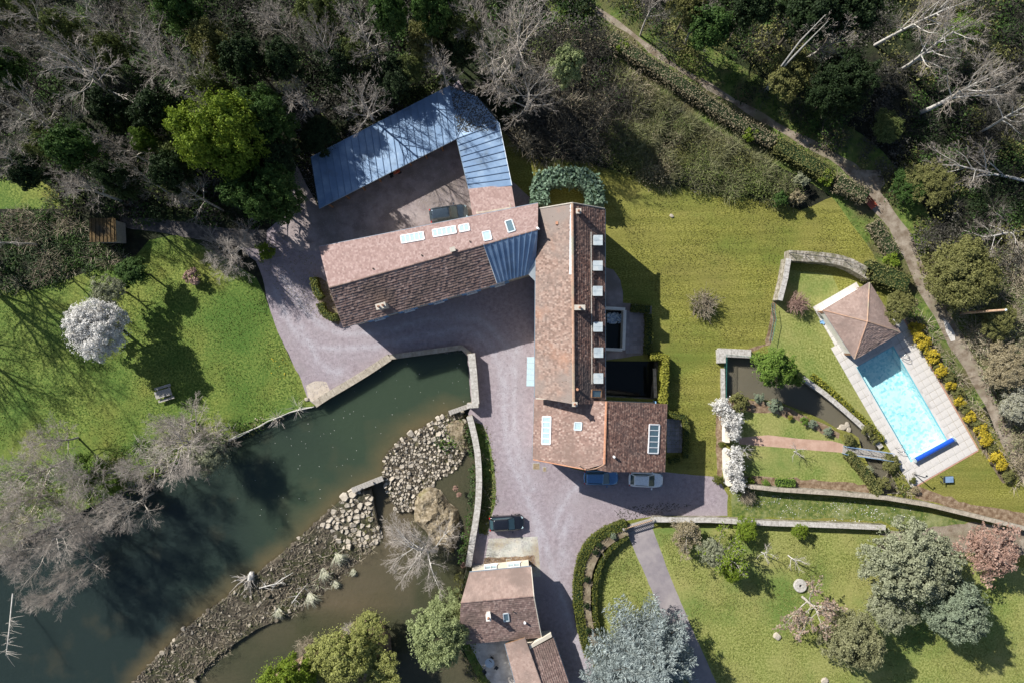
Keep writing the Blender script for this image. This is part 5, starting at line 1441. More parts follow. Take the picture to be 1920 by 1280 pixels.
# trellis wires and posts on the broad wall
tr = empty('wire_trellis', P(1480, 485), 'dark wire trellis stretched along the broad stone wall', 'trellis')
tp = [(1470, 478), (1500, 482), (1535, 486), (1572, 492), (1600, 503)]
for u, v in tp:
    mb = MB(); mb.tube([P(u, v) + Vector((0, 0, 1.4)), P(u, v) + Vector((0, 0, 2.3))], .035, 5); mb.build('post', M['black_metal'], tr)
for z in (1.75, 2.05, 2.28):
    mb = MB(); mb.tube([P(u, v) + Vector((0, 0, z)) for u, v in tp], .014, 4); mb.build('wire', M['black_metal'], tr)
def railing(px, label, mat, h=1.0, gap=.13, z0=0.0, name='railing'):
    pts = [P(u, v) + Vector((0, 0, z0)) for u, v in px]; t = empty(name, pts[0], label, 'railing')
    mb = MB(); mb.tube([p + Vector((0, 0, h)) for p in pts], .03, 5); mb.build('top_rail', mat, t)
    mb = MB(); mb.tube([p + Vector((0, 0, .12)) for p in pts], .02, 5); mb.build('bottom_rail', mat, t)
    me = None
    for a, b in zip(pts, pts[1:]):
        k = max(2, int((b - a).length / gap))
        for j in range(k):
            p = lerp(a, b, j / k)
            if me is None:
                m2 = MB(); m2.box((0, 0, h / 2), .022, .022, h); me = m2.mesh('baluster'); me.materials.append(mat)
            o = bpy.data.objects.new('baluster', me); COL.objects.link(o); o.parent = t; o.location = p - pts[0]
    return t
railing([(1405, 669), (1358, 664), (1357, 755)], 'green metal railing round the corner of the pond', M['green_metal'], 1.0, .16)
# brown track fence along the lawn edge down to the pond
railing([(1446, 570), (1450, 600), (1442, 640)], 'thin green wire gate and fence on the earth strip north of the pond', M['green_metal'], .9, .3)

def plank_bridge(name, label, p0, p1, width, z, n, mat, rails=True, railmat=None):
    a, b = P(*p0, z), P(*p1, z); t = empty(name, a, label, 'bridge'); d = (b - a).normalized(); s = Vector((-d.y, d.x, 0)); ang_ = math.atan2(d.y, d.x)
    for k in (-.42, .42):
        mb = MB(); m_ = (a + b) / 2 + s * width * k - Vector((0, 0, .1)); mb.box(m_, (b - a).length, .12, .16, ang_); mb.build('beam', mat, t)
    L = (b - a).length
    for i in range(n):
        mb = MB(); mb.box(lerp(a, b, (i + .5) / n) + Vector((0, 0, R.uniform(-.006, .006))), L / n - .03, width, .05, ang_); mb.build('plank', mat, t)
    if rails:
        for sg in (-1, 1):
            off = s * sg * (width / 2 - .04)
            mb = MB(); mb.tube([a + off + Vector((0, 0, .95)), b + off + Vector((0, 0, .95))], .035, 6); mb.build('handrail', railmat or mat, t)
            for i in range(5):
                p = lerp(a, b, i / 4) + off; mb = MB(); mb.tube([p, p + Vector((0, 0, .95))], .03, 5); mb.build('rail_post', railmat or mat, t)
            for i in range(4):
                p, q = lerp(a, b, i / 4) + off, lerp(a, b, (i + 1) / 4) + off; mb = MB(); mb.tube([p + Vector((0, 0, .1)), q + Vector((0, 0, .9))], .02, 4); mb.build('brace', railmat or mat, t)
    return t
plank_bridge('footbridge', 'grey timber footbridge from the brick path to the pool deck', (1580, 842), (1668, 855), .95, .12, 18, M['wood_grey'], True, M['zinc'])
plank_bridge('sluice_walkway', 'narrow plank walkway with a rail over the gap in the weir', (660, 919), (718, 896), .6, .05, 12, M['wood_grey'], False)
plank_bridge('sluice_walkway', 'short plank walkway at the driveway end of the weir', (842, 774), (882, 760), .5, .1, 9, M['wood_grey'], False)
sg = empty('sluice_gate', P(680, 911), 'small weathered sluice gate posts on the plank walkway over the weir', 'sluice gate')
for u, v in ((676, 913), (700, 903)):
    mb = MB(); mb.box(P(u, v) + Vector((0, 0, .2)), .16, .16, 1.0, .4); mb.build('post', M['wood_grey'], sg)
a, b = P(676, 913), P(700, 903)
mb = MB(); mb.box((a + b) / 2 + Vector((0, 0, .68)), (b - a).length + .3, .14, .12, math.atan2((b - a).y, (b - a).x)); mb.build('crossbeam', M['wood_grey'], sg)
mb = MB(); mb.box((a + b) / 2 + Vector((0, 0, -.7)), (b - a).length, .06, 1.2, math.atan2((b - a).y, (b - a).x)); mb.build('gate_board', M['wood_grey'], sg)

# rustic rail along the river bank
rf = empty('rustic_fence', P(510, 795, 0), 'weathered rustic pole rail along the green river bank', 'fence')
fpx = [(432, 824), (470, 806), (505, 788), (545, 772), (588, 762)]
for i, (u, v) in enumerate(fpx):
    mb = MB(); p = P(u, v); mb.tube([p - Vector((0, 0, .6)), p + Vector((R.uniform(-.1, .1), R.uniform(-.1, .1), .75))], .06, 6); mb.build('post', M['bark_pale'], rf)
for i, (a, b) in enumerate(zip(fpx, fpx[1:])):
    for z in (.35, .68):
        mb = MB(); p, q = P(*a) + Vector((0, 0, z)), P(*b) + Vector((0, 0, z + R.uniform(-.15, .1)))
        mb.tube([p, lerp(p, q, .5) + Vector((0, R.uniform(-.15, .15), R.uniform(-.1, .06))), q + (q - p) * .04], [.055, .05, .035], 6); mb.build('rail', M['bark_pale'], rf)

# ---------------------------------------------------------------- gate, bench, table, pole, millstone
gt = empty('drive_gate', P(1195, 975), 'long wooden gate with open slats at the start of the garden drive', 'gate')
a, b = P(1168, 986) + Vector((0, 0, .0)), P(1220, 970)
d_ = (b - a).normalized(); ag = math.atan2(d_.y, d_.x); Lg = (b - a).length
for t in (0, 1):
    p = lerp(a, b, t) + d_ * (.12 if t else -.12); mb = MB(); mb.box(p + Vector((0, 0, .65)), .2, .2, 1.3, ag); mb.build('gate_post', M['wood_grey'], gt)
for z in (.25, .62, 1.05):
    mb = MB(); mb.box((a + b) / 2 + Vector((0, 0, z)), Lg - .1, .05, .1, ag); mb.build('gate_rail', M['pole_wood'] if z > 1 else M['wood_grey'], gt)
for i in range(15):
    p = lerp(a, b, (i + .5) / 15); mb = MB(); mb.box(p + Vector((0, 0, .6)) + Vector((d_.y, -d_.x, 0)) * .045, .09, .03, 1.0, ag); mb.build('slat', M['wood_grey'], gt)
th_ = empty('gate_threshold', P(1196, 984), 'strip of dark setts laid under the drive gate', 'paving')
for i in range(11):
    for j in range(3):
        p = lerp(P(1175, 996), P(1226, 981), (i + .5) / 11) + Vector((-.02, .42, 0)) * (j - .6); mb = MB(); mb.box(p + Vector((0, 0, .01)), .3, .36, .08, ag); mb.build('sett', M['slate_slab'], th_)
bn = empty('red_bench', P(1625, 382), 'small red slatted bench beside the footpath and hedge end', 'bench')
c_ = P(1625, 382); ab_ = math.atan2(-(392 - 371), (1634 - 1617)) ; f = Vector((math.cos(ab_), math.sin(ab_), 0)); s = Vector((-f.y, f.x, 0))
for i in range(5):
    mb = MB(); mb.box(c_ + s * (i * .13 - .2) + Vector((0, 0, .45)), 1.7, .1, .035, ab_); mb.build('seat_slat', M['red_paint'], bn)
for i in range(3):
    mb = MB(); mb.box(c_ + s * .36 + Vector((0, 0, .6 + i * .14)), 1.7, .035, .1, ab_); mb.build('back_slat', M['red_paint'], bn)
for t in (-.7, .7):
    for o_ in (-.2, .34):
        mb = MB(); mb.box(c_ + f * t + s * o_ + Vector((0, 0, .22 if o_ < 0 else .45)), .07, .07, .44 if o_ < 0 else .9, ab_); mb.build('leg', M['black_metal'], bn)
    mb = MB(); mb.box(c_ + f * t + s * .05 + Vector((0, 0, .4)), .06, .55, .05, ab_); mb.build('seat_bearer', M['black_metal'], bn)
tb = empty('picnic_table', P(312, 737), 'weathered grey picnic table with benches on the west lawn', 'picnic table')
c_ = P(312, 736); at_ = rad(17); f = Vector((math.cos(at_), math.sin(at_), 0)); s = Vector((-f.y, f.x, 0))
for i in range(6):
    mb = MB(); mb.box(c_ + s * (i - 2.5) * .145 + Vector((0, 0, .75)), 1.95, .13, .045, at_); mb.build('top_plank', M['wood_grey'], tb)
for sd in (-1, 1):
    for i in range(2):
        mb = MB(); mb.box(c_ + s * (sd * .75 + (i - .5) * .15) + Vector((0, 0, .45)), 1.95, .135, .045, at_); mb.build('bench_plank', M['wood_grey'], tb)
for t in (-.65, .65):
    for sd in (-1, 1):
        mb = MB(); mb.tube([c_ + f * t + s * sd * .62, c_ + f * t + s * sd * .22 + Vector((0, 0, .72))], .05, 4); mb.build('leg', M['wood_grey'], tb)
    mb = MB(); mb.box(c_ + f * t + Vector((0, 0, .4)), .05, 1.75, .1, at_); mb.build('cross_beam', M['wood_grey'], tb)
ms = empty('millstone', P(1499, 1096), 'round pale millstone with a square eye lying on the south lawn', 'millstone')
c_ = P(1499, 1096); n = 28; mb = MB(); vs = []
for r_, z in ((.16, .0), (.75, .0), (.77, .06), (.77, .3), (.72, .35), (.17, .35), (.16, .33)):
    vs.append([(c_.x + r_ * math.cos(2 * math.pi * k / n), c_.y + r_ * math.sin(2 * math.pi * k / n), z) for k in range(n)])
fl_ = [x for r_ in vs for x in r_]; k7 = len(vs)
mb.add(fl_, [(i * n + k, i * n + (k + 1) % n, ((i + 1) % k7) * n + (k + 1) % n, ((i + 1) % k7) * n + k) for i in range(k7) for k in range(n)])
mb.build('stone_disc', M['cap'], ms)
mb = MB(); mb.cyl((c_.x, c_.y, .0), .16, .2, 8); mb.build('eye', M['black_metal'], ms)
pl_ = empty('utility_pole', P(1802, 587.5), 'tall bare wooden utility pole rising beside the footpath', 'utility pole')
mb = MB(); c_ = P(1802, 587.5); mb.tube([c_, c_ + Vector((0, .05, 7.3))], [.17, .12], 10); mb.build('shaft', M['pole_wood'], pl_)
mb = MB(); mb.tube([c_ + Vector((0, .05, 7.3)), c_ + Vector((0, .05, 7.4))], [.14, .05], 10); mb.build('pole_cap', M['zinc_light'], pl_)
mb = MB(); mb.tube([c_ + Vector((0, .14, 0)), c_ + Vector((0, .17, 2.4))], .03, 5); mb.build('cable_guard', M['gutter'], pl_)
# terrace table with chairs by the cottage
tt = empty('round_table', P(918, 1243), 'round pale blue table on the cottage terrace', 'table')
c_ = P(918, 1242, .74)
mb = MB(); mb.cyl(c_, .55, .04, 24); mb.build('tabletop', M['zinc_light'], tt)
mb = MB(); mb.cyl((c_.x, c_.y, .02), .04, .72, 8); mb.build('stem', M['black_metal'], tt)
mb = MB(); mb.cyl((c_.x, c_.y, 0), .25, .03, 12); mb.build('base', M['black_metal'], tt)
for px_, lab, a_ in (((908, 1254), 'dark metal terrace chair below the round table', 2.2), ((931, 1248), 'dark metal terrace chair on the house side of the round table', 5.6), ((922, 1230), 'dark metal terrace chair above the round table', .9)):
    q = P(*px_); ch = empty('terrace_chair', q, lab, 'chair', 'chairs round the terrace table')
    mb = MB(); mb.box(q + Vector((0, 0, .45)), .4, .4, .03, a_); mb.build('seat', M['black_metal'], ch)
    mb = MB(); o_ = Vector((math.cos(a_), math.sin(a_), 0)) * -.2; mb.box(q + o_ + Vector((0, 0, .68)), .03, .4, .4, a_); mb.build('backrest', M['black_metal'], ch)
    for dx, dy in ((-.17, -.17), (-.17, .17), (.17, -.17), (.17, .17)):
        mb = MB(); mb.tube([q + Vector((dx, dy, 0)), q + Vector((dx, dy, .45))], .018, 5); mb.build('leg', M['black_metal'], ch)
# paved garden terraces
def paved(px, sw, label, name='paved_terrace', mat=None, rz=0.0):
    poly = [tuple(P(u, v)[:2]) for u, v in px]; t = empty(name, Vector((*poly[0], 0)), label, 'terrace')
    xs = [p[0] for p in poly]; ys = [p[1] for p in poly]; mb = MB()
    for i, x in enumerate(np.arange(min(xs), max(xs), sw)):
        for y in np.arange(min(ys), max(ys), sw):
            if inpoly(x + sw / 2, y + sw / 2, poly): mb.box((x + sw / 2, y + sw / 2, .0 + R.uniform(-.003, .004)), sw - .025, sw - .025, .06)
    mb.build('slabs', mat or M['slate_slab'], t, 'stuff')
paved([(1173, 580), (1210, 580), (1210, 662), (1173, 662)], .45, 'grey slab terrace between the walled basin and the box hedge')
paved([(1250, 780), (1279, 780), (1279, 848), (1250, 848)], .5, 'dark slab terrace against the annexe wall within the box hedge')
# stones in the garden
for (u, v, s_, lab) in ((1580, 800, .5, 'pale stone in the heap in the pond below the footbridge bush'), (1588, 796, .45, 'flat pale stone on the pond heap nearest the retaining edge'), (1573, 806, .4, 'pale stone at the left of the pond heap'), (1591, 805, .38, 'small pale stone on the pond heap'),
                       (1457, 1192, .55, 'lone pale boulder on the south lawn beside the sparse tree'), (1546, 1275, .5, 'white stone slab at the bottom of the south lawn'), (575, 748, .3, 'small dark stone at the corner of the sand patch'), (1259, 405, .28, 'pale lump on the east lawn below the laurel hedge')):
    o = link('garden_stone', ROCKS[int(u) % 7]); o.location = P(u, v, -.55 if 1570 < u < 1595 else .08); o.scale = (s_, s_ * .8, s_ * .7); o.rotation_euler = (0, 0, u)
    tag(o, lab, 'stone')

for (u, v, sx, sy, lab) in ((1005.5, 873.5, .8, .75, 'tan square hatch cover beside the annexe wall corner'), (1021, 879, .4, .55, 'small tan drain cover below the annexe corner'), (953, 1050, .5, .4, 'small grey hatch by the cottage windows')):
    t = empty('drain_cover', P(u, v), lab, 'drain cover')
    mb = MB(); mb.box(P(u, v) + Vector((0, 0, .012)), sx, sy, .03); mb.build('frame', M['concrete'], t)
    mb = MB(); mb.box(P(u, v) + Vector((0, 0, .02)), sx - .1, sy - .1, .03); mb.build('lid', M['iron'], t)
fol('leaf_moss2', [(.075, .11, .022), (.145, .185, .045), (.23, .27, .085)])
fol('leaf_willow2', [(.16, .18, .04), (.28, .3, .08), (.42, .43, .16)])
fol('leaf_willow', [(.15, .19, .07), (.26, .31, .135), (.39, .44, .22)])
fol('leaf_oak', [(.12, .125, .055), (.21, .215, .105), (.33, .33, .19)])
fol('leaf_white', [(.2, .2, .12), (.33, .33, .24), (.5, .49, .42)])
fol('leaf_moss', [(.05, .075, .018), (.105, .135, .036), (.18, .21, .07)])
# ---------------------------------------------------------------- plants: generators
def rnd(seed): return np.random.default_rng(seed)
def unit(v): return v / (np.linalg.norm(v) + 1e-9)
def tubes_arrays(tubes, n=3):
    vs = []; fs = []; b = 0
    for pts, r in tubes:
        k = len(pts); ref = np.array([1., 0, 0])
        for i in range(k):
            d = unit(pts[min(i + 1, k - 1)] - pts[max(i - 1, 0)])
            if abs(d @ ref) > .95: ref = np.array([0, 1., 0]) if abs(d[1]) < .9 else np.array([0, 0, 1.])
            a = unit(ref - d * (d @ ref)); c = np.cross(d, a)
            for q in range(n):
                t = 2 * math.pi * q / n
                vs.append(pts[i] + (a * math.cos(t) + c * math.sin(t)) * r[i])
        for i in range(k - 1):
            for q in range(n):
                fs.append((b + i * n + q, b + i * n + (q + 1) % n, b + (i + 1) * n + (q + 1) % n, b + (i + 1) * n + q))
        b += k * n
    return np.array(vs), np.array(fs)
def bare_tree(name, seed, H=14.0, trunk_f=.35, kids=(11, 7, 6, 3), spread=1.0, r0=.24, twig=.02, droop=0.0, lens=(.52, .5, .5, .45), leaves=None):
    """returns (trunk mesh, branch mesh) of a leafless tree of height about H"""
    g = rnd(seed); big = []; small = []; fine = []; tips = []
    def rot_child(d, ang, az):
        a = unit(np.cross(d, np.array([.3, .7, .2]) + 1e-3)); b = np.cross(d, a)
        return unit(d * math.cos(ang) + (a * math.cos(az) + b * math.sin(az)) * math.sin(ang))
    def grow(p, d, L, r, lvl):
        ns = (6, 4, 3, 2, 2)[lvl]; pts = [p]
        for i in range(ns):
            up = (.02, .10, .06, .02, .0)[lvl] - droop * (lvl >= 2)
            d = unit(d + g.normal(0, (.06, .12, .13, .13, .12)[lvl], 3) + np.array([0, 0, up]))
            p = p + d * L / ns; pts.append(p)
        rs = np.linspace(r, max(r * (.3 if lvl else .35), twig * .55), ns + 1)
        (big if lvl <= 1 else small if lvl == 2 else fine).append((pts, rs))
        if lvl < len(kids):
            k = kids[lvl]; off = g.uniform(0, 6.28)
            for c in range(k):
                t = (trunk_f + (1 - trunk_f) * (c + g.uniform(0, 1)) / k) if lvl == 0 else .22 + .78 * (c + g.uniform(.2, 1)) / k
                t = min(.999, t); x = t * ns; i = min(ns - 1, int(x)); q = pts[i] + (pts[i + 1] - pts[i]) * (x - i)
                dd = unit(pts[i + 1] - pts[i])
                ang = g.uniform(.6, 1.15) * spread * (1.15 - .5 * t) if lvl == 0 else g.uniform(.35, .95) * (.95, .9, .85, .8, .8)[lvl]
                ndir = rot_child(dd, ang, off + c * 2.4 + g.uniform(-.4, .4))
                rr = np.interp(x, np.arange(ns + 1), rs) * (.55 if lvl == 0 else .6)
                grow(q, ndir, L * lens[lvl] * g.uniform(.7, 1.15) * (1.15 - .45 * t), max(twig, rr), lvl + 1)
        elif leaves is not None: tips.append(pts[-1]); tips.append(pts[0])
    grow(np.zeros(3), np.array([0, 0, 1.]), H * .78, r0, 0)
    v1, f1 = tubes_arrays(big, 5); nmid = sum((len(p) - 1) * 3 for p, _ in small); v2, f2 = tubes_arrays(small + fine, 3)
    E = np.zeros((0, 4, 3))
    m1 = quads_mesh(name + '_trunk', E, (v1, f1)); m1.materials.append(M['bark'])
    if leaves is not None:
        T = np.array(tips); T = T[g.random(len(T)) < leaves[0]]; T = T + g.normal(0, .12, T.shape)
        lq = leaf_quads(T, leaves[1], g, .3)
    else: lq = E
    m2 = quads_mesh(name + '_branches', E, (v2, f2)); m2.materials.append(M['twig_grey']); m2.materials.append(M['twig_fine']); mi = np.ones(len(f2), np.int32); mi[:nmid] = 0; m2.polygons.foreach_set('material_index', mi)
    m3 = None
    if leaves is not None: m3 = quads_mesh(name + '_leaves', lq); m3.materials.append(M['leaf_lime'])
    return m1, m2, m3
def lumps(g, R_, Hc, k, lr, flat=.8, hollow=.55):
    """clump centres over an uneven crown"""
    C = []
    for _ in range(k):
        d = g.normal(size=3); d[2] = abs(d[2]) * .9 - .35; d = unit(d); rr = R_ * g.uniform(hollow, 1.0)
        C.append(np.array([d[0] * rr, d[1] * rr, d[2] * rr * flat]))
    return np.array(C)
def leafy_crown(name, seed, R_=3.0, Hc=5.0, k=60, per=90, lr=.75, leaf=.26, up=.5, flat=.85, nl=13):
    """crown of uneven lobes, each carrying leafy clumps, with gaps between"""
    g = rnd(seed); Q = []; O = []; lobes = []
    for i in range(nl):
        a = 6.283 * i * .382 + g.uniform(-.35, .35); z = g.uniform(-.35, .95); rr = math.sqrt(max(.05, 1 - z * z * .8)); dist = R_ * g.uniform(.42, .78)
        lobes.append((np.array([math.cos(a) * rr * dist, math.sin(a) * rr * dist, z * dist * flat]), R_ * g.uniform(.22, .42)))
    lobes.append((np.array([0, 0, R_ * flat * .35]), R_ * .45))
    tot = sum(r ** 2 for _, r in lobes)
    for c0, r0 in lobes:
        for _ in range(max(3, int(k * r0 ** 2 / tot))):
            d = g.normal(size=3); d[2] = d[2] + .25; d = unit(d); c = c0 + d * r0 * g.uniform(.55, 1.0) ** .6 * np.array([1, 1, .85])
            cr = lr * g.uniform(.45, 1.3); n = int(per * g.uniform(.5, 1.3)); dd = g.normal(size=(n, 3)); dd /= np.linalg.norm(dd, axis=1, keepdims=True)
            st = np.array([g.uniform(.7, 1.4), g.uniform(.7, 1.4), .75])
            Q.append(c + dd * cr * g.uniform(.25, 1.0, (n, 1)) ** .6 * st); O.append(unit(c + np.array([0, 0, .1])) * .6 + dd * .7)
    fill = int(k * per * .06); d = g.normal(size=(fill, 3)); d /= np.linalg.norm(d, axis=1, keepdims=True)
    Q.append(d * R_ * g.uniform(.3, 1.0, (fill, 1)) * np.array([1, 1, flat])); O.append(d)
    Q = np.concatenate(Q) + np.array([0, 0, Hc]); O = np.concatenate(O)
    V = leaf_quads(Q, leaf, g, up, 1.7, O)
    me = quads_mesh(name, V); me.materials.append(M['leaf_green']); return me
def leafy_trunk(name, seed, Hc, R_, r0=.2, k=9):
    g = rnd(seed); T = []
    pts = [np.array([0, 0, 0.])]; 
    for i in range(5): pts.append(pts[-1] + np.array([g.normal(0, .06), g.normal(0, .06), Hc / 5]))
    T.append((pts, np.linspace(r0, r0 * .5, 6)))
    for i in range(k):
        a = g.uniform(0, 6.28); s = pts[g.integers(2, 6)]; e = s + np.array([math.cos(a) * R_ * .75, math.sin(a) * R_ * .75, g.uniform(.2, 1.) * R_ * .5])
        T.append(([s, (s + e) / 2 + np.array([0, 0, -.1]), e], [r0 * .45, r0 * .3, r0 * .12]))
    v, f = tubes_arrays(T, 5); me = quads_mesh(name, np.zeros((0, 4, 3)), (v, f)); me.materials.append(M['bark_dark']); return me
def cedar_crown(name, seed, R_=6.0, H=11.0, tiers=9):
    """conifer of layered feathery boughs"""
    g = rnd(seed); Q = []; O = []; T = [([np.zeros(3), np.array([0, 0, H * .5]), np.array([0, 0, H])], [.3, .2, .04])]
    for t in range(tiers):
        z = H * (.2 + .78 * t / (tiers - 1)); rr = R_ * (1.0 - .85 * (t / (tiers - 1)) ** 1.3); nb = 9 if t < tiers - 2 else 6
        for b in range(nb):
            a = 6.28 * b / nb + t * .7 + g.uniform(-.25, .25); L = rr * g.uniform(.75, 1.1); dz = g.uniform(-.05, .22) * L
            d = np.array([math.cos(a), math.sin(a), 0]); n = np.array([-d[1], d[0], 0])
            T.append(([np.array([0, 0, z]), d * L * .5 + np.array([0, 0, z + dz * .7]), d * L + np.array([0, 0, z + dz])], [.07, .05, .02]))
            for s in np.arange(.1, 1.02, .06):
                c = d * L * s + np.array([0, 0, z + dz * s]); wd = L * .34 * (1.05 - s * .8)
                for sg in (-1, 1):
                    for q in range(max(2, int(wd / .22))):
                        fr = (q + g.uniform(0, 1)) / max(2, int(wd / .22)); ctr = c + n * sg * wd * fr + d * wd * fr * .6 + np.array([0, 0, g.normal(0, .07)])
                        for _ in range(6):
                            Q.append(ctr + g.normal(0, .09, 3)); O.append(unit(n * sg + d * .8 + g.normal(0, .5, 3) + np.array([0, 0, .4])))
    Q = np.array(Q); O = np.array(O); k = len(Q)
    a = O / np.linalg.norm(O, axis=1, keepdims=True) * (.2 * g.uniform(.7, 1.4, k))[:, None]
    sd = np.cross(a, g.normal(size=(k, 3))); sd /= np.linalg.norm(sd, axis=1, keepdims=True); sd *= .042
    V = np.stack([Q - a * .4 - sd, Q - a * .4 + sd, Q + a + sd * .4, Q + a - sd * .4], axis=1)
    v, f = tubes_arrays(T, 4)
    m1 = quads_mesh(name + '_trunk', np.zeros((0, 4, 3)), (v, f)); m1.materials.append(M['bark_dark'])
    m2 = quads_mesh(name + '_needles', V); m2.materials.append(M['leaf_cedar']); return m1, m2
def twig_shrub(name, seed, n=160, R_=1.0, H=1.5, r=.014):
    g = rnd(seed); T = []
    for i in range(n):
        a = g.uniform(0, 6.28); e = g.uniform(.05, 1.0) ** .7; d = np.array([math.cos(a) * e * R_, math.sin(a) * e * R_, H * math.sqrt(max(.05, 1 - e * e * .8)) * g.uniform(.7, 1.1)])
        s = np.array([g.normal(0, .12), g.normal(0, .12), 0]); mid = s + (d - s) * .55 + g.normal(0, .08, 3)
        T.append(([s, mid, d], [r * 1.3, r, r * .5]))
        for _ in range(2):
            e2 = mid + (d - mid) * g.uniform(.2, .7); f2 = e2 + g.normal(0, .22, 3) * R_ + np.array([0, 0, .1]); T.append(([e2, f2], [r * .8, r * .45]))
    v, f = tubes_arrays(T, 3); me = quads_mesh(name, np.zeros((0, 4, 3)), (v, f)); me.materials.append(M['twig_tan']); return me

BL = (.5, .46, .5, .55)
BARE = [bare_tree('bare_a', 3, 14, .35, (13, 7, 6, 4), 1.0, .25, .015, 0, BL), bare_tree('bare_b', 8, 15, .4, (12, 7, 6, 4), 1.1, .26, .015, 0, BL), bare_tree('bare_c', 21, 13, .3, (14, 7, 6, 4), 1.2, .24, .015, 0, BL),
        bare_tree('bare_d', 34, 16, .45, (11, 7, 6, 4), .95, .28, .016, 0, BL)]
FINE = [bare_tree('fine_a', 5, 12, .2, (15, 9, 8, 6), 1.1, .18, .0095, .01, (.5, .5, .5, .5)), bare_tree('fine_b', 15, 12, .25, (14, 9, 8, 6), 1.05, .18, .0095, .02, (.52, .5, .5, .5))]
SPARSE = [bare_tree('sparse_a', 50, 9, .2, (9, 6, 5, 3), 1.15, .17, .014, 0, (.55, .5, .5, .45), (.8, .17)), bare_tree('sparse_b', 51, 10, .2, (10, 7, 5, 3), 1.1, .18, .014, 0, (.55, .5, .48, .45), (.9, .19))]
SMALLBARE = [bare_tree('small_a', 61, 4.2, .25, (8, 5, 4), 1.15, .1, .014, 0, (.6, .5, .45)), bare_tree('small_b', 62, 4.0, .3, (7, 5, 4), 1.25, .1, .014, 0, (.62, .5, .45))]
LEAFY = [(leafy_trunk('leafy_t%d' % i, 70 + i, 4.5, 3), leafy_crown('leafy_c%d' % i, 80 + i, 3.0, 5.0, 170, 105, .5, .14, .5, .8, 12)) for i in range(4)]
BIGLEAFY = [(leafy_trunk('big_t%d' % i, 170 + i, 5.0, 6, .35, 14), leafy_crown('big_c%d' % i, 180 + i, 6.0, 6.0, 520, 105, .62, .16, .45, .55, 24)) for i in range(2)]
FINELEAF = [(leafy_trunk('fine_t%d' % i, 90 + i, 4.0, 3), leafy_crown('fineleaf_c%d' % i, 95 + i, 3.0, 4.6, 230, 85, .38, .11, .3, .8, 15)) for i in range(3)]
SHRUB = [leafy_crown('shrub_c%d' % i, 110 + i, 1.0, .75, 50, 60, .2, .09, .5, .8, 9) for i in range(4)]
TWIGS = [twig_shrub('twig_s%d' % i, 120 + i) for i in range(3)]
CEDAR = [cedar_crown('cedar_a', 130, 6.6, 10.0, 11)]

def blossom_mesh(name, seed, n=2600):
    g = rnd(seed); d = g.normal(size=(n, 3)); d[:, 2] = np.abs(d[:, 2]) * .9 - .1; d /= np.linalg.norm(d, axis=1, keepdims=True)
    st = np.array([mnoise.noise(Vector((x * 2.6, y * 2.6, z * 2.6 + seed))) for x, y, z in d]); r = (.62 + .75 * st + g.normal(0, .14, n)).clip(.12, 1.35)
    C = d * r[:, None] * np.array([1, 1, .8]) + np.array([0, 0, .65])
    me = quads_mesh(name, leaf_quads(C, .085, g, .3, 1.5, d)); me.materials.append(M['blossom']); return me
BLOSS = [blossom_mesh('blossom_m%d' % i, 210 + i) for i in range(4)]
def inst(name, me, mat, parent):
    o = bpy.data.objects.new(name, me); COL.objects.link(o); o.parent = parent
    if mat is not None:
        o.material_slots[0].link = 'OBJECT'; o.material_slots[0].material = M[mat]
    return o
NREF = {}
def spin(label): return (sum(ord(c) * (i + 3) for i, c in enumerate(label)) % 628) / 100
def tree_at(name, loc, parts, scale, label, cat='tree', group=None, rz=None, tilt=(0, 0)):
    t = empty(name, loc, label, cat, group, 0)
    t.rotation_euler = (tilt[0], tilt[1], spin(label) if rz is None else rz)
    t.scale = scale
    for pn, me, mt in parts: inst(pn, me, mt, t)
    return t
def bare(u, v, r, h, kind, label, twig='twig_grey', bark='bark', name='bare_tree', lean=0, cat='tree'):
    """(u, v) = centre of the crown in the photo, r = crown radius in pixels, h = height in metres"""
    src = {'b': BARE, 'f': FINE, 's': SMALLBARE}[kind]; k = int(spin(label) * 100) % len(src); m = src[k]
    zc = h * .62; p = P(u, v, zc); p.z = 0 if not lean else lean
    H0 = max(x.co.z for x in m[1].vertices) if 'H' not in m[1] else m[1]['H']; m[1]['H'] = H0
    R0 = m[1]['R'] if 'R' in m[1] else float(np.percentile([math.hypot(x.co.x, x.co.y) for x in m[1].vertices], 94)); m[1]['R'] = R0
    rw = r * PX * (CAM_H - zc) / CAM_H; s = rw / R0
    return tree_at(name, p, [('trunk', m[0], bark), ('branches', m[1], twig)], (s, s, h / H0), label, cat)
def leafy(u, v, r, h, mat, label, fine=False, name='leafy_tree', z0=0.0, cat='tree', sq=1.0):
    src = FINELEAF if fine else LEAFY; k = int(spin(label) * 100) % len(src); m = src[k]
    zc = h * .6; p = P(u, v, zc); p.z = z0; s = r * PX * (CAM_H - zc) / CAM_H / 3.0
    if s > 1.15:
        m = BIGLEAFY[k % 2]; s /= 2
    return tree_at(name, p, [('trunk', m[0], None), ('crown', m[1], mat)], (s, s * sq, h / 7.4), label, cat)
def shrub(u, v, r, h, mat, label, cat='shrub', group=None, name='shrub', sq=1.0, rz=None, z0=0.0):
    k = int(spin(label) * 100) % 4; p = P(u, v, h * .5); p.z = z0; s = r * PX * (CAM_H - h * .5) / CAM_H
    o = inst(name, (BLOSS if mat == 'blossom' else SHRUB)[k], mat, None); o.location = p; o.scale = (s, s * sq, h / 1.5); o.rotation_euler = (0, 0, spin(label) if rz is None else rz)
    return tag(o, label, cat, group)
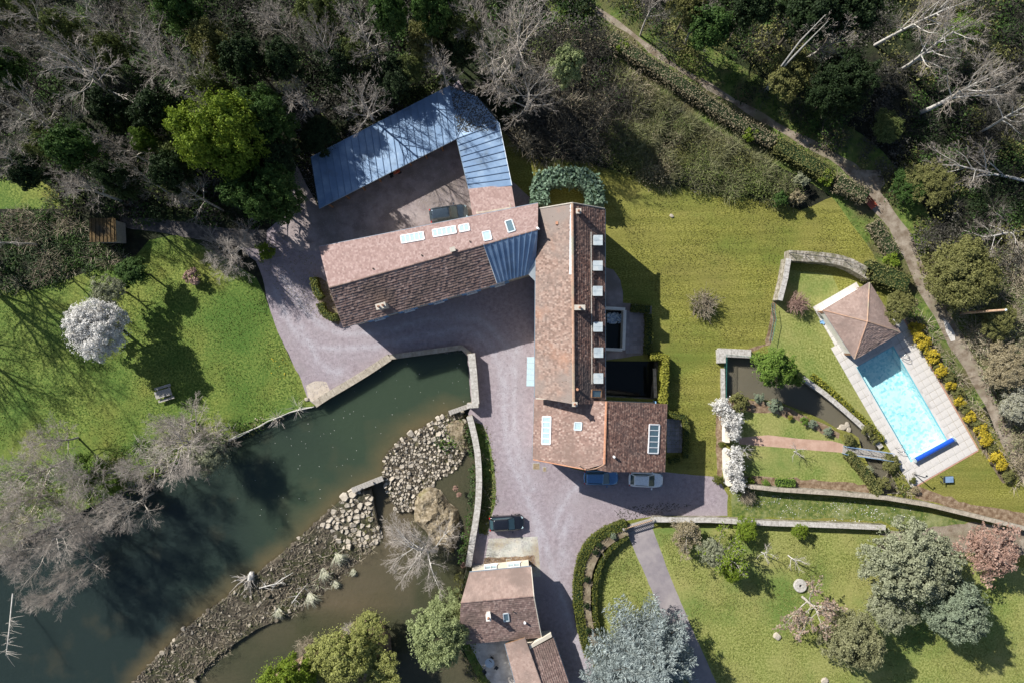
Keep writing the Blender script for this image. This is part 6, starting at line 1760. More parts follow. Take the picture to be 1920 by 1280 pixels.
def twiggy(u, v, r, h, mat, label, cat='shrub', name='twiggy_shrub'):
    k = int(spin(label) * 100) % 3; p = P(u, v, h * .5); p.z = 0; s = r * PX
    o = inst(name, TWIGS[k], mat, None); o.location = p; o.scale = (s, s, h / 1.5); o.rotation_euler = (0, 0, spin(label))
    return tag(o, label, cat)

def base_bare(u, v, r, h, label, twig='twig_tan', bark='bark_pale', kind=BARE, tilt=(0, 0), rz=None, kidx=None):
    k = (int(spin(label) * 100) % len(kind)) if kidx is None else kidx; m = kind[k]
    H0 = m[1].get('H') or max(x.co.z for x in m[1].vertices); m[1]['H'] = H0
    R0 = m[1].get('R') or float(np.percentile([math.hypot(x.co.x, x.co.y) for x in m[1].vertices], 94)); m[1]['R'] = R0
    s = r / R0
    return tree_at('bare_tree', P(u, v), [('trunk', m[0], bark), ('branches', m[1], twig)], (s, s, h / H0), label, 'tree', None, rz, tilt)
# ---------------------------------------------------------------- undergrowth, scrub and ivy (nobody could count these)
def scrub(name, px, n_bush, hmin, hmax, mats, seed, per=70, leaf=.2, twig_f=.35, rad_=(.7, 1.7), holes=(), z0=0.0, twig_mat='twig_tan', tl=(.5, 1.3), dens=None):
    poly = [tuple(P(u, v)[:2]) for u, v in px]; hol = [[tuple(P(u, v)[:2]) for u, v in h_] for h_ in holes]
    g = rnd(seed); xs = [p[0] for p in poly]; ys = [p[1] for p in poly]
    groups = {m: [[], []] for m in mats}; tw = []
    done = 0; guard = 0
    while done < n_bush and guard < n_bush * 30:
        guard += 1
        x, y = g.uniform(min(xs), max(xs)), g.uniform(min(ys), max(ys))
        if not inpoly(x, y, poly) or any(inpoly(x, y, h_) for h_ in hol): continue
        done += 1
        r = g.uniform(*rad_); h_ = g.uniform(hmin, hmax); m = mats[min(len(mats) - 1, int((mnoise.noise(Vector((x * .15, y * .15, seed))) * .9 + .5 + g.normal(0, .12)) * len(mats)))] if len(mats) > 1 else mats[0]
        if m not in groups: m = mats[0]
        is_tw = g.random() < twig_f
        k = int(per * (r / 1.2) ** 1.5 * (.4 if is_tw else 1))
        d = g.normal(size=(k, 3)); d[:, 2] = np.abs(d[:, 2]); d /= np.linalg.norm(d, axis=1, keepdims=True)
        c = np.array([x, y, z0]) + d * np.array([r, r, h_]) * g.uniform(.65, 1.05, (k, 1))
        groups[m][0].append(c); groups[m][1].append(d)
        if is_tw:
            k2 = int(per * .9 * (r / 1.2) ** 1.5); d = g.normal(size=(k2, 3)); d[:, 2] = np.abs(d[:, 2]) * .9 + .1; d /= np.linalg.norm(d, axis=1, keepdims=True)
            p0 = np.array([x, y, z0]) + d * np.array([r * .3, r * .3, h_ * .5]) ; L = g.uniform(*tl, (k2, 1)); e = d * np.array([1, 1, .7]) + g.normal(0, .45, (k2, 3)); e /= np.linalg.norm(e, axis=1, keepdims=True)
            sd = np.cross(e, g.normal(size=(k2, 3))); sd /= np.linalg.norm(sd, axis=1, keepdims=True)
            p0 = p0 + d * np.array([r, r, h_]) * g.uniform(.1, .45, (k2, 1))
            tw.append(np.stack([p0 - sd * .018, p0 + sd * .018, p0 + e * L + sd * .007, p0 + e * L - sd * .007], axis=1))
    first = None
    allV = []; slots = []
    mlist = [m for m in mats if groups[m][0]]
    for i, m in enumerate(mlist):
        C = np.concatenate(groups[m][0]); O = np.concatenate(groups[m][1])
        V = leaf_quads(C, leaf, g, .4, 1.5, O); allV.append(V); slots.append(np.full(len(V), i, np.int32))
    if tw:
        V = np.concatenate(tw); allV.append(V); slots.append(np.full(len(V), len(mlist), np.int32))
    me = quads_mesh(name, np.concatenate(allV))
    for m in mlist: me.materials.append(M[m])
    if tw: me.materials.append(M[twig_mat])
    me.polygons.foreach_set('material_index', np.concatenate(slots))
    return link(name, me, None, None, 'stuff')

fol('leaf_hedge', [(.12, .1, .058), (.22, .19, .115), (.35, .305, .2)])
# ---------------------------------------------------------------- hedges
def hedge(px, width, h, mat, label, closed=False, leaf=.11, dens=130, name='hedge', rough_=.1):
    pts = [P(u, v) for u, v in px]; t = empty(name, pts[0], label, 'hedge'); g = rnd(int(spin(label) * 1000))
    L = []; Rr = []
    for i, p in enumerate(pts):
        d = (pts[min(i + 1, len(pts) - 1)] - pts[max(i - 1, 0)]).normalized(); n = Vector((-d.y, d.x, 0)) * width / 2
        L.append(p + n); Rr.append(p - n)
    mb = MB(); C = []; O = []
    for i in range(len(pts) - 1):
        a, b, c, d = L[i], L[i + 1], Rr[i + 1], Rr[i]
        q = [lerp(x, (a + b + c + d) / 4, .0) for x in (a, b, c, d)]
        k_ = (width / 2 - .1) / (width / 2); q = [pts[i] + (a - pts[i]) * k_, pts[i + 1] + (b - pts[i + 1]) * k_, pts[i + 1] + (c - pts[i + 1]) * k_, pts[i] + (d - pts[i]) * k_]
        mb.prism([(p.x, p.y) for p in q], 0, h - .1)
        ln = (pts[i + 1] - pts[i]).length
        def put(fn, area, nrm):
            k = int(area * dens); s, u = g.random(k), g.random(k)
            for x, y in zip(s, u):
                C.append(fn(x, y)); O.append(nrm)
        put(lambda x, y: lerp(lerp(a, b, x), lerp(d, c, x), y) + Vector((0, 0, h + .0)), ln * width, Vector((0, 0, 1)))
        put(lambda x, y: lerp(a, b, x) + Vector((0, 0, h * y)), ln * h * .7, (a - d).normalized())
        put(lambda x, y: lerp(d, c, x) + Vector((0, 0, h * y)), ln * h * .7, (d - a).normalized())
    for e, (p, q) in ((0, (L[0], Rr[0])), (1, (L[-1], Rr[-1]))):
        nrm = (pts[0] - pts[1]).normalized() if e == 0 else (pts[-1] - pts[-2]).normalized()
        for _ in range(int(width * h * dens * .7)): C.append(lerp(p, q, g.random()) + Vector((0, 0, h * g.random()))); O.append(nrm)
    C = np.array([tuple(x) for x in C]); O = np.array([tuple(x) for x in O])
    C = C + g.normal(0, rough_ * .5, C.shape) - O * g.uniform(0, rough_, (len(C), 1))
    # clumpy surface
    C[:, 2] += np.array([.12 * mnoise.noise(Vector((x * 1.1, y * 1.1, 0))) for x, y in C[:, :2]]) * min(1, h)
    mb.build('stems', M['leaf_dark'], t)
    off = np.array(pts[0])
    me = quads_mesh('foliage', leaf_quads(C - off, leaf, g, .5, 1.5, O)); link('foliage', me, M[mat], t)
    return t
hedge([(1012, 388), (1010, 366), (1016, 345), (1035, 340), (1062, 339), (1090, 341), (1104, 350), (1112, 368), (1112, 388)], 1.75, 2.6, 'leaf_laurel', 'thick glossy laurel hedge bent round the north end of the tall house', leaf=.24, dens=95, rough_=.3)
hedge([(1182, 578), (1216, 580)], .9, 1.0, 'leaf_box', 'clipped box hedge along the top of the grey slab terrace')
hedge([(1214, 590), (1214, 625), (1212, 664)], .85, 1.1, 'leaf_box', 'clipped box hedge between the grey slab terrace and the lawn')
hedge([(1216, 667), (1232, 667), (1243, 668), (1243, 700), (1240, 730), (1239, 754)], .75, 1.6, 'leaf_gold', 'golden yellow green hedge round the corner of the dark basin', leaf=.16)
hedge([(1252, 775), (1280, 780), (1284, 800)], .75, 1.0, 'leaf_box', 'box hedge at the upper corner of the annexe terrace')
hedge([(1284, 800), (1284, 830), (1283, 856)], .7, 1.0, 'leaf_box', 'box hedge along the lawn side of the annexe terrace')
hedge([(1252, 862), (1272, 858)], .7, .9, 'leaf_box', 'short box hedge at the lower end of the annexe terrace')
hedge(smooth_px([(1172, 978), (1140, 990), (1108, 1012), (1090, 1045), (1082, 1090), (1084, 1140), (1094, 1190), (1104, 1222)], 3), 1.05, 1.15, 'leaf_box', 'long clipped hedge curving along the driveway by the gate', leaf=.12, dens=110)
hedge(smooth_px([(1174, 1000), (1150, 1018), (1128, 1045), (1115, 1085), (1113, 1130), (1117, 1165), (1126, 1195)], 3), .55, .95, 'leaf_box', 'inner clipped hedge curving round the small round lawn', leaf=.12, dens=110)
hedge(smooth_px([(1520, 703), (1550, 727), (1595, 768), (1632, 800), (1652, 823)], 2), .55, .6, 'leaf_gold', 'low yellow green hedge above the curved pond edge', leaf=.12)
hedge(smooth_px([(1584, 848), (1600, 866), (1622, 893), (1640, 922)], 2), 1.0, 1.3, 'leaf_olive', 'olive green clipped hedge from the footbridge to the garden wall', leaf=.13)
hedge([(1453, 902), (1487, 903)], .85, .7, 'leaf_bright', 'short bright green clipped hedge in the kitchen garden bed')
hedge(smooth_px([(592, 522), (597, 545), (606, 560)], 2), .8, 1.2, 'leaf_box', 'dark clipped hedge at the upper west gable of the long wing')
hedge(smooth_px([(604, 570), (610, 585), (625, 596), (636, 594)], 2), .8, 1.2, 'leaf_box', 'dark clipped hedge curving round the west gable bed')
rb = empty('raised_bed', P(1098, 1080), 'raised earth bed held between the two curving clipped hedges', 'planting bed')
q = smooth_px([(1173, 990), (1145, 1004), (1118, 1028), (1101, 1065), (1097, 1110), (1099, 1150), (1106, 1185), (1112, 1205)], 3)
mb = MB(); rr_ = ribbon(q, 1.1); n_ = len(q)
for i in range(n_ - 1): mb.prism([(p.x, p.y) for p in (rr_[i], rr_[i + 1], rr_[2 * n_ - 2 - i], rr_[2 * n_ - 1 - i])], 0, .9)
mb.build('earth', M['bed'], rb)
ph_px = smooth_px([(1140, 78), (1168, 100), (1250, 152), (1312, 195), (1372, 234), (1442, 272)], 3)
hedge(ph_px, 1.35, 1.8, 'leaf_hedge', 'long brownish field hedge beside the upper footpath', leaf=.11, dens=150, rough_=.4)
hedge(smooth_px([(1448, 277), (1500, 308), (1545, 334)], 3), 1.6, 1.9, 'leaf_olive', 'olive and lime stretch of field hedge beside the footpath', leaf=.11, dens=150, rough_=.4)
hedge(smooth_px([(1560, 348), (1590, 362), (1612, 374)], 3), 1.6, 1.9, 'leaf_hedge', 'brown end of the field hedge next to the red bench', leaf=.11, dens=150, rough_=.4)
hedge(smooth_px([(1632, 420), (1650, 450), (1668, 478)], 2), 1.6, 1.1, 'leaf_hedge', 'low brown hedge between the lawn and footpath below the bench', leaf=.11, dens=150, rough_=.35)
hedge(smooth_px([(1615, 505), (1650, 520), (1690, 535)], 2), 2.2, 1.6, 'leaf_olive', 'rough olive hedge at the end of the trellis wall', leaf=.11, dens=150, rough_=.4)

# ---------------------------------------------------------------- trees in the north-west wood
for a in [
    (140, 150, 98, 15, 'largest grey bare tree crown in the north west wood', 'twig_grey'),
    (300, 108, 62, 15, 'grey bare tree just right of the largest bare crown', 'twig_grey'),
    (345, 160, 66, 16, 'pale bare tree reaching over the lime green tree from above', 'twig_grey'),
    (78, 222, 62, 14, 'grey bare tree below and left of the largest bare crown', 'twig_grey'),
    (78, 42, 52, 15, 'grey bare tree near the top left corner', 'twig_grey'),
    (182, 34, 46, 16, 'pale narrow bare tree on the top edge left of centre wood', 'twig_grey'),
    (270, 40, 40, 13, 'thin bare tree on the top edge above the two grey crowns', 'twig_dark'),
    (222, 275, 42, 12, 'small grey bare tree between two dark green bushy trees', 'twig_grey'),
    (250, 335, 48, 13, 'brownish bare tree just above the dark track and rusty shed', 'twig_tan'),
    (155, 352, 54, 12, 'low mauve bare tree above the rusty shed', 'twig_mauve'),
    (368, 372, 52, 11, 'low mauve bare tree left of the dark green tree by the yard', 'twig_mauve'),
    (8, 288, 48, 14, 'grey bare tree on the left edge of the photo above the ivy', 'twig_grey'),
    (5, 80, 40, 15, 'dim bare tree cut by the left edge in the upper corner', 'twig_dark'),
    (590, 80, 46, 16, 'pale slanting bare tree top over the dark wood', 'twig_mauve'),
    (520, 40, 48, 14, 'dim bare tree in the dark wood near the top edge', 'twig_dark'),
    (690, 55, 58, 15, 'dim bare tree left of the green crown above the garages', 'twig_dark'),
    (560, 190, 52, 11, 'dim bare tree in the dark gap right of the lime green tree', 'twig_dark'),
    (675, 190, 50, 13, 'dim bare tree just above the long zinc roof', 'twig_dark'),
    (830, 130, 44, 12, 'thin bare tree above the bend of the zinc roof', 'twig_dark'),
    (975, 62, 92, 17, 'large pale bare tree with spreading boughs above the zinc roof end', 'twig_tan'),
    (935, 120, 60, 15, 'pale bare tree overlapping the large bare crown on its left', 'twig_tan'),
    (985, 170, 62, 13, 'pale bare tree drooping beside the bend of the zinc roof', 'twig_tan'),
    (905, 25, 55, 15, 'grey bare tree on the top edge left of the large pale crown', 'twig_grey'),
]:
    bare(a[0], a[1], a[2], a[3], 'b', a[4], a[5])
for a in [
    (436, 268, 86, 12.5, 'leaf_lime', 'big lime green tree in the wood left of the zinc garages', 0),
    (505, 240, 62, 9, 'leaf_green', 'mid green tree behind the big lime green tree', 0),
    (520, 370, 62, 9, 'leaf_green', 'dark green tree at the yard entrance beside the zinc garages', 0),
    (465, 350, 48, 10, 'leaf_green', 'green tree between the lime green tree and the yard entrance', 0),
    (515, 300, 50, 9.5, 'leaf_dark', 'dark evergreen tree right of the big lime green tree', 0),
    (150, 285, 46, 14, 'leaf_green', 'green bushy tree left of the small grey bare tree', 0),
    (283, 268, 24, 10, 'leaf_bright', 'small bright green tree right of the small grey bare tree', 0),
    (345, 24, 40, 14, 'leaf_green', 'green tree on the top edge right of the thin bare tree', 0),
    (18, 135, 36, 12, 'leaf_green', 'green tree at the left edge beside the largest bare crown', 0),
    (405, 85, 42, 12, 'leaf_olive', 'olive tree between the bare crowns and the dark wood', 1),
    (730, 42, 38, 14, 'leaf_green', 'green crown in the dark wood near the top centre', 0),
    (800, 80, 42, 9, 'leaf_olive', 'olive green crown above the bend in the zinc roof', 1),
    (815, 25, 40, 14, 'leaf_green', 'green tree on the top edge left of the large pale bare tree', 0),
    (1058, 135, 36, 13, 'leaf_willow', 'rounded pale green tree right of the large bare tree', 0),
    (400, 170, 40, 12, 'leaf_moss', 'mossy green tree just above the lime green tree', 1),
    (130, 60, 38, 12, 'leaf_moss', 'mossy green tree above the largest bare crown', 1),
    (30, 20, 40, 12, 'leaf_moss', 'mossy green tree in the very top left corner', 1),
    (215, 100, 34, 11, 'leaf_moss', 'mossy green tree between the two grey bare crowns', 1),
    (600, 30, 44, 11, 'leaf_moss', 'mossy green tree on the top edge in the dark wood', 1),
    (660, 95, 38, 9, 'leaf_moss', 'mossy green tree in the dark wood left of the pale slanting top', 1),
    (770, 130, 36, 6, 'leaf_moss', 'low mossy tree behind the middle of the zinc garages', 1),
    (870, 60, 40, 11, 'leaf_moss', 'mossy tree left of the large pale bare crown', 1),
    (100, 270, 36, 10, 'leaf_moss', 'mossy tree below the left grey bare crown', 1),
    (330, 290, 38, 9, 'leaf_moss', 'mossy tree left of the lime green tree', 1),
    (640, 130, 44, 8, 'leaf_dark', 'dark evergreen in the middle of the dark wood', 0),
    (730, 150, 52, 6, 'leaf_dark', 'dark evergreen above the middle of the long zinc roof', 0),
    (600, 255, 40, 5, 'leaf_dark', 'dark evergreen at the west end of the long zinc roof', 0),
    (470, 120, 44, 13, 'leaf_dark', 'dark evergreen above the mid green tree', 0),
    (540, 120, 40, 12, 'leaf_dark', 'dark evergreen left of the middle of the dark wood', 0),
    (860, 100, 40, 8, 'leaf_dark', 'dark evergreen left of the drooping pale bare tree', 0),
    (300, 210, 46, 11, 'leaf_dark', 'dark evergreen left of the big lime green tree', 0),
    (60, 320, 40, 9, 'leaf_dark', 'dark evergreen above the sunlit grass strip on the left', 0),
    (220, 215, 40, 10, 'leaf_dark', 'dark evergreen under the right side of the largest bare crown', 0),
]:
    leafy(a[0], a[1], a[2], a[3], a[4], a[5], bool(a[6]), 'broadleaf_tree' if a[4] != 'leaf_dark' else 'evergreen_tree')
# trees just outside the left edge whose shadows fall across the west lawn
base_bare(-105, 470, 7.0, 20, 'tall grey bare tree beyond the left edge throwing branching shadows on the lawn', 'twig_grey', 'bark')
base_bare(-60, 425, 5.5, 18, 'third tall bare tree beyond the left edge above the ivy bank', 'twig_grey', 'bark')
base_bare(-170, 545, 6.0, 19, 'second tall bare tree beyond the left edge shading the lawn corner', 'twig_grey', 'bark')
bare(-20, 440, 46, 12, 'b', 'grey bare tree at the left edge above the ivy bank')
leafy(230, 340, 34, 14, 'leaf_dark', 'dark evergreen above the rusty shed roof', name='evergreen_tree')
leafy(330, 330, 40, 13, 'leaf_dark', 'dark evergreen right of the brownish bare tree', name='evergreen_tree')
bare(392, 215, 36, 17, 'b', 'white boughed bare tree spreading over the top of the lime green tree')
bare(420, 475, 62, 7, 'f', 'round mauve bare tree at the mouth of the driveway', 'twig_mauve', 'bark')
shrub(360, 520, 17, 1.8, 'twig_pink', 'small pale pinkish shrub left of the round mauve tree', sq=1.0)
shrub(497, 470, 20, 1.2, 'leaf_lime', 'lime green mound at the tip of the driveway island')
leafy(255, 510, 32, 5, 'leaf_green', 'green young tree on the shaded west lawn', False)
leafy(205, 545, 32, 6, 'leaf_sage', 'dim grey green tree above the white blossom tree', True)
t = leafy(195, 618, 62, 6.2, 'blossom', 'round tree in full white blossom on the west lawn', True, 'blossom_tree')

# ---------------------------------------------------------------- north thicket and the far side of the footpath
for a in [
    (1225, 8, 45, 12, 'twig_dark', 'dim bare tree on the top edge right of the footpath'),
    (1310, 40, 55, 10, 'twig_dark', 'dim bare tree beside the upper footpath on its right'),
    (1560, 60, 60, 12, 'twig_dark', 'dim bare tree in the dark north east wood'),
]:
    bare(a[0], a[1], a[2], a[3], 'b', a[5], a[4])
for a in [
    (1330, 55, 48, 10, 'leaf_green', 'green tree right of the upper footpath', 0),
    (1290, 15, 40, 11, 'leaf_olive', 'olive tree on the top edge right of the footpath', 1),
    (1400, 20, 50, 12, 'leaf_dark', 'dark evergreen left of the white birch stem', 0),
    (1510, 30, 60, 13, 'leaf_dark', 'dark evergreen right of the white birch stem', 0),
    (1590, 30, 55, 13, 'leaf_dark', 'dark evergreen left of the leaning bare trees', 0),
    (1560, 170, 60, 8, 'leaf_dark', 'dark rounded tree in the middle of the north east wood', 0),
    (1480, 140, 50, 7, 'leaf_olive', 'olive scrub tree below the white birch stem', 1),
    (1660, 240, 30, 3, 'leaf_moss', 'lime green bush tree in the north east wood clearing', 0),
    (1790, 70, 34, 7, 'leaf_bright', 'green tree glimpsed under the leaning bare trees', 0),
]:
    leafy(a[0], a[1], a[2], a[3], a[4], a[5], bool(a[6]), 'broadleaf_tree' if a[4] != 'leaf_dark' else 'evergreen_tree')
base_bare(1640, 85, 4.2, 16, 'tall pale bare tree leaning over the top right woodland')
base_bare(1690, 130, 3.6, 14, 'second tall pale bare tree rising left of the fallen branches')
base_bare(1725, 212, 4.2, 15, 'tall pale bare tree with a long trunk on the right edge')
base_bare(1840, 247, 3.0, 12, 'pale bare tree with a thick white trunk at the right edge')
base_bare(1760, 20, 3.5, 13, 'pale bare tree by the top right corner')
base_bare(1940, 345, 4.5, 15, 'fallen pale bare tree lying across the scrub on the right', 'twig_tan', 'bark_pale', BARE, (0, rad(-84)), rad(-18), 0)
base_bare(1950, 430, 3.4, 10, 'second fallen bare tree sprawled on the right edge', 'twig_tan', 'bark_pale', BARE, (0, rad(-86)), rad(12), 2)
# white birch stems
bi = empty('birch_tree', P(1434, 172), 'slender white birch with twin stems near the top edge', 'tree')
for k, (dx, bend) in enumerate(((0, .5), (.25, -.1))):
    mb = MB(); p = P(1434, 172); mb.tube([p + Vector((dx, 0, 0)), p + Vector((dx - .3, .6, 5)), p + Vector((dx - .1, 1.0 + bend, 10)), p + Vector((dx + .2, 1.3 + bend, 15))], [.14, .11, .08, .03], 6); mb.build('stem', M['bark_pale'], bi)
inst('branches', SMALLBARE[0][1], 'twig_dark', bi).location = (.2, 1.2, 11.5)
# olive tree mass right of the footpath
for a in [
    (1795, 515, 75, 5.0, 'twig_olive', 'large olive twiggy bush right of the footpath above the utility pole'),
    (1740, 345, 45, 3.5, 'twig_olive', 'olive bush beside the fallen pale tree'),
    (1700, 350, 34, 3.0, 'leaf_green', 'green bush right of the footpath fork'),
    (1870, 600, 40, 3.5, 'leaf_olive', 'light green bush to the right of the utility pole'),
    (1902, 760, 36, 3.5, 'leaf_white', 'sparse whitish budding bush on the right edge of the photo'),
    (1880, 690, 48, 4.0, 'leaf_tan', 'pale brown scrub tree below the utility pole'),
]:
    leafy(a[0], a[1], a[2], a[3], 'leaf_olive' if a[4] == 'twig_olive' else a[4], a[5], True, 'bushy_tree')

# ---------------------------------------------------------------- trees along the river
for a in [
    (335, 838, 74, 9, 'twig_mauve', 'broad pinkish grey bare tree hanging over the river bend'),
    (330, 795, 46, 7, 'twig_olive', 'pale olive twiggy tree on the lawn edge below the picnic table'),
    (60, 880, 66, 9, 'twig_tan', 'pale twiggy tree on the river bank at the left edge'),
    (150, 905, 58, 10, 'twig_mauve', 'mauve bare tree on the bank left of the river bend tree'),
    (225, 950, 52, 11, 'twig_grey', 'grey bare tree leaning over the dark river water'),
    (110, 1005, 72, 11, 'twig_mauve', 'large mauve bare tree over the river at the left'),
    (40, 1050, 64, 11, 'twig_mauve', 'mauve bare tree on the left edge above the thin leaning birch'),
    (90, 1120, 38, 9, 'twig_mauve', 'smallest mauve bare tree lowest over the river water'),
    (20, 950, 50, 10, 'twig_tan', 'tan bare tree on the left edge of the river bank'),
    (265, 880, 46, 8, 'twig_grey', 'grey bare tree tucked behind the river bend tree'),
    (160, 985, 50, 11, 'twig_mauve', 'mauve bare tree between the leaning grey tree and the large mauve tree'),
    (15, 1000, 46, 10, 'twig_grey', 'grey bare tree at the left edge behind the large mauve tree'),
    (130, 1075, 44, 10, 'twig_mauve', 'low mauve bare tree reaching furthest out over the dark river'),
    (390, 820, 40, 6, 'twig_olive', 'olive tinted twiggy tree at the start of the rustic rail'),
    (100, 830, 52, 7, 'twig_tan', 'pale low tree where the west lawn meets the river bank'),
]:
    bare(a[0], a[1], a[2], a[3], 'f', a[5], a[4], 'bark')
tb_ = empty('birch_tree', P(24, 1112), 'thin white birch leaning down over the river at the left', 'tree')
mb = MB(); mb.tube([P(24, 1112, 0), P(20, 1150, 1.2), P(16, 1190, 2.6), P(11, 1228, 3.6)], [.09, .075, .055, .02], 6); mb.build('trunk', M['bark_pale'], tb_)
mb = MB(); g = rnd(401)
for k in range(46):
    t_ = g.uniform(.3, 1); s_ = lerp(P(22, 1125, .6), P(11, 1228, 3.6), t_); e_ = s_ + Vector((g.normal(.5, .9), g.normal(-.2, .5), g.normal(.1, .2))); mb.tube([s_, lerp(s_, e_, .5) + Vector((0, .05, .05)), e_], [.014, .011, .006], 3)
mb.build('branches', M['twig_grey'], tb_)
leafy(170, 880, 30, 5, 'leaf_bright', 'green ivy covered tree among the mauve bare trees', False)
leafy(395, 855, 40, 6, 'leaf_sage', 'grey green right half of the tree over the river bend', True)
leafy(220, 905, 22, 5, 'leaf_bright', 'small green bush beside the grey leaning tree on the bank', False)
# bare tree standing in the creek, crown leaning left over the water
base_bare(818, 1032, 4.3, 8.2, 'silvery bare tree leaning from the mossy islet over the creek', 'twig_grey', 'bark_pale', FINE, (rad(-22), rad(-22)), 0, 0)
leafy(822, 1192, 62, 6.0, 'leaf_willow', 'soft grey green willow between the creek and the cottage', True, 'willow_tree', -1)
leafy(838, 1145, 40, 5, 'leaf_willow', 'smaller grey green willow above the creek willow', True, 'willow_tree', -1)
for a in [
    (690, 1182, 40, 3.6, 'leaf_willow2', 'olive willow bush at the upstream tip of the lower bank'),
    (638, 1228, 62, 4.6, 'leaf_willow2', 'broad olive willow bush on the lower bank'),
    (706, 1256, 46, 4.2, 'leaf_willow2', 'rounded olive willow bush lowest right on the lower bank'),
    (590, 1270, 36, 4.0, 'leaf_sage', 'sage green willow bush beside the lime tree at the bottom edge'),
]:
    leafy(a[0], a[1], a[2], a[3], a[4], a[5], True, 'willow_bush', -.7, 'bush')
leafy(535, 1285, 62, 7, 'leaf_lime', 'bright lime yellow tree on the bottom edge by the river', False, 'broadleaf_tree', -.7)
twiggy(575, 1215, 26, 2.0, 'twig_tan', 'dry tan twiggy bush left of the broad olive willow bush')
twiggy(655, 1180, 18, .8, 'twig_grey', 'tangle of dry sticks at the tip of the lower bank')

# ---------------------------------------------------------------- garden trees and shrubs
leafy(1447, 688, 42, 5.5, 'leaf_bright', 'bright green round tree overhanging the dark pond', False)
shrub(1485, 705, 22, 2.8, 'leaf_bright', 'lower bright green lobe of bush beside the round pond tree', 'bush')
twiggy(1322, 570, 33, 2.0, 'twig_tan', 'pale tan spiky shrub alone on the east lawn')
shrub(1312, 574, 20, 1.1, 'leaf_olive', 'olive low growth at the foot of the spiky shrub')
twiggy(1497, 568, 24, 2.2, 'twig_pink', 'reddish brown bare shrub left of the pool house')
leafy(1685, 577, 29, 4.0, 'leaf_olive', 'rounded yellow green tree right of the pool house', False)
for i, (u, v, r, wh) in enumerate([(1716, 620, 17, 'largest golden shrub next to the rounded tree by the pool house'), (1728, 640, 18, 'golden shrub second in line from the pool house'), (1747, 666, 17, 'golden shrub third in line from the pool house'),
                                   (1762, 695, 14, 'golden shrub standing level with the middle of the pool'), (1782, 722, 11, 'small golden shrub sixth from the far end of the row'), (1798, 752, 12, 'golden shrub fifth from the far end of the row'),
                                   (1818, 781, 13, 'golden shrub level with the blue cover roller'), (1840, 808, 15, 'lime tinged golden shrub just above the pair at the end'), (1846, 824, 15, 'golden shrub touching the lime tinged one from below'),
                                   (1866, 856, 16, 'golden shrub at the upper side of the last pair'), (1875, 870, 14, 'golden shrub at the very end of the row')]):
    shrub(u, v, r, 1.3, 'flower_yellow', wh, 'flowering shrub', 'yellow shrubs along the pool')
for u, v, r, l in [(1735, 655, 11, 'dull green shrub between the second and third golden shrubs'), (1754, 682, 11, 'dull green shrub under the third golden shrub'), (1776, 706, 14, 'dull green shrub beyond the fourth golden shrub'), (1795, 736, 13, 'dull green shrub above the fifth golden shrub from the end'),
                   (1808, 766, 12, 'dull green shrub level with the pool corner'), (1830, 795, 12, 'dull green shrub left of the lime tinged golden shrub'), (1858, 840, 12, 'dull green shrub between the last two golden pairs'), (1890, 890, 14, 'dull green shrub past the end of the golden row')]:
    shrub(u, v, r, 1.0, 'leaf_olive', l)
for u, v, r, h_, l in [(1352, 762, 20, 3.0, 'white blossom bush at the pond end of the white wall'), (1372, 790, 22, 3.4, 'largest white blossom bush half way along the upper white wall'), (1376, 812, 16, 3.0, 'white blossom bush above the brick path end'),
                       (1378, 850, 18, 3.0, 'white blossom bush just below the brick path'), (1376, 880, 20, 3.2, 'white blossom bush along the lower white wall'), (1382, 905, 18, 2.8, 'white blossom bush at the corner of the garden wall')]:
    shrub(u, v, r, h_, 'blossom', l, 'blossom bush', 'white blossom bushes on the white wall')
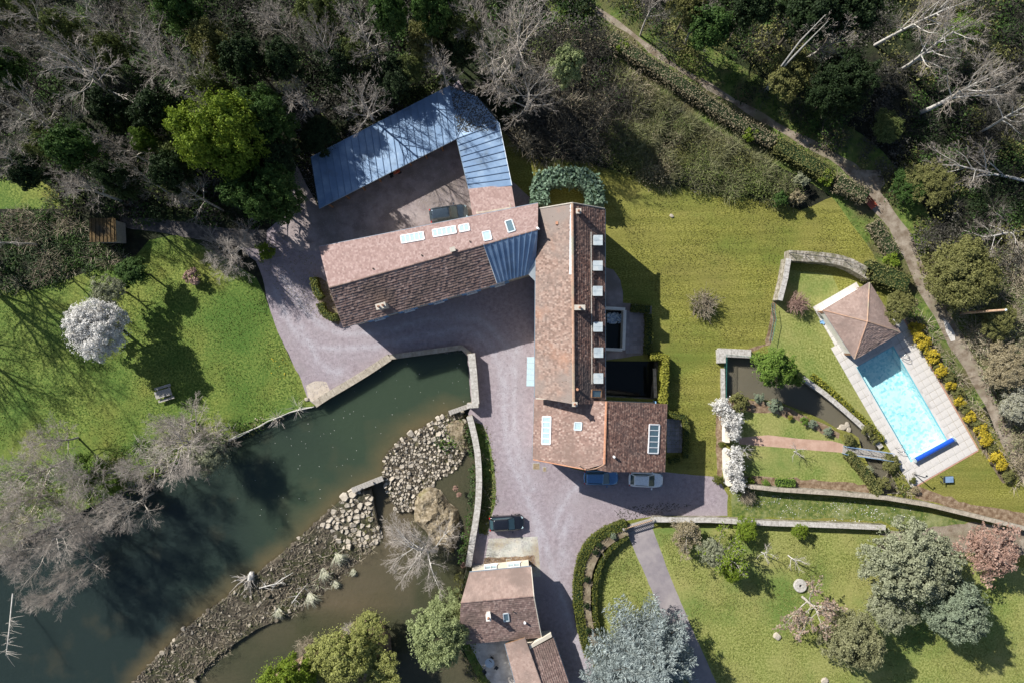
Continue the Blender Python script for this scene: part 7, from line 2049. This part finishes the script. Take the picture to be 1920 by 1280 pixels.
for u, v, r, h_, m, l in [(1386, 752, 20, 1.6, 'leaf_olive', 'rounded olive bush at the pond edge beside the blossom'), (1424, 745, 11, .9, 'leaf_grey', 'silver grey tuft on the stony pond bank'), (1452, 760, 15, 1.1, 'leaf_grey', 'grey lavender mound on the pond bank'),
                          (1482, 782, 6, .6, 'leaf_gold', 'tiny golden bush on the pond bank'), (1508, 788, 9, .8, 'leaf_bright', 'small green bush on the pond bank'), (1523, 794, 9, .8, 'leaf_grey', 'grey lavender mound past the small green bush'),
                          (1551, 808, 10, .8, 'leaf_grey', 'grey lavender mound nearest to the footbridge'), (1590, 824, 13, 1.2, 'leaf_olive', 'round olive bush at the end of the brick path'), (1625, 805, 12, 1.0, 'leaf_olive', 'trailing green plant on the pond edge by the footbridge'),
                          (1640, 822, 11, .9, 'leaf_olive', 'trailing green plant nearest the footbridge on the pool side'), (1345, 898, 11, .9, 'leaf_box', 'low green bush at the end of the white wall by the parking'), (1352, 834, 7, .6, 'leaf_box', 'small bush in the gap between the two white walls'),
                          (1435, 905, 9, .6, 'leaf_bright', 'low green plant left of the short clipped hedge'), (1405, 903, 10, .7, 'leaf_lime', 'low lime plant next to the corner blossom bush'), (1668, 868, 20, 1.2, 'leaf_olive', 'dark green spreading bush below the footbridge'), (1655, 905, 14, 1.2, 'leaf_olive', 'green bush in the stream near the garden wall'),
                          (1630, 880, 10, .8, 'leaf_sage', 'grey green plant on the stream edge under the hedge'), (1712, 900, 7, .7, 'leaf_box', 'little round bush at the lower deck corner'), (1716, 918, 9, .8, 'leaf_tan', 'brown little bush below the deck corner'),
                          (1460, 375, 18, 2.0, 'leaf_green', 'green bush at the north east corner of the east lawn'), (1495, 372, 16, 2.2, 'leaf_tan', 'tan rounded bush at the lawn corner under the field hedge'), (1502, 340, 16, 2.0, 'leaf_sage', 'sage green bush left of the field hedge bend'),
                          (1548, 330, 20, 2.0, 'leaf_lime', 'lime green bush growing out of the field hedge'), (1672, 490, 17, 1.8, 'leaf_lime', 'lime green bush beside the footpath above the trellis wall'), (1405, 255, 14, 2.0, 'leaf_lime', 'lime green sprout in the brown field hedge'), (1165, 88, 15, 2.0, 'leaf_lime', 'lime green sprout at the upper end of the field hedge')]:
    shrub(u, v, r, h_, m, l)
bare(1405, 845, 22, 2.6, 's', 'left small white barked fruit tree below the brick path', 'twig_grey', 'bark_pale', 'fruit_tree')
bare(1500, 850, 24, 2.6, 's', 'right small white barked fruit tree below the brick path', 'twig_grey', 'bark_pale', 'fruit_tree')
bare(1440, 1045, 26, 3.4, 's', 'left forked white barked young tree on the south lawn', 'twig_grey', 'bark_pale', 'fruit_tree')
bare(1490, 1050, 22, 3.0, 's', 'right thin white barked young tree on the south lawn', 'twig_grey', 'bark_pale', 'fruit_tree')
def sparse(u, v, r, h, mat, label, k, twig='twig_grey', name='sparse_tree'):
    m = SPARSE[k]; H0 = max(x.co.z for x in m[1].vertices); R0 = float(np.percentile([math.hypot(x.co.x, x.co.y) for x in m[1].vertices], 94))
    zc = h * .6; p = P(u, v, zc); p.z = 0; s = r * PX * (CAM_H - zc) / CAM_H / R0
    return tree_at(name, p, [('trunk', m[0], 'bark'), ('branches', m[1], twig), ('foliage', m[2], mat)], (s, s, h / H0), label, 'tree')
sparse(1290, 1000, 38, 4.2, 'leaf_tan', 'pale budding tree by the gate on the south lawn', 0, 'twig_tan')
leafy(1287, 1000, 30, 3.6, 'leaf_tan', 'dense tan bush inside the budding tree by the gate', True, 'bushy_tree')
sparse(1358, 1040, 44, 5.2, 'leaf_lime', 'lime and grey leafing tree in the middle of the south lawn', 1)
leafy(1370, 1065, 28, 4.0, 'leaf_lime', 'lime green lower half of the leafing tree on the south lawn', True, 'bushy_tree')
leafy(1335, 1035, 30, 4.4, 'leaf_sage', 'sage upper half of the leafing tree on the south lawn', True, 'bushy_tree')
leafy(1397, 992, 26, 2.8, 'leaf_lime', 'larger lime green bush under the straight pale wall', True, 'bushy_tree')
leafy(1499, 995, 16, 2.2, 'leaf_lime', 'smaller lime green bush under the straight pale wall', True, 'bushy_tree')
leafy(1690, 1045, 84, 7.5, 'leaf_sage', 'huge grey green tree at the east end of the south lawn', True, 'evergreen_oak')
leafy(1775, 1130, 62, 7, 'leaf_grey', 'blue green leafy tree overlapping the huge grey green tree', False, 'evergreen_oak')
leafy(1668, 1140, 50, 6, 'leaf_sage', 'lower grey green lobe tree between the huge tree and the sparse tree', True, 'evergreen_oak')
leafy(1590, 1190, 58, 6, 'leaf_oak', 'sage tree with pale dead boughs on the south lawn', True, 'bushy_tree')
sparse(1535, 1145, 62, 7, 'leaf_pinkish', 'pinkish thin leaved tree with white dead boughs on the south lawn', 0, 'twig_grey')
sparse(1855, 1035, 58, 6, 'leaf_copper', 'copper pink budding tree at the right edge', 1, 'twig_pink', 'copper_tree')
leafy(1858, 1035, 48, 5.6, 'leaf_copper', 'dense copper inner crown of the pink tree at the right edge', True, 'copper_tree')
m = CEDAR[0]; tree_at('blue_cedar', P(1218, 1232, 5) * 1.0 - Vector((0, 0, 5)), [('trunk', m[0], None), ('needles', m[1], None)], (1.0, 1.0, 1.0), 'silvery blue cedar at the bottom edge beside the garden drive')
tree_at('blue_cedar', P(1165, 1290, 5) - Vector((0, 0, 5)), [('trunk', m[0], None), ('needles', m[1], None)], (.75, .75, .8), 'lower silvery blue cedar cut by the bottom edge')
twiggy(1402, 930, 18, 1.2, 'twig_tan', 'dry brown shrub spilling over the garden wall corner')
for u, v, l in [(1115, 1030, 'uppermost dark plant in the curved hedge bed'), (1148, 1000, 'silvery green plant in the curved hedge bed near the gate'), (1099, 1080, 'dark plant half way down the curved hedge bed'), (1098, 1130, 'dark plant low in the curved hedge bed'), (1103, 1175, 'lowest dark plant in the curved hedge bed'), (1122, 1018, 'second dark plant from the top of the curved bed')]:
    shrub(u, v, 7, .7, 'leaf_dark' if 'dark' in l else 'leaf_grey', l, 'plant', name='bed_plant', z0=.8)

# ---------------------------------------------------------------- undergrowth masses
NWWOOD = [(-80, -60), (1090, -60), (1100, 20), (1160, 80), (1010, 130), (965, 230), (935, 225), (895, 175), (845, 155), (585, 285), (540, 300), (520, 400), (440, 420), (300, 402), (225, 400), (110, 385), (110, 350), (60, 325), (-80, 315)]
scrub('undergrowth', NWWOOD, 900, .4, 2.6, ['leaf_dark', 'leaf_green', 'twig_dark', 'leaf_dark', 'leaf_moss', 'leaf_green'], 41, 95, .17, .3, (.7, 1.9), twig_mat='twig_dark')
THICK = [(1030, 60), (1100, 60), (1200, 140), (1310, 222), (1400, 280), (1500, 335), (1500, 380), (1450, 372), (1370, 362), (1270, 345), (1180, 322), (1090, 298), (1000, 288), (950, 255), (985, 200)]
THL = [(1030, 60), (1100, 60), (1190, 135), (1200, 200), (1150, 300), (1090, 298), (1000, 288), (950, 255), (985, 200)]
THR = [(1130, 120), (1170, 138), (1290, 228), (1380, 284), (1480, 342), (1500, 380), (1450, 372), (1370, 362), (1270, 345), (1180, 322), (1140, 300), (1170, 200)]
scrub('thicket', THL, 190, .4, 2.6, ['twig_dark', 'twig_dark', 'leaf_hedge', 'leaf_green'], 42, 130, .12, .75, (.8, 2.2), twig_mat='twig_dark', tl=(.5, 1.6))
scrub('thicket', THL, 45, .8, 2.2, ['leaf_hedge', 'twig_olive'], 143, 60, .12, .9, (.8, 1.6), twig_mat='twig_tan', tl=(.6, 1.6))
scrub('thicket', THR, 230, .4, 2.6, ['leaf_hedge', 'leaf_olive', 'leaf_moss', 'leaf_moss2', 'leaf_moss'], 142, 170, .11, .45, (.7, 2.1), twig_mat='twig_olive', tl=(.5, 1.4))
scrub('thicket', THR, 60, .2, 1.2, ['twig_dark', 'leaf_green'], 144, 110, .12, .6, (.7, 1.6), twig_mat='twig_dark', tl=(.5, 1.4))
VERGEL = [(1090, 20), (1180, 78), (1240, 122), (1330, 180), (1400, 222), (1480, 268), (1560, 312), (1615, 368), (1600, 365), (1540, 322), (1450, 265), (1330, 190), (1230, 128), (1150, 75)]
scrub('rough_grass', VERGEL, 200, .1, .35, ['leaf_bright', 'leaf_moss', 'leaf_olive', 'leaf_tan'], 43, 40, .14, .15, (.4, .9))
NEWOOD = [(1110, -60), (2000, -60), (2000, 470), (1860, 520), (1740, 510), (1700, 430), (1660, 370), (1620, 315), (1560, 278), (1480, 234), (1400, 188), (1330, 148), (1240, 92), (1180, 45)]
scrub('undergrowth', NEWOOD, 720, .3, 2.2, ['leaf_dark', 'leaf_green', 'leaf_olive', 'twig_dark'], 44, 95, .16, .35, (.7, 1.8), twig_mat='twig_dark')
RIGHT = [(1735, 470), (1860, 480), (2000, 420), (2000, 980), (1925, 930), (1900, 830), (1865, 730), (1825, 660), (1785, 590), (1745, 520)]
scrub('scrub', RIGHT, 420, .3, 1.8, ['leaf_olive', 'leaf_hedge', 'twig_olive', 'leaf_sage', 'leaf_moss'], 45, 110, .13, .5, (.6, 1.6), twig_mat='twig_tan')
BANKS = [(1695, 560), (1712, 555), (1760, 630), (1800, 690), (1840, 770), (1905, 880), (1925, 940), (1900, 925), (1850, 845), (1790, 745), (1740, 660), (1705, 610)]
scrub('ground_cover', BANKS, 150, .1, .5, ['leaf_green', 'leaf_tan', 'leaf_olive'], 46, 45, .15, .4, (.4, .8))
IVYB = [(-60, 400), (160, 400), (170, 450), (225, 455), (235, 485), (180, 505), (60, 548), (-60, 545)]
scrub('ivy_bank', IVYB, 190, .3, .9, ['ivy', 'leaf_green', 'ivy'], 47, 120, .14, .4, (.6, 1.3), twig_mat='twig_tan')
RBANK = [(-60, 900), (60, 880), (180, 865), (330, 800), (430, 800), (500, 785), (585, 755), (570, 765), (430, 830), (330, 870), (180, 955), (40, 1020), (-60, 1095)]
scrub('bank_plants', RBANK, 260, .2, 1.1, ['leaf_bright', 'leaf_olive', 'leaf_green', 'twig_tan'], 48, 90, .12, .4, (.5, 1.1), twig_mat='twig_grey')
scrub('ivy_strip', [(872, 790), (880, 800), (889, 850), (893, 900), (890, 960), (880, 1010), (868, 1060), (858, 1060), (872, 1000), (881, 950), (884, 900), (882, 855)], 90, .2, .6, ['ivy', 'leaf_green'], 49, 50, .17, 0, (.3, .6), z0=-.6)
scrub('bank_plants', [(862, 1062), (882, 1062), (868, 1130), (864, 1200), (885, 1205), (935, 1330), (910, 1330), (880, 1260), (852, 1205), (852, 1120)], 70, .2, .8, ['leaf_bright', 'leaf_olive'], 50, 50, .17, .1, (.4, .8), z0=-.3)
scrub('weir_plants', [(808, 810), (850, 790), (862, 820), (850, 845), (820, 850)], 26, .15, .45, ['leaf_bright', 'leaf_green'], 51, 50, .15, 0, (.35, .7), z0=-1.0)
scrub('weir_plants', [(672, 940), (688, 935), (700, 1020), (682, 1030)], 14, .1, .35, ['leaf_green', 'leaf_olive'], 52, 40, .13, .2, (.25, .5), z0=-1.1)
WB2 = [(560, 1010), (640, 950), (700, 1030), (560, 1152), (470, 1190), (320, 1320), (235, 1330), (338, 1195), (488, 1080)]
scrub('weir_plants', WB2, 230, .04, .2, ['leaf_hedge', 'twig_dark', 'leaf_moss', 'leaf_tan'], 53, 48, .1, .5, (.25, .7), z0=-1.15, twig_mat='twig_tan', tl=(.2, .6))
scrub('weir_plants', [(560, 1060), (640, 1030), (650, 1080), (560, 1140), (500, 1150)], 16, .08, .3, ['leaf_moss', 'leaf_bright'], 153, 36, .1, .8, (.25, .6), z0=-1.35, twig_mat='reed', tl=(.3, .8))
scrub('weir_bank_grass', [(828, 800), (850, 788), (876, 795), (880, 845), (858, 842), (838, 815)], 22, .1, .35, ['leaf_bright', 'leaf_moss', 'leaf_hedge'], 154, 55, .1, .3, (.25, .55), z0=-.6)
scrub('creek_bed_plants', [(890, 792), (905, 797), (917, 830), (926, 880), (927, 930), (919, 975), (911, 998), (902, 998), (899, 950), (903, 900), (900, 850)], 80, .1, .4, ['leaf_green', 'leaf_box', 'leaf_olive'], 54, 45, .14, .1, (.3, .6))
scrub('bed_plants', [(1122, 1010), (1160, 988), (1170, 1000), (1130, 1032), (1108, 1075), (1104, 1130), (1112, 1190), (1100, 1190), (1090, 1130), (1094, 1080), (1105, 1040)], 34, .08, .3, ['leaf_tan', 'leaf_olive', 'leaf_dark'], 55, 34, .1, .3, (.2, .4), z0=.85)
scrub('stream_plants', [(1660, 862), (1690, 880), (1712, 925), (1690, 935), (1672, 905)], 40, .2, .6, ['leaf_olive', 'leaf_green', 'leaf_tan'], 56, 40, .15, .3, (.3, .6))
scrub('daisies', [(1380, 930), (1400, 925), (1640, 945), (1720, 960), (1690, 985), (1400, 964)], 260, .03, .1, ['leaf_sage', 'blossom', 'leaf_bright'], 57, 12, .09, 0, (.3, .7))
scrub('dandelions', [(495, 670), (535, 670), (545, 710), (505, 715)], 16, .1, .2, ['flower_yellow'], 58, 12, .12, 0, (.2, .5))
fol('tuft_olive', [(.08, .085, .015), (.15, .15, .032), (.25, .245, .075)])
fol('tuft_green', [(.05, .085, .012), (.11, .155, .026), (.2, .25, .06)])
fol('tuft_south', [(.1, .12, .024), (.19, .21, .05), (.31, .32, .11)])
# lawn grass tufts that break up the surface
def tufts(name, px, n, mat, seed, size=.16):
    poly = [tuple(P(u, v)[:2]) for u, v in px]; g = rnd(seed); xs = [p[0] for p in poly]; ys = [p[1] for p in poly]
    X = g.uniform(min(xs), max(xs), n); Y = g.uniform(min(ys), max(ys), n); k = inpoly_np(X, Y, poly); X, Y = X[k], Y[k]
    den = np.array([mnoise.noise(Vector((x * .25, y * .25, seed))) for x, y in zip(X, Y)]) + g.normal(0, .35, len(X)); k = den > 0; X, Y = X[k], Y[k]
    C = np.stack([X, Y, np.full(len(X), .04)], axis=1)
    me = quads_mesh(name, leaf_quads(C, size, g, .25, 1.5)); return link(name, me, M[mat], None, 'stuff')
tufts('grass_tufts', [(940, 280), (1090, 305), (1270, 350), (1450, 380), (1620, 400), (1680, 490), (1460, 480), (1440, 640), (1350, 650), (1340, 880), (1255, 880), (1255, 600), (1150, 400)], 80000, 'tuft_olive', 61, .085)
tufts('grass_tufts', [(-60, 550), (180, 505), (330, 445), (480, 525), (575, 750), (430, 825), (180, 930), (-60, 1000)], 70000, 'tuft_green', 62, .085)
tufts('grass_tufts', [(1235, 1000), (1650, 1000), (1900, 1100), (1940, 1290), (1350, 1290)], 60000, 'tuft_south', 63, .085)
tufts('grass_tufts', [(1130, 1040), (1180, 1010), (1240, 1170), (1130, 1190)], 9000, 'tuft_south', 64, .085)
def pebbles(name, px, n, mat, seed, size, z=.012, excl=()):
    poly = [tuple(P(u, v)[:2]) for u, v in px]; g = rnd(seed); xs = [p[0] for p in poly]; ys = [p[1] for p in poly]
    X = g.uniform(min(xs), max(xs), n); Y = g.uniform(min(ys), max(ys), n); k = inpoly_np(X, Y, poly)
    for ex_ in excl: k &= ~inpoly_np(X, Y, [tuple(P(u, v)[:2]) for u, v in ex_])
    C = np.stack([X[k], Y[k], np.full(k.sum(), z)], axis=1)
    return link(name, quads_mesh(name, leaf_quads(C, size, g, 2.5, 1.2)), M[mat], None, 'stuff')
fol('pebble', [(.19, .162, .172), (.27, .235, .25), (.36, .32, .34)], 0)
DRIVE = [(545, 290), (860, 150), (960, 340), (1010, 750), (1100, 884), (1245, 884), (1345, 894), (1364, 966), (1222, 968), (1165, 976), (1087, 1037), (1075, 1090), (1092, 1195), (1135, 1300), (1075, 1300), (1000, 1060), (876, 1060), (898, 1000), (930, 950), (925, 860), (884, 760), (876, 664), (792, 662), (732, 668), (640, 725), (592, 755), (565, 712), (520, 620), (495, 530), (480, 490), (540, 430)]
pebbles('gravel_stones', DRIVE, 110000, 'pebble', 201, .075)
pebbles('floating_petals', [(600, 765), (730, 680), (860, 665), (880, 750), (800, 790), (720, 850), (650, 900), (520, 1000), (430, 960), (440, 850)], 170, 'blossom', 206, .07, -.585)
pebbles('white_water', [(278, 1262), (300, 1248), (325, 1256), (335, 1272), (310, 1290), (280, 1288)], 420, 'foam', 207, .13, -1.6)
pebbles('white_water', [(340, 1235), (356, 1232), (360, 1240), (345, 1246)], 40, 'foam', 208, .1, -1.6)
pebbles('leaf_litter', [(520, 430), (560, 470), (600, 480), (640, 610), (600, 600), (530, 560), (490, 500), (470, 480)], 1500, 'leaf_hedge', 202, .1)
pebbles('leaf_litter', [(1150, 955), (1230, 940), (1300, 945), (1225, 968), (1165, 976)], 700, 'twig_dark', 203, .12)
pebbles('leaf_litter', [(900, 790), (918, 800), (932, 870), (930, 955), (924, 950), (924, 870)], 500, 'leaf_hedge', 204, .1)
pebbles('roof_litter', [(846, 170), (893, 188), (934, 236), (930, 262), (862, 262)], 2600, 'twig_dark', 205, .11, 0.0)
_rl = bpy.data.objects['roof_litter']; _pls = [(plane_of(g1, g2, mid), 0), (plane_of(g1, mid, e2), 1), (plane_of(e3, e0, e2), 2)]
for q_ in range(len(_rl.data.vertices) // 4):
    vs_ = [_rl.data.vertices[q_ * 4 + k] for k in range(4)]; c_ = sum((v.co for v in vs_), Vector()) / 4
    zs_ = [a_.z - (n_.x * (c_.x - a_.x) + n_.y * (c_.y - a_.y)) / n_.z for (a_, n_), _ in _pls[:2]]
    for v in vs_: v.co.z += max(zs_) + .03
def debris(px, n, seed):
    poly = [tuple(P(u, v)[:2]) for u, v in px]; g = rnd(seed); xs = [p[0] for p in poly]; ys = [p[1] for p in poly]; V = []
    while len(V) < n:
        x, y = g.uniform(min(xs), max(xs)), g.uniform(min(ys), max(ys))
        if not inpoly(x, y, poly): continue
        a = g.normal(.7, .7); L = g.uniform(.15, .9); d = np.array([math.cos(a), math.sin(a), g.normal(0, .1)]); sd = np.array([-d[1], d[0], 0]) * g.uniform(.012, .035); c = np.array([x, y, weir_z(x, y) + g.uniform(.1, .22)])
        V.append([c - d * L / 2 - sd, c - d * L / 2 + sd, c + d * L / 2 + sd * .5, c + d * L / 2 - sd * .5])
    return link('weir_debris', quads_mesh('weir_debris', np.array(V)), M['twig_tan'], None, 'stuff')
debris(WEIR_B, 620, 91)
# driftwood, reeds and roots on the weir
dw = empty('driftwood', P(470, 1085, -1), 'bleached driftwood stump with tangled roots caught on the weir', 'driftwood')
mb = MB(); g = rnd(71); c_ = P(470, 1080); zz = weir_z(c_.x, c_.y)
mb.tube([c_ + Vector((.1, .5, zz + .3)), c_ + Vector((0, 0, zz + .4)), c_ + Vector((-.3, -.6, zz + .3))], [.25, .4, .2], 8); mb.build('stump', M['bark_pale'], dw)
for i in range(38):
    s_ = c_ + Vector((g.uniform(-.4, .3), g.uniform(-.5, .2), zz + .35)); e = s_ + Vector((g.uniform(-2.2, .6), g.uniform(-2.2, .4), g.uniform(-.4, .3)))
    mb = MB(); mb.tube([s_, lerp(s_, e, .5) + Vector((g.normal(0, .15), g.normal(0, .15), .15)), e], [.06, .04, .015], 5); mb.build('root', M['bark'], dw)
for i, (u, v, l) in enumerate(((525, 1090, 'longest bleached branch lying across the middle of the weir'), (505, 1100, 'bleached branch beside the driftwood stump'), (555, 1120, 'bleached branch pointing at the white reed tuft'))):
    g = rnd(80 + i); p = P(u, v); z_ = weir_z(p.x, p.y) + .35; t = empty('fallen_branch', p, l, 'branch'); a = g.uniform(-.3, .9)
    d = Vector((math.cos(a), math.sin(a), 0)); mb = MB(); mb.tube([p - d * 1.4 + Vector((0, 0, z_)), p + Vector((0, .1, z_ + .1)), p + d * 1.6 + Vector((0, 0, z_ - .05))], [.07, .055, .02], 5); mb.build('limb', M['bark_pale'], t)
    mb = MB()
    for k in range(7): s_ = p + d * g.uniform(-1, 1.3) + Vector((0, 0, z_)); e = s_ + Vector((g.normal(0, .6), g.normal(0, .6), g.uniform(0, .2))); mb.tube([s_, e], [.03, .012], 4)
    mb.build('side_twigs', M['bark_pale'], t)
def reed(u, v, r, label, dirn=-1.2):
    g = rnd(int(u)); p = P(u, v); zz = weir_z(p.x, p.y) + .1; n = 90; V = []
    for i in range(n):
        a = dirn + g.normal(0, .5); L = r * PX * g.uniform(.6, 1.1); d = np.array([math.cos(a), math.sin(a), 0]); sd = np.array([-d[1], d[0], 0]) * .022
        s0 = np.array([g.normal(0, .1), g.normal(0, .1), zz]); m1 = s0 + d * L * .55 + np.array([0, 0, .45]); e = s0 + d * L + np.array([0, 0, .1])
        V += [[s0 - sd, s0 + sd, m1 + sd, m1 - sd], [m1 - sd, m1 + sd, e + sd * .2, e - sd * .2]]
    me = quads_mesh('reed_tuft', np.array(V)); o = link('reed_tuft', me, M['reed']); o.location = (p.x, p.y, 0); return tag(o, label, 'reed tuft')
reed(572, 1122, 27, 'largest white reed tuft drooping from the toe of the weir')
reed(620, 1100, 16, 'small white reed tuft in green leaves at the weir toe', -1.0)
reed(655, 1078, 12, 'small pale reed tuft at the upstream end of the weir toe', -1.4)
reed(515, 1150, 20, 'greenish reed tuft low on the weir below the driftwood', -1.6)
reed(625, 1045, 24, 'pale striped reed clump on the middle of the weir', -.8)
reed(600, 1075, 24, 'greenish reed clump beside the white drooping tuft', -1.1)
# orange leaf heaps in the creek by the wall
for (u, v, l) in ((860, 930, 'orange leaf heap on the islet edge nearest the wall'), (853, 918, 'smaller orange leaf heap above the other one'), (868, 1060, 'orange leaf heap where the creek wall meets the cottage')):
    shrub(u, v, 6, .5, 'leaf_copper', l, 'leaf heap', name='leaf_heap', z0=-1.0 if v < 1000 else -.2)
# shadow-casting stump posts on the islet
for (u, v, l) in ((832, 1000, 'dead stick standing on the mossy islet'), (820, 1030, 'leaning dead stem at the lower tip of the islet')):
    mb = MB(); p = P(u, v); mb.tube([p + Vector((0, 0, -.8)), p + Vector((.1, .05, .9))], [.09, .05], 6); solo('dead_stem', mb, M['bark'], p, l, 'dead stem')
bpy.context.view_layer.update()

for k_, (pl_px, n_) in enumerate(((ISLET, 34), ([(836, 784), (866, 778), (880, 792), (882, 848), (856, 840), (834, 816)], 14))):
    scrub('islet_plants', pl_px, n_, .05, .22, ['leaf_hedge', 'leaf_tan', 'leaf_moss'], 300 + k_, 45, .09, .4, (.2, .55), z0=-.75 if k_ == 0 else -.45, twig_mat='twig_tan', tl=(.15, .4))
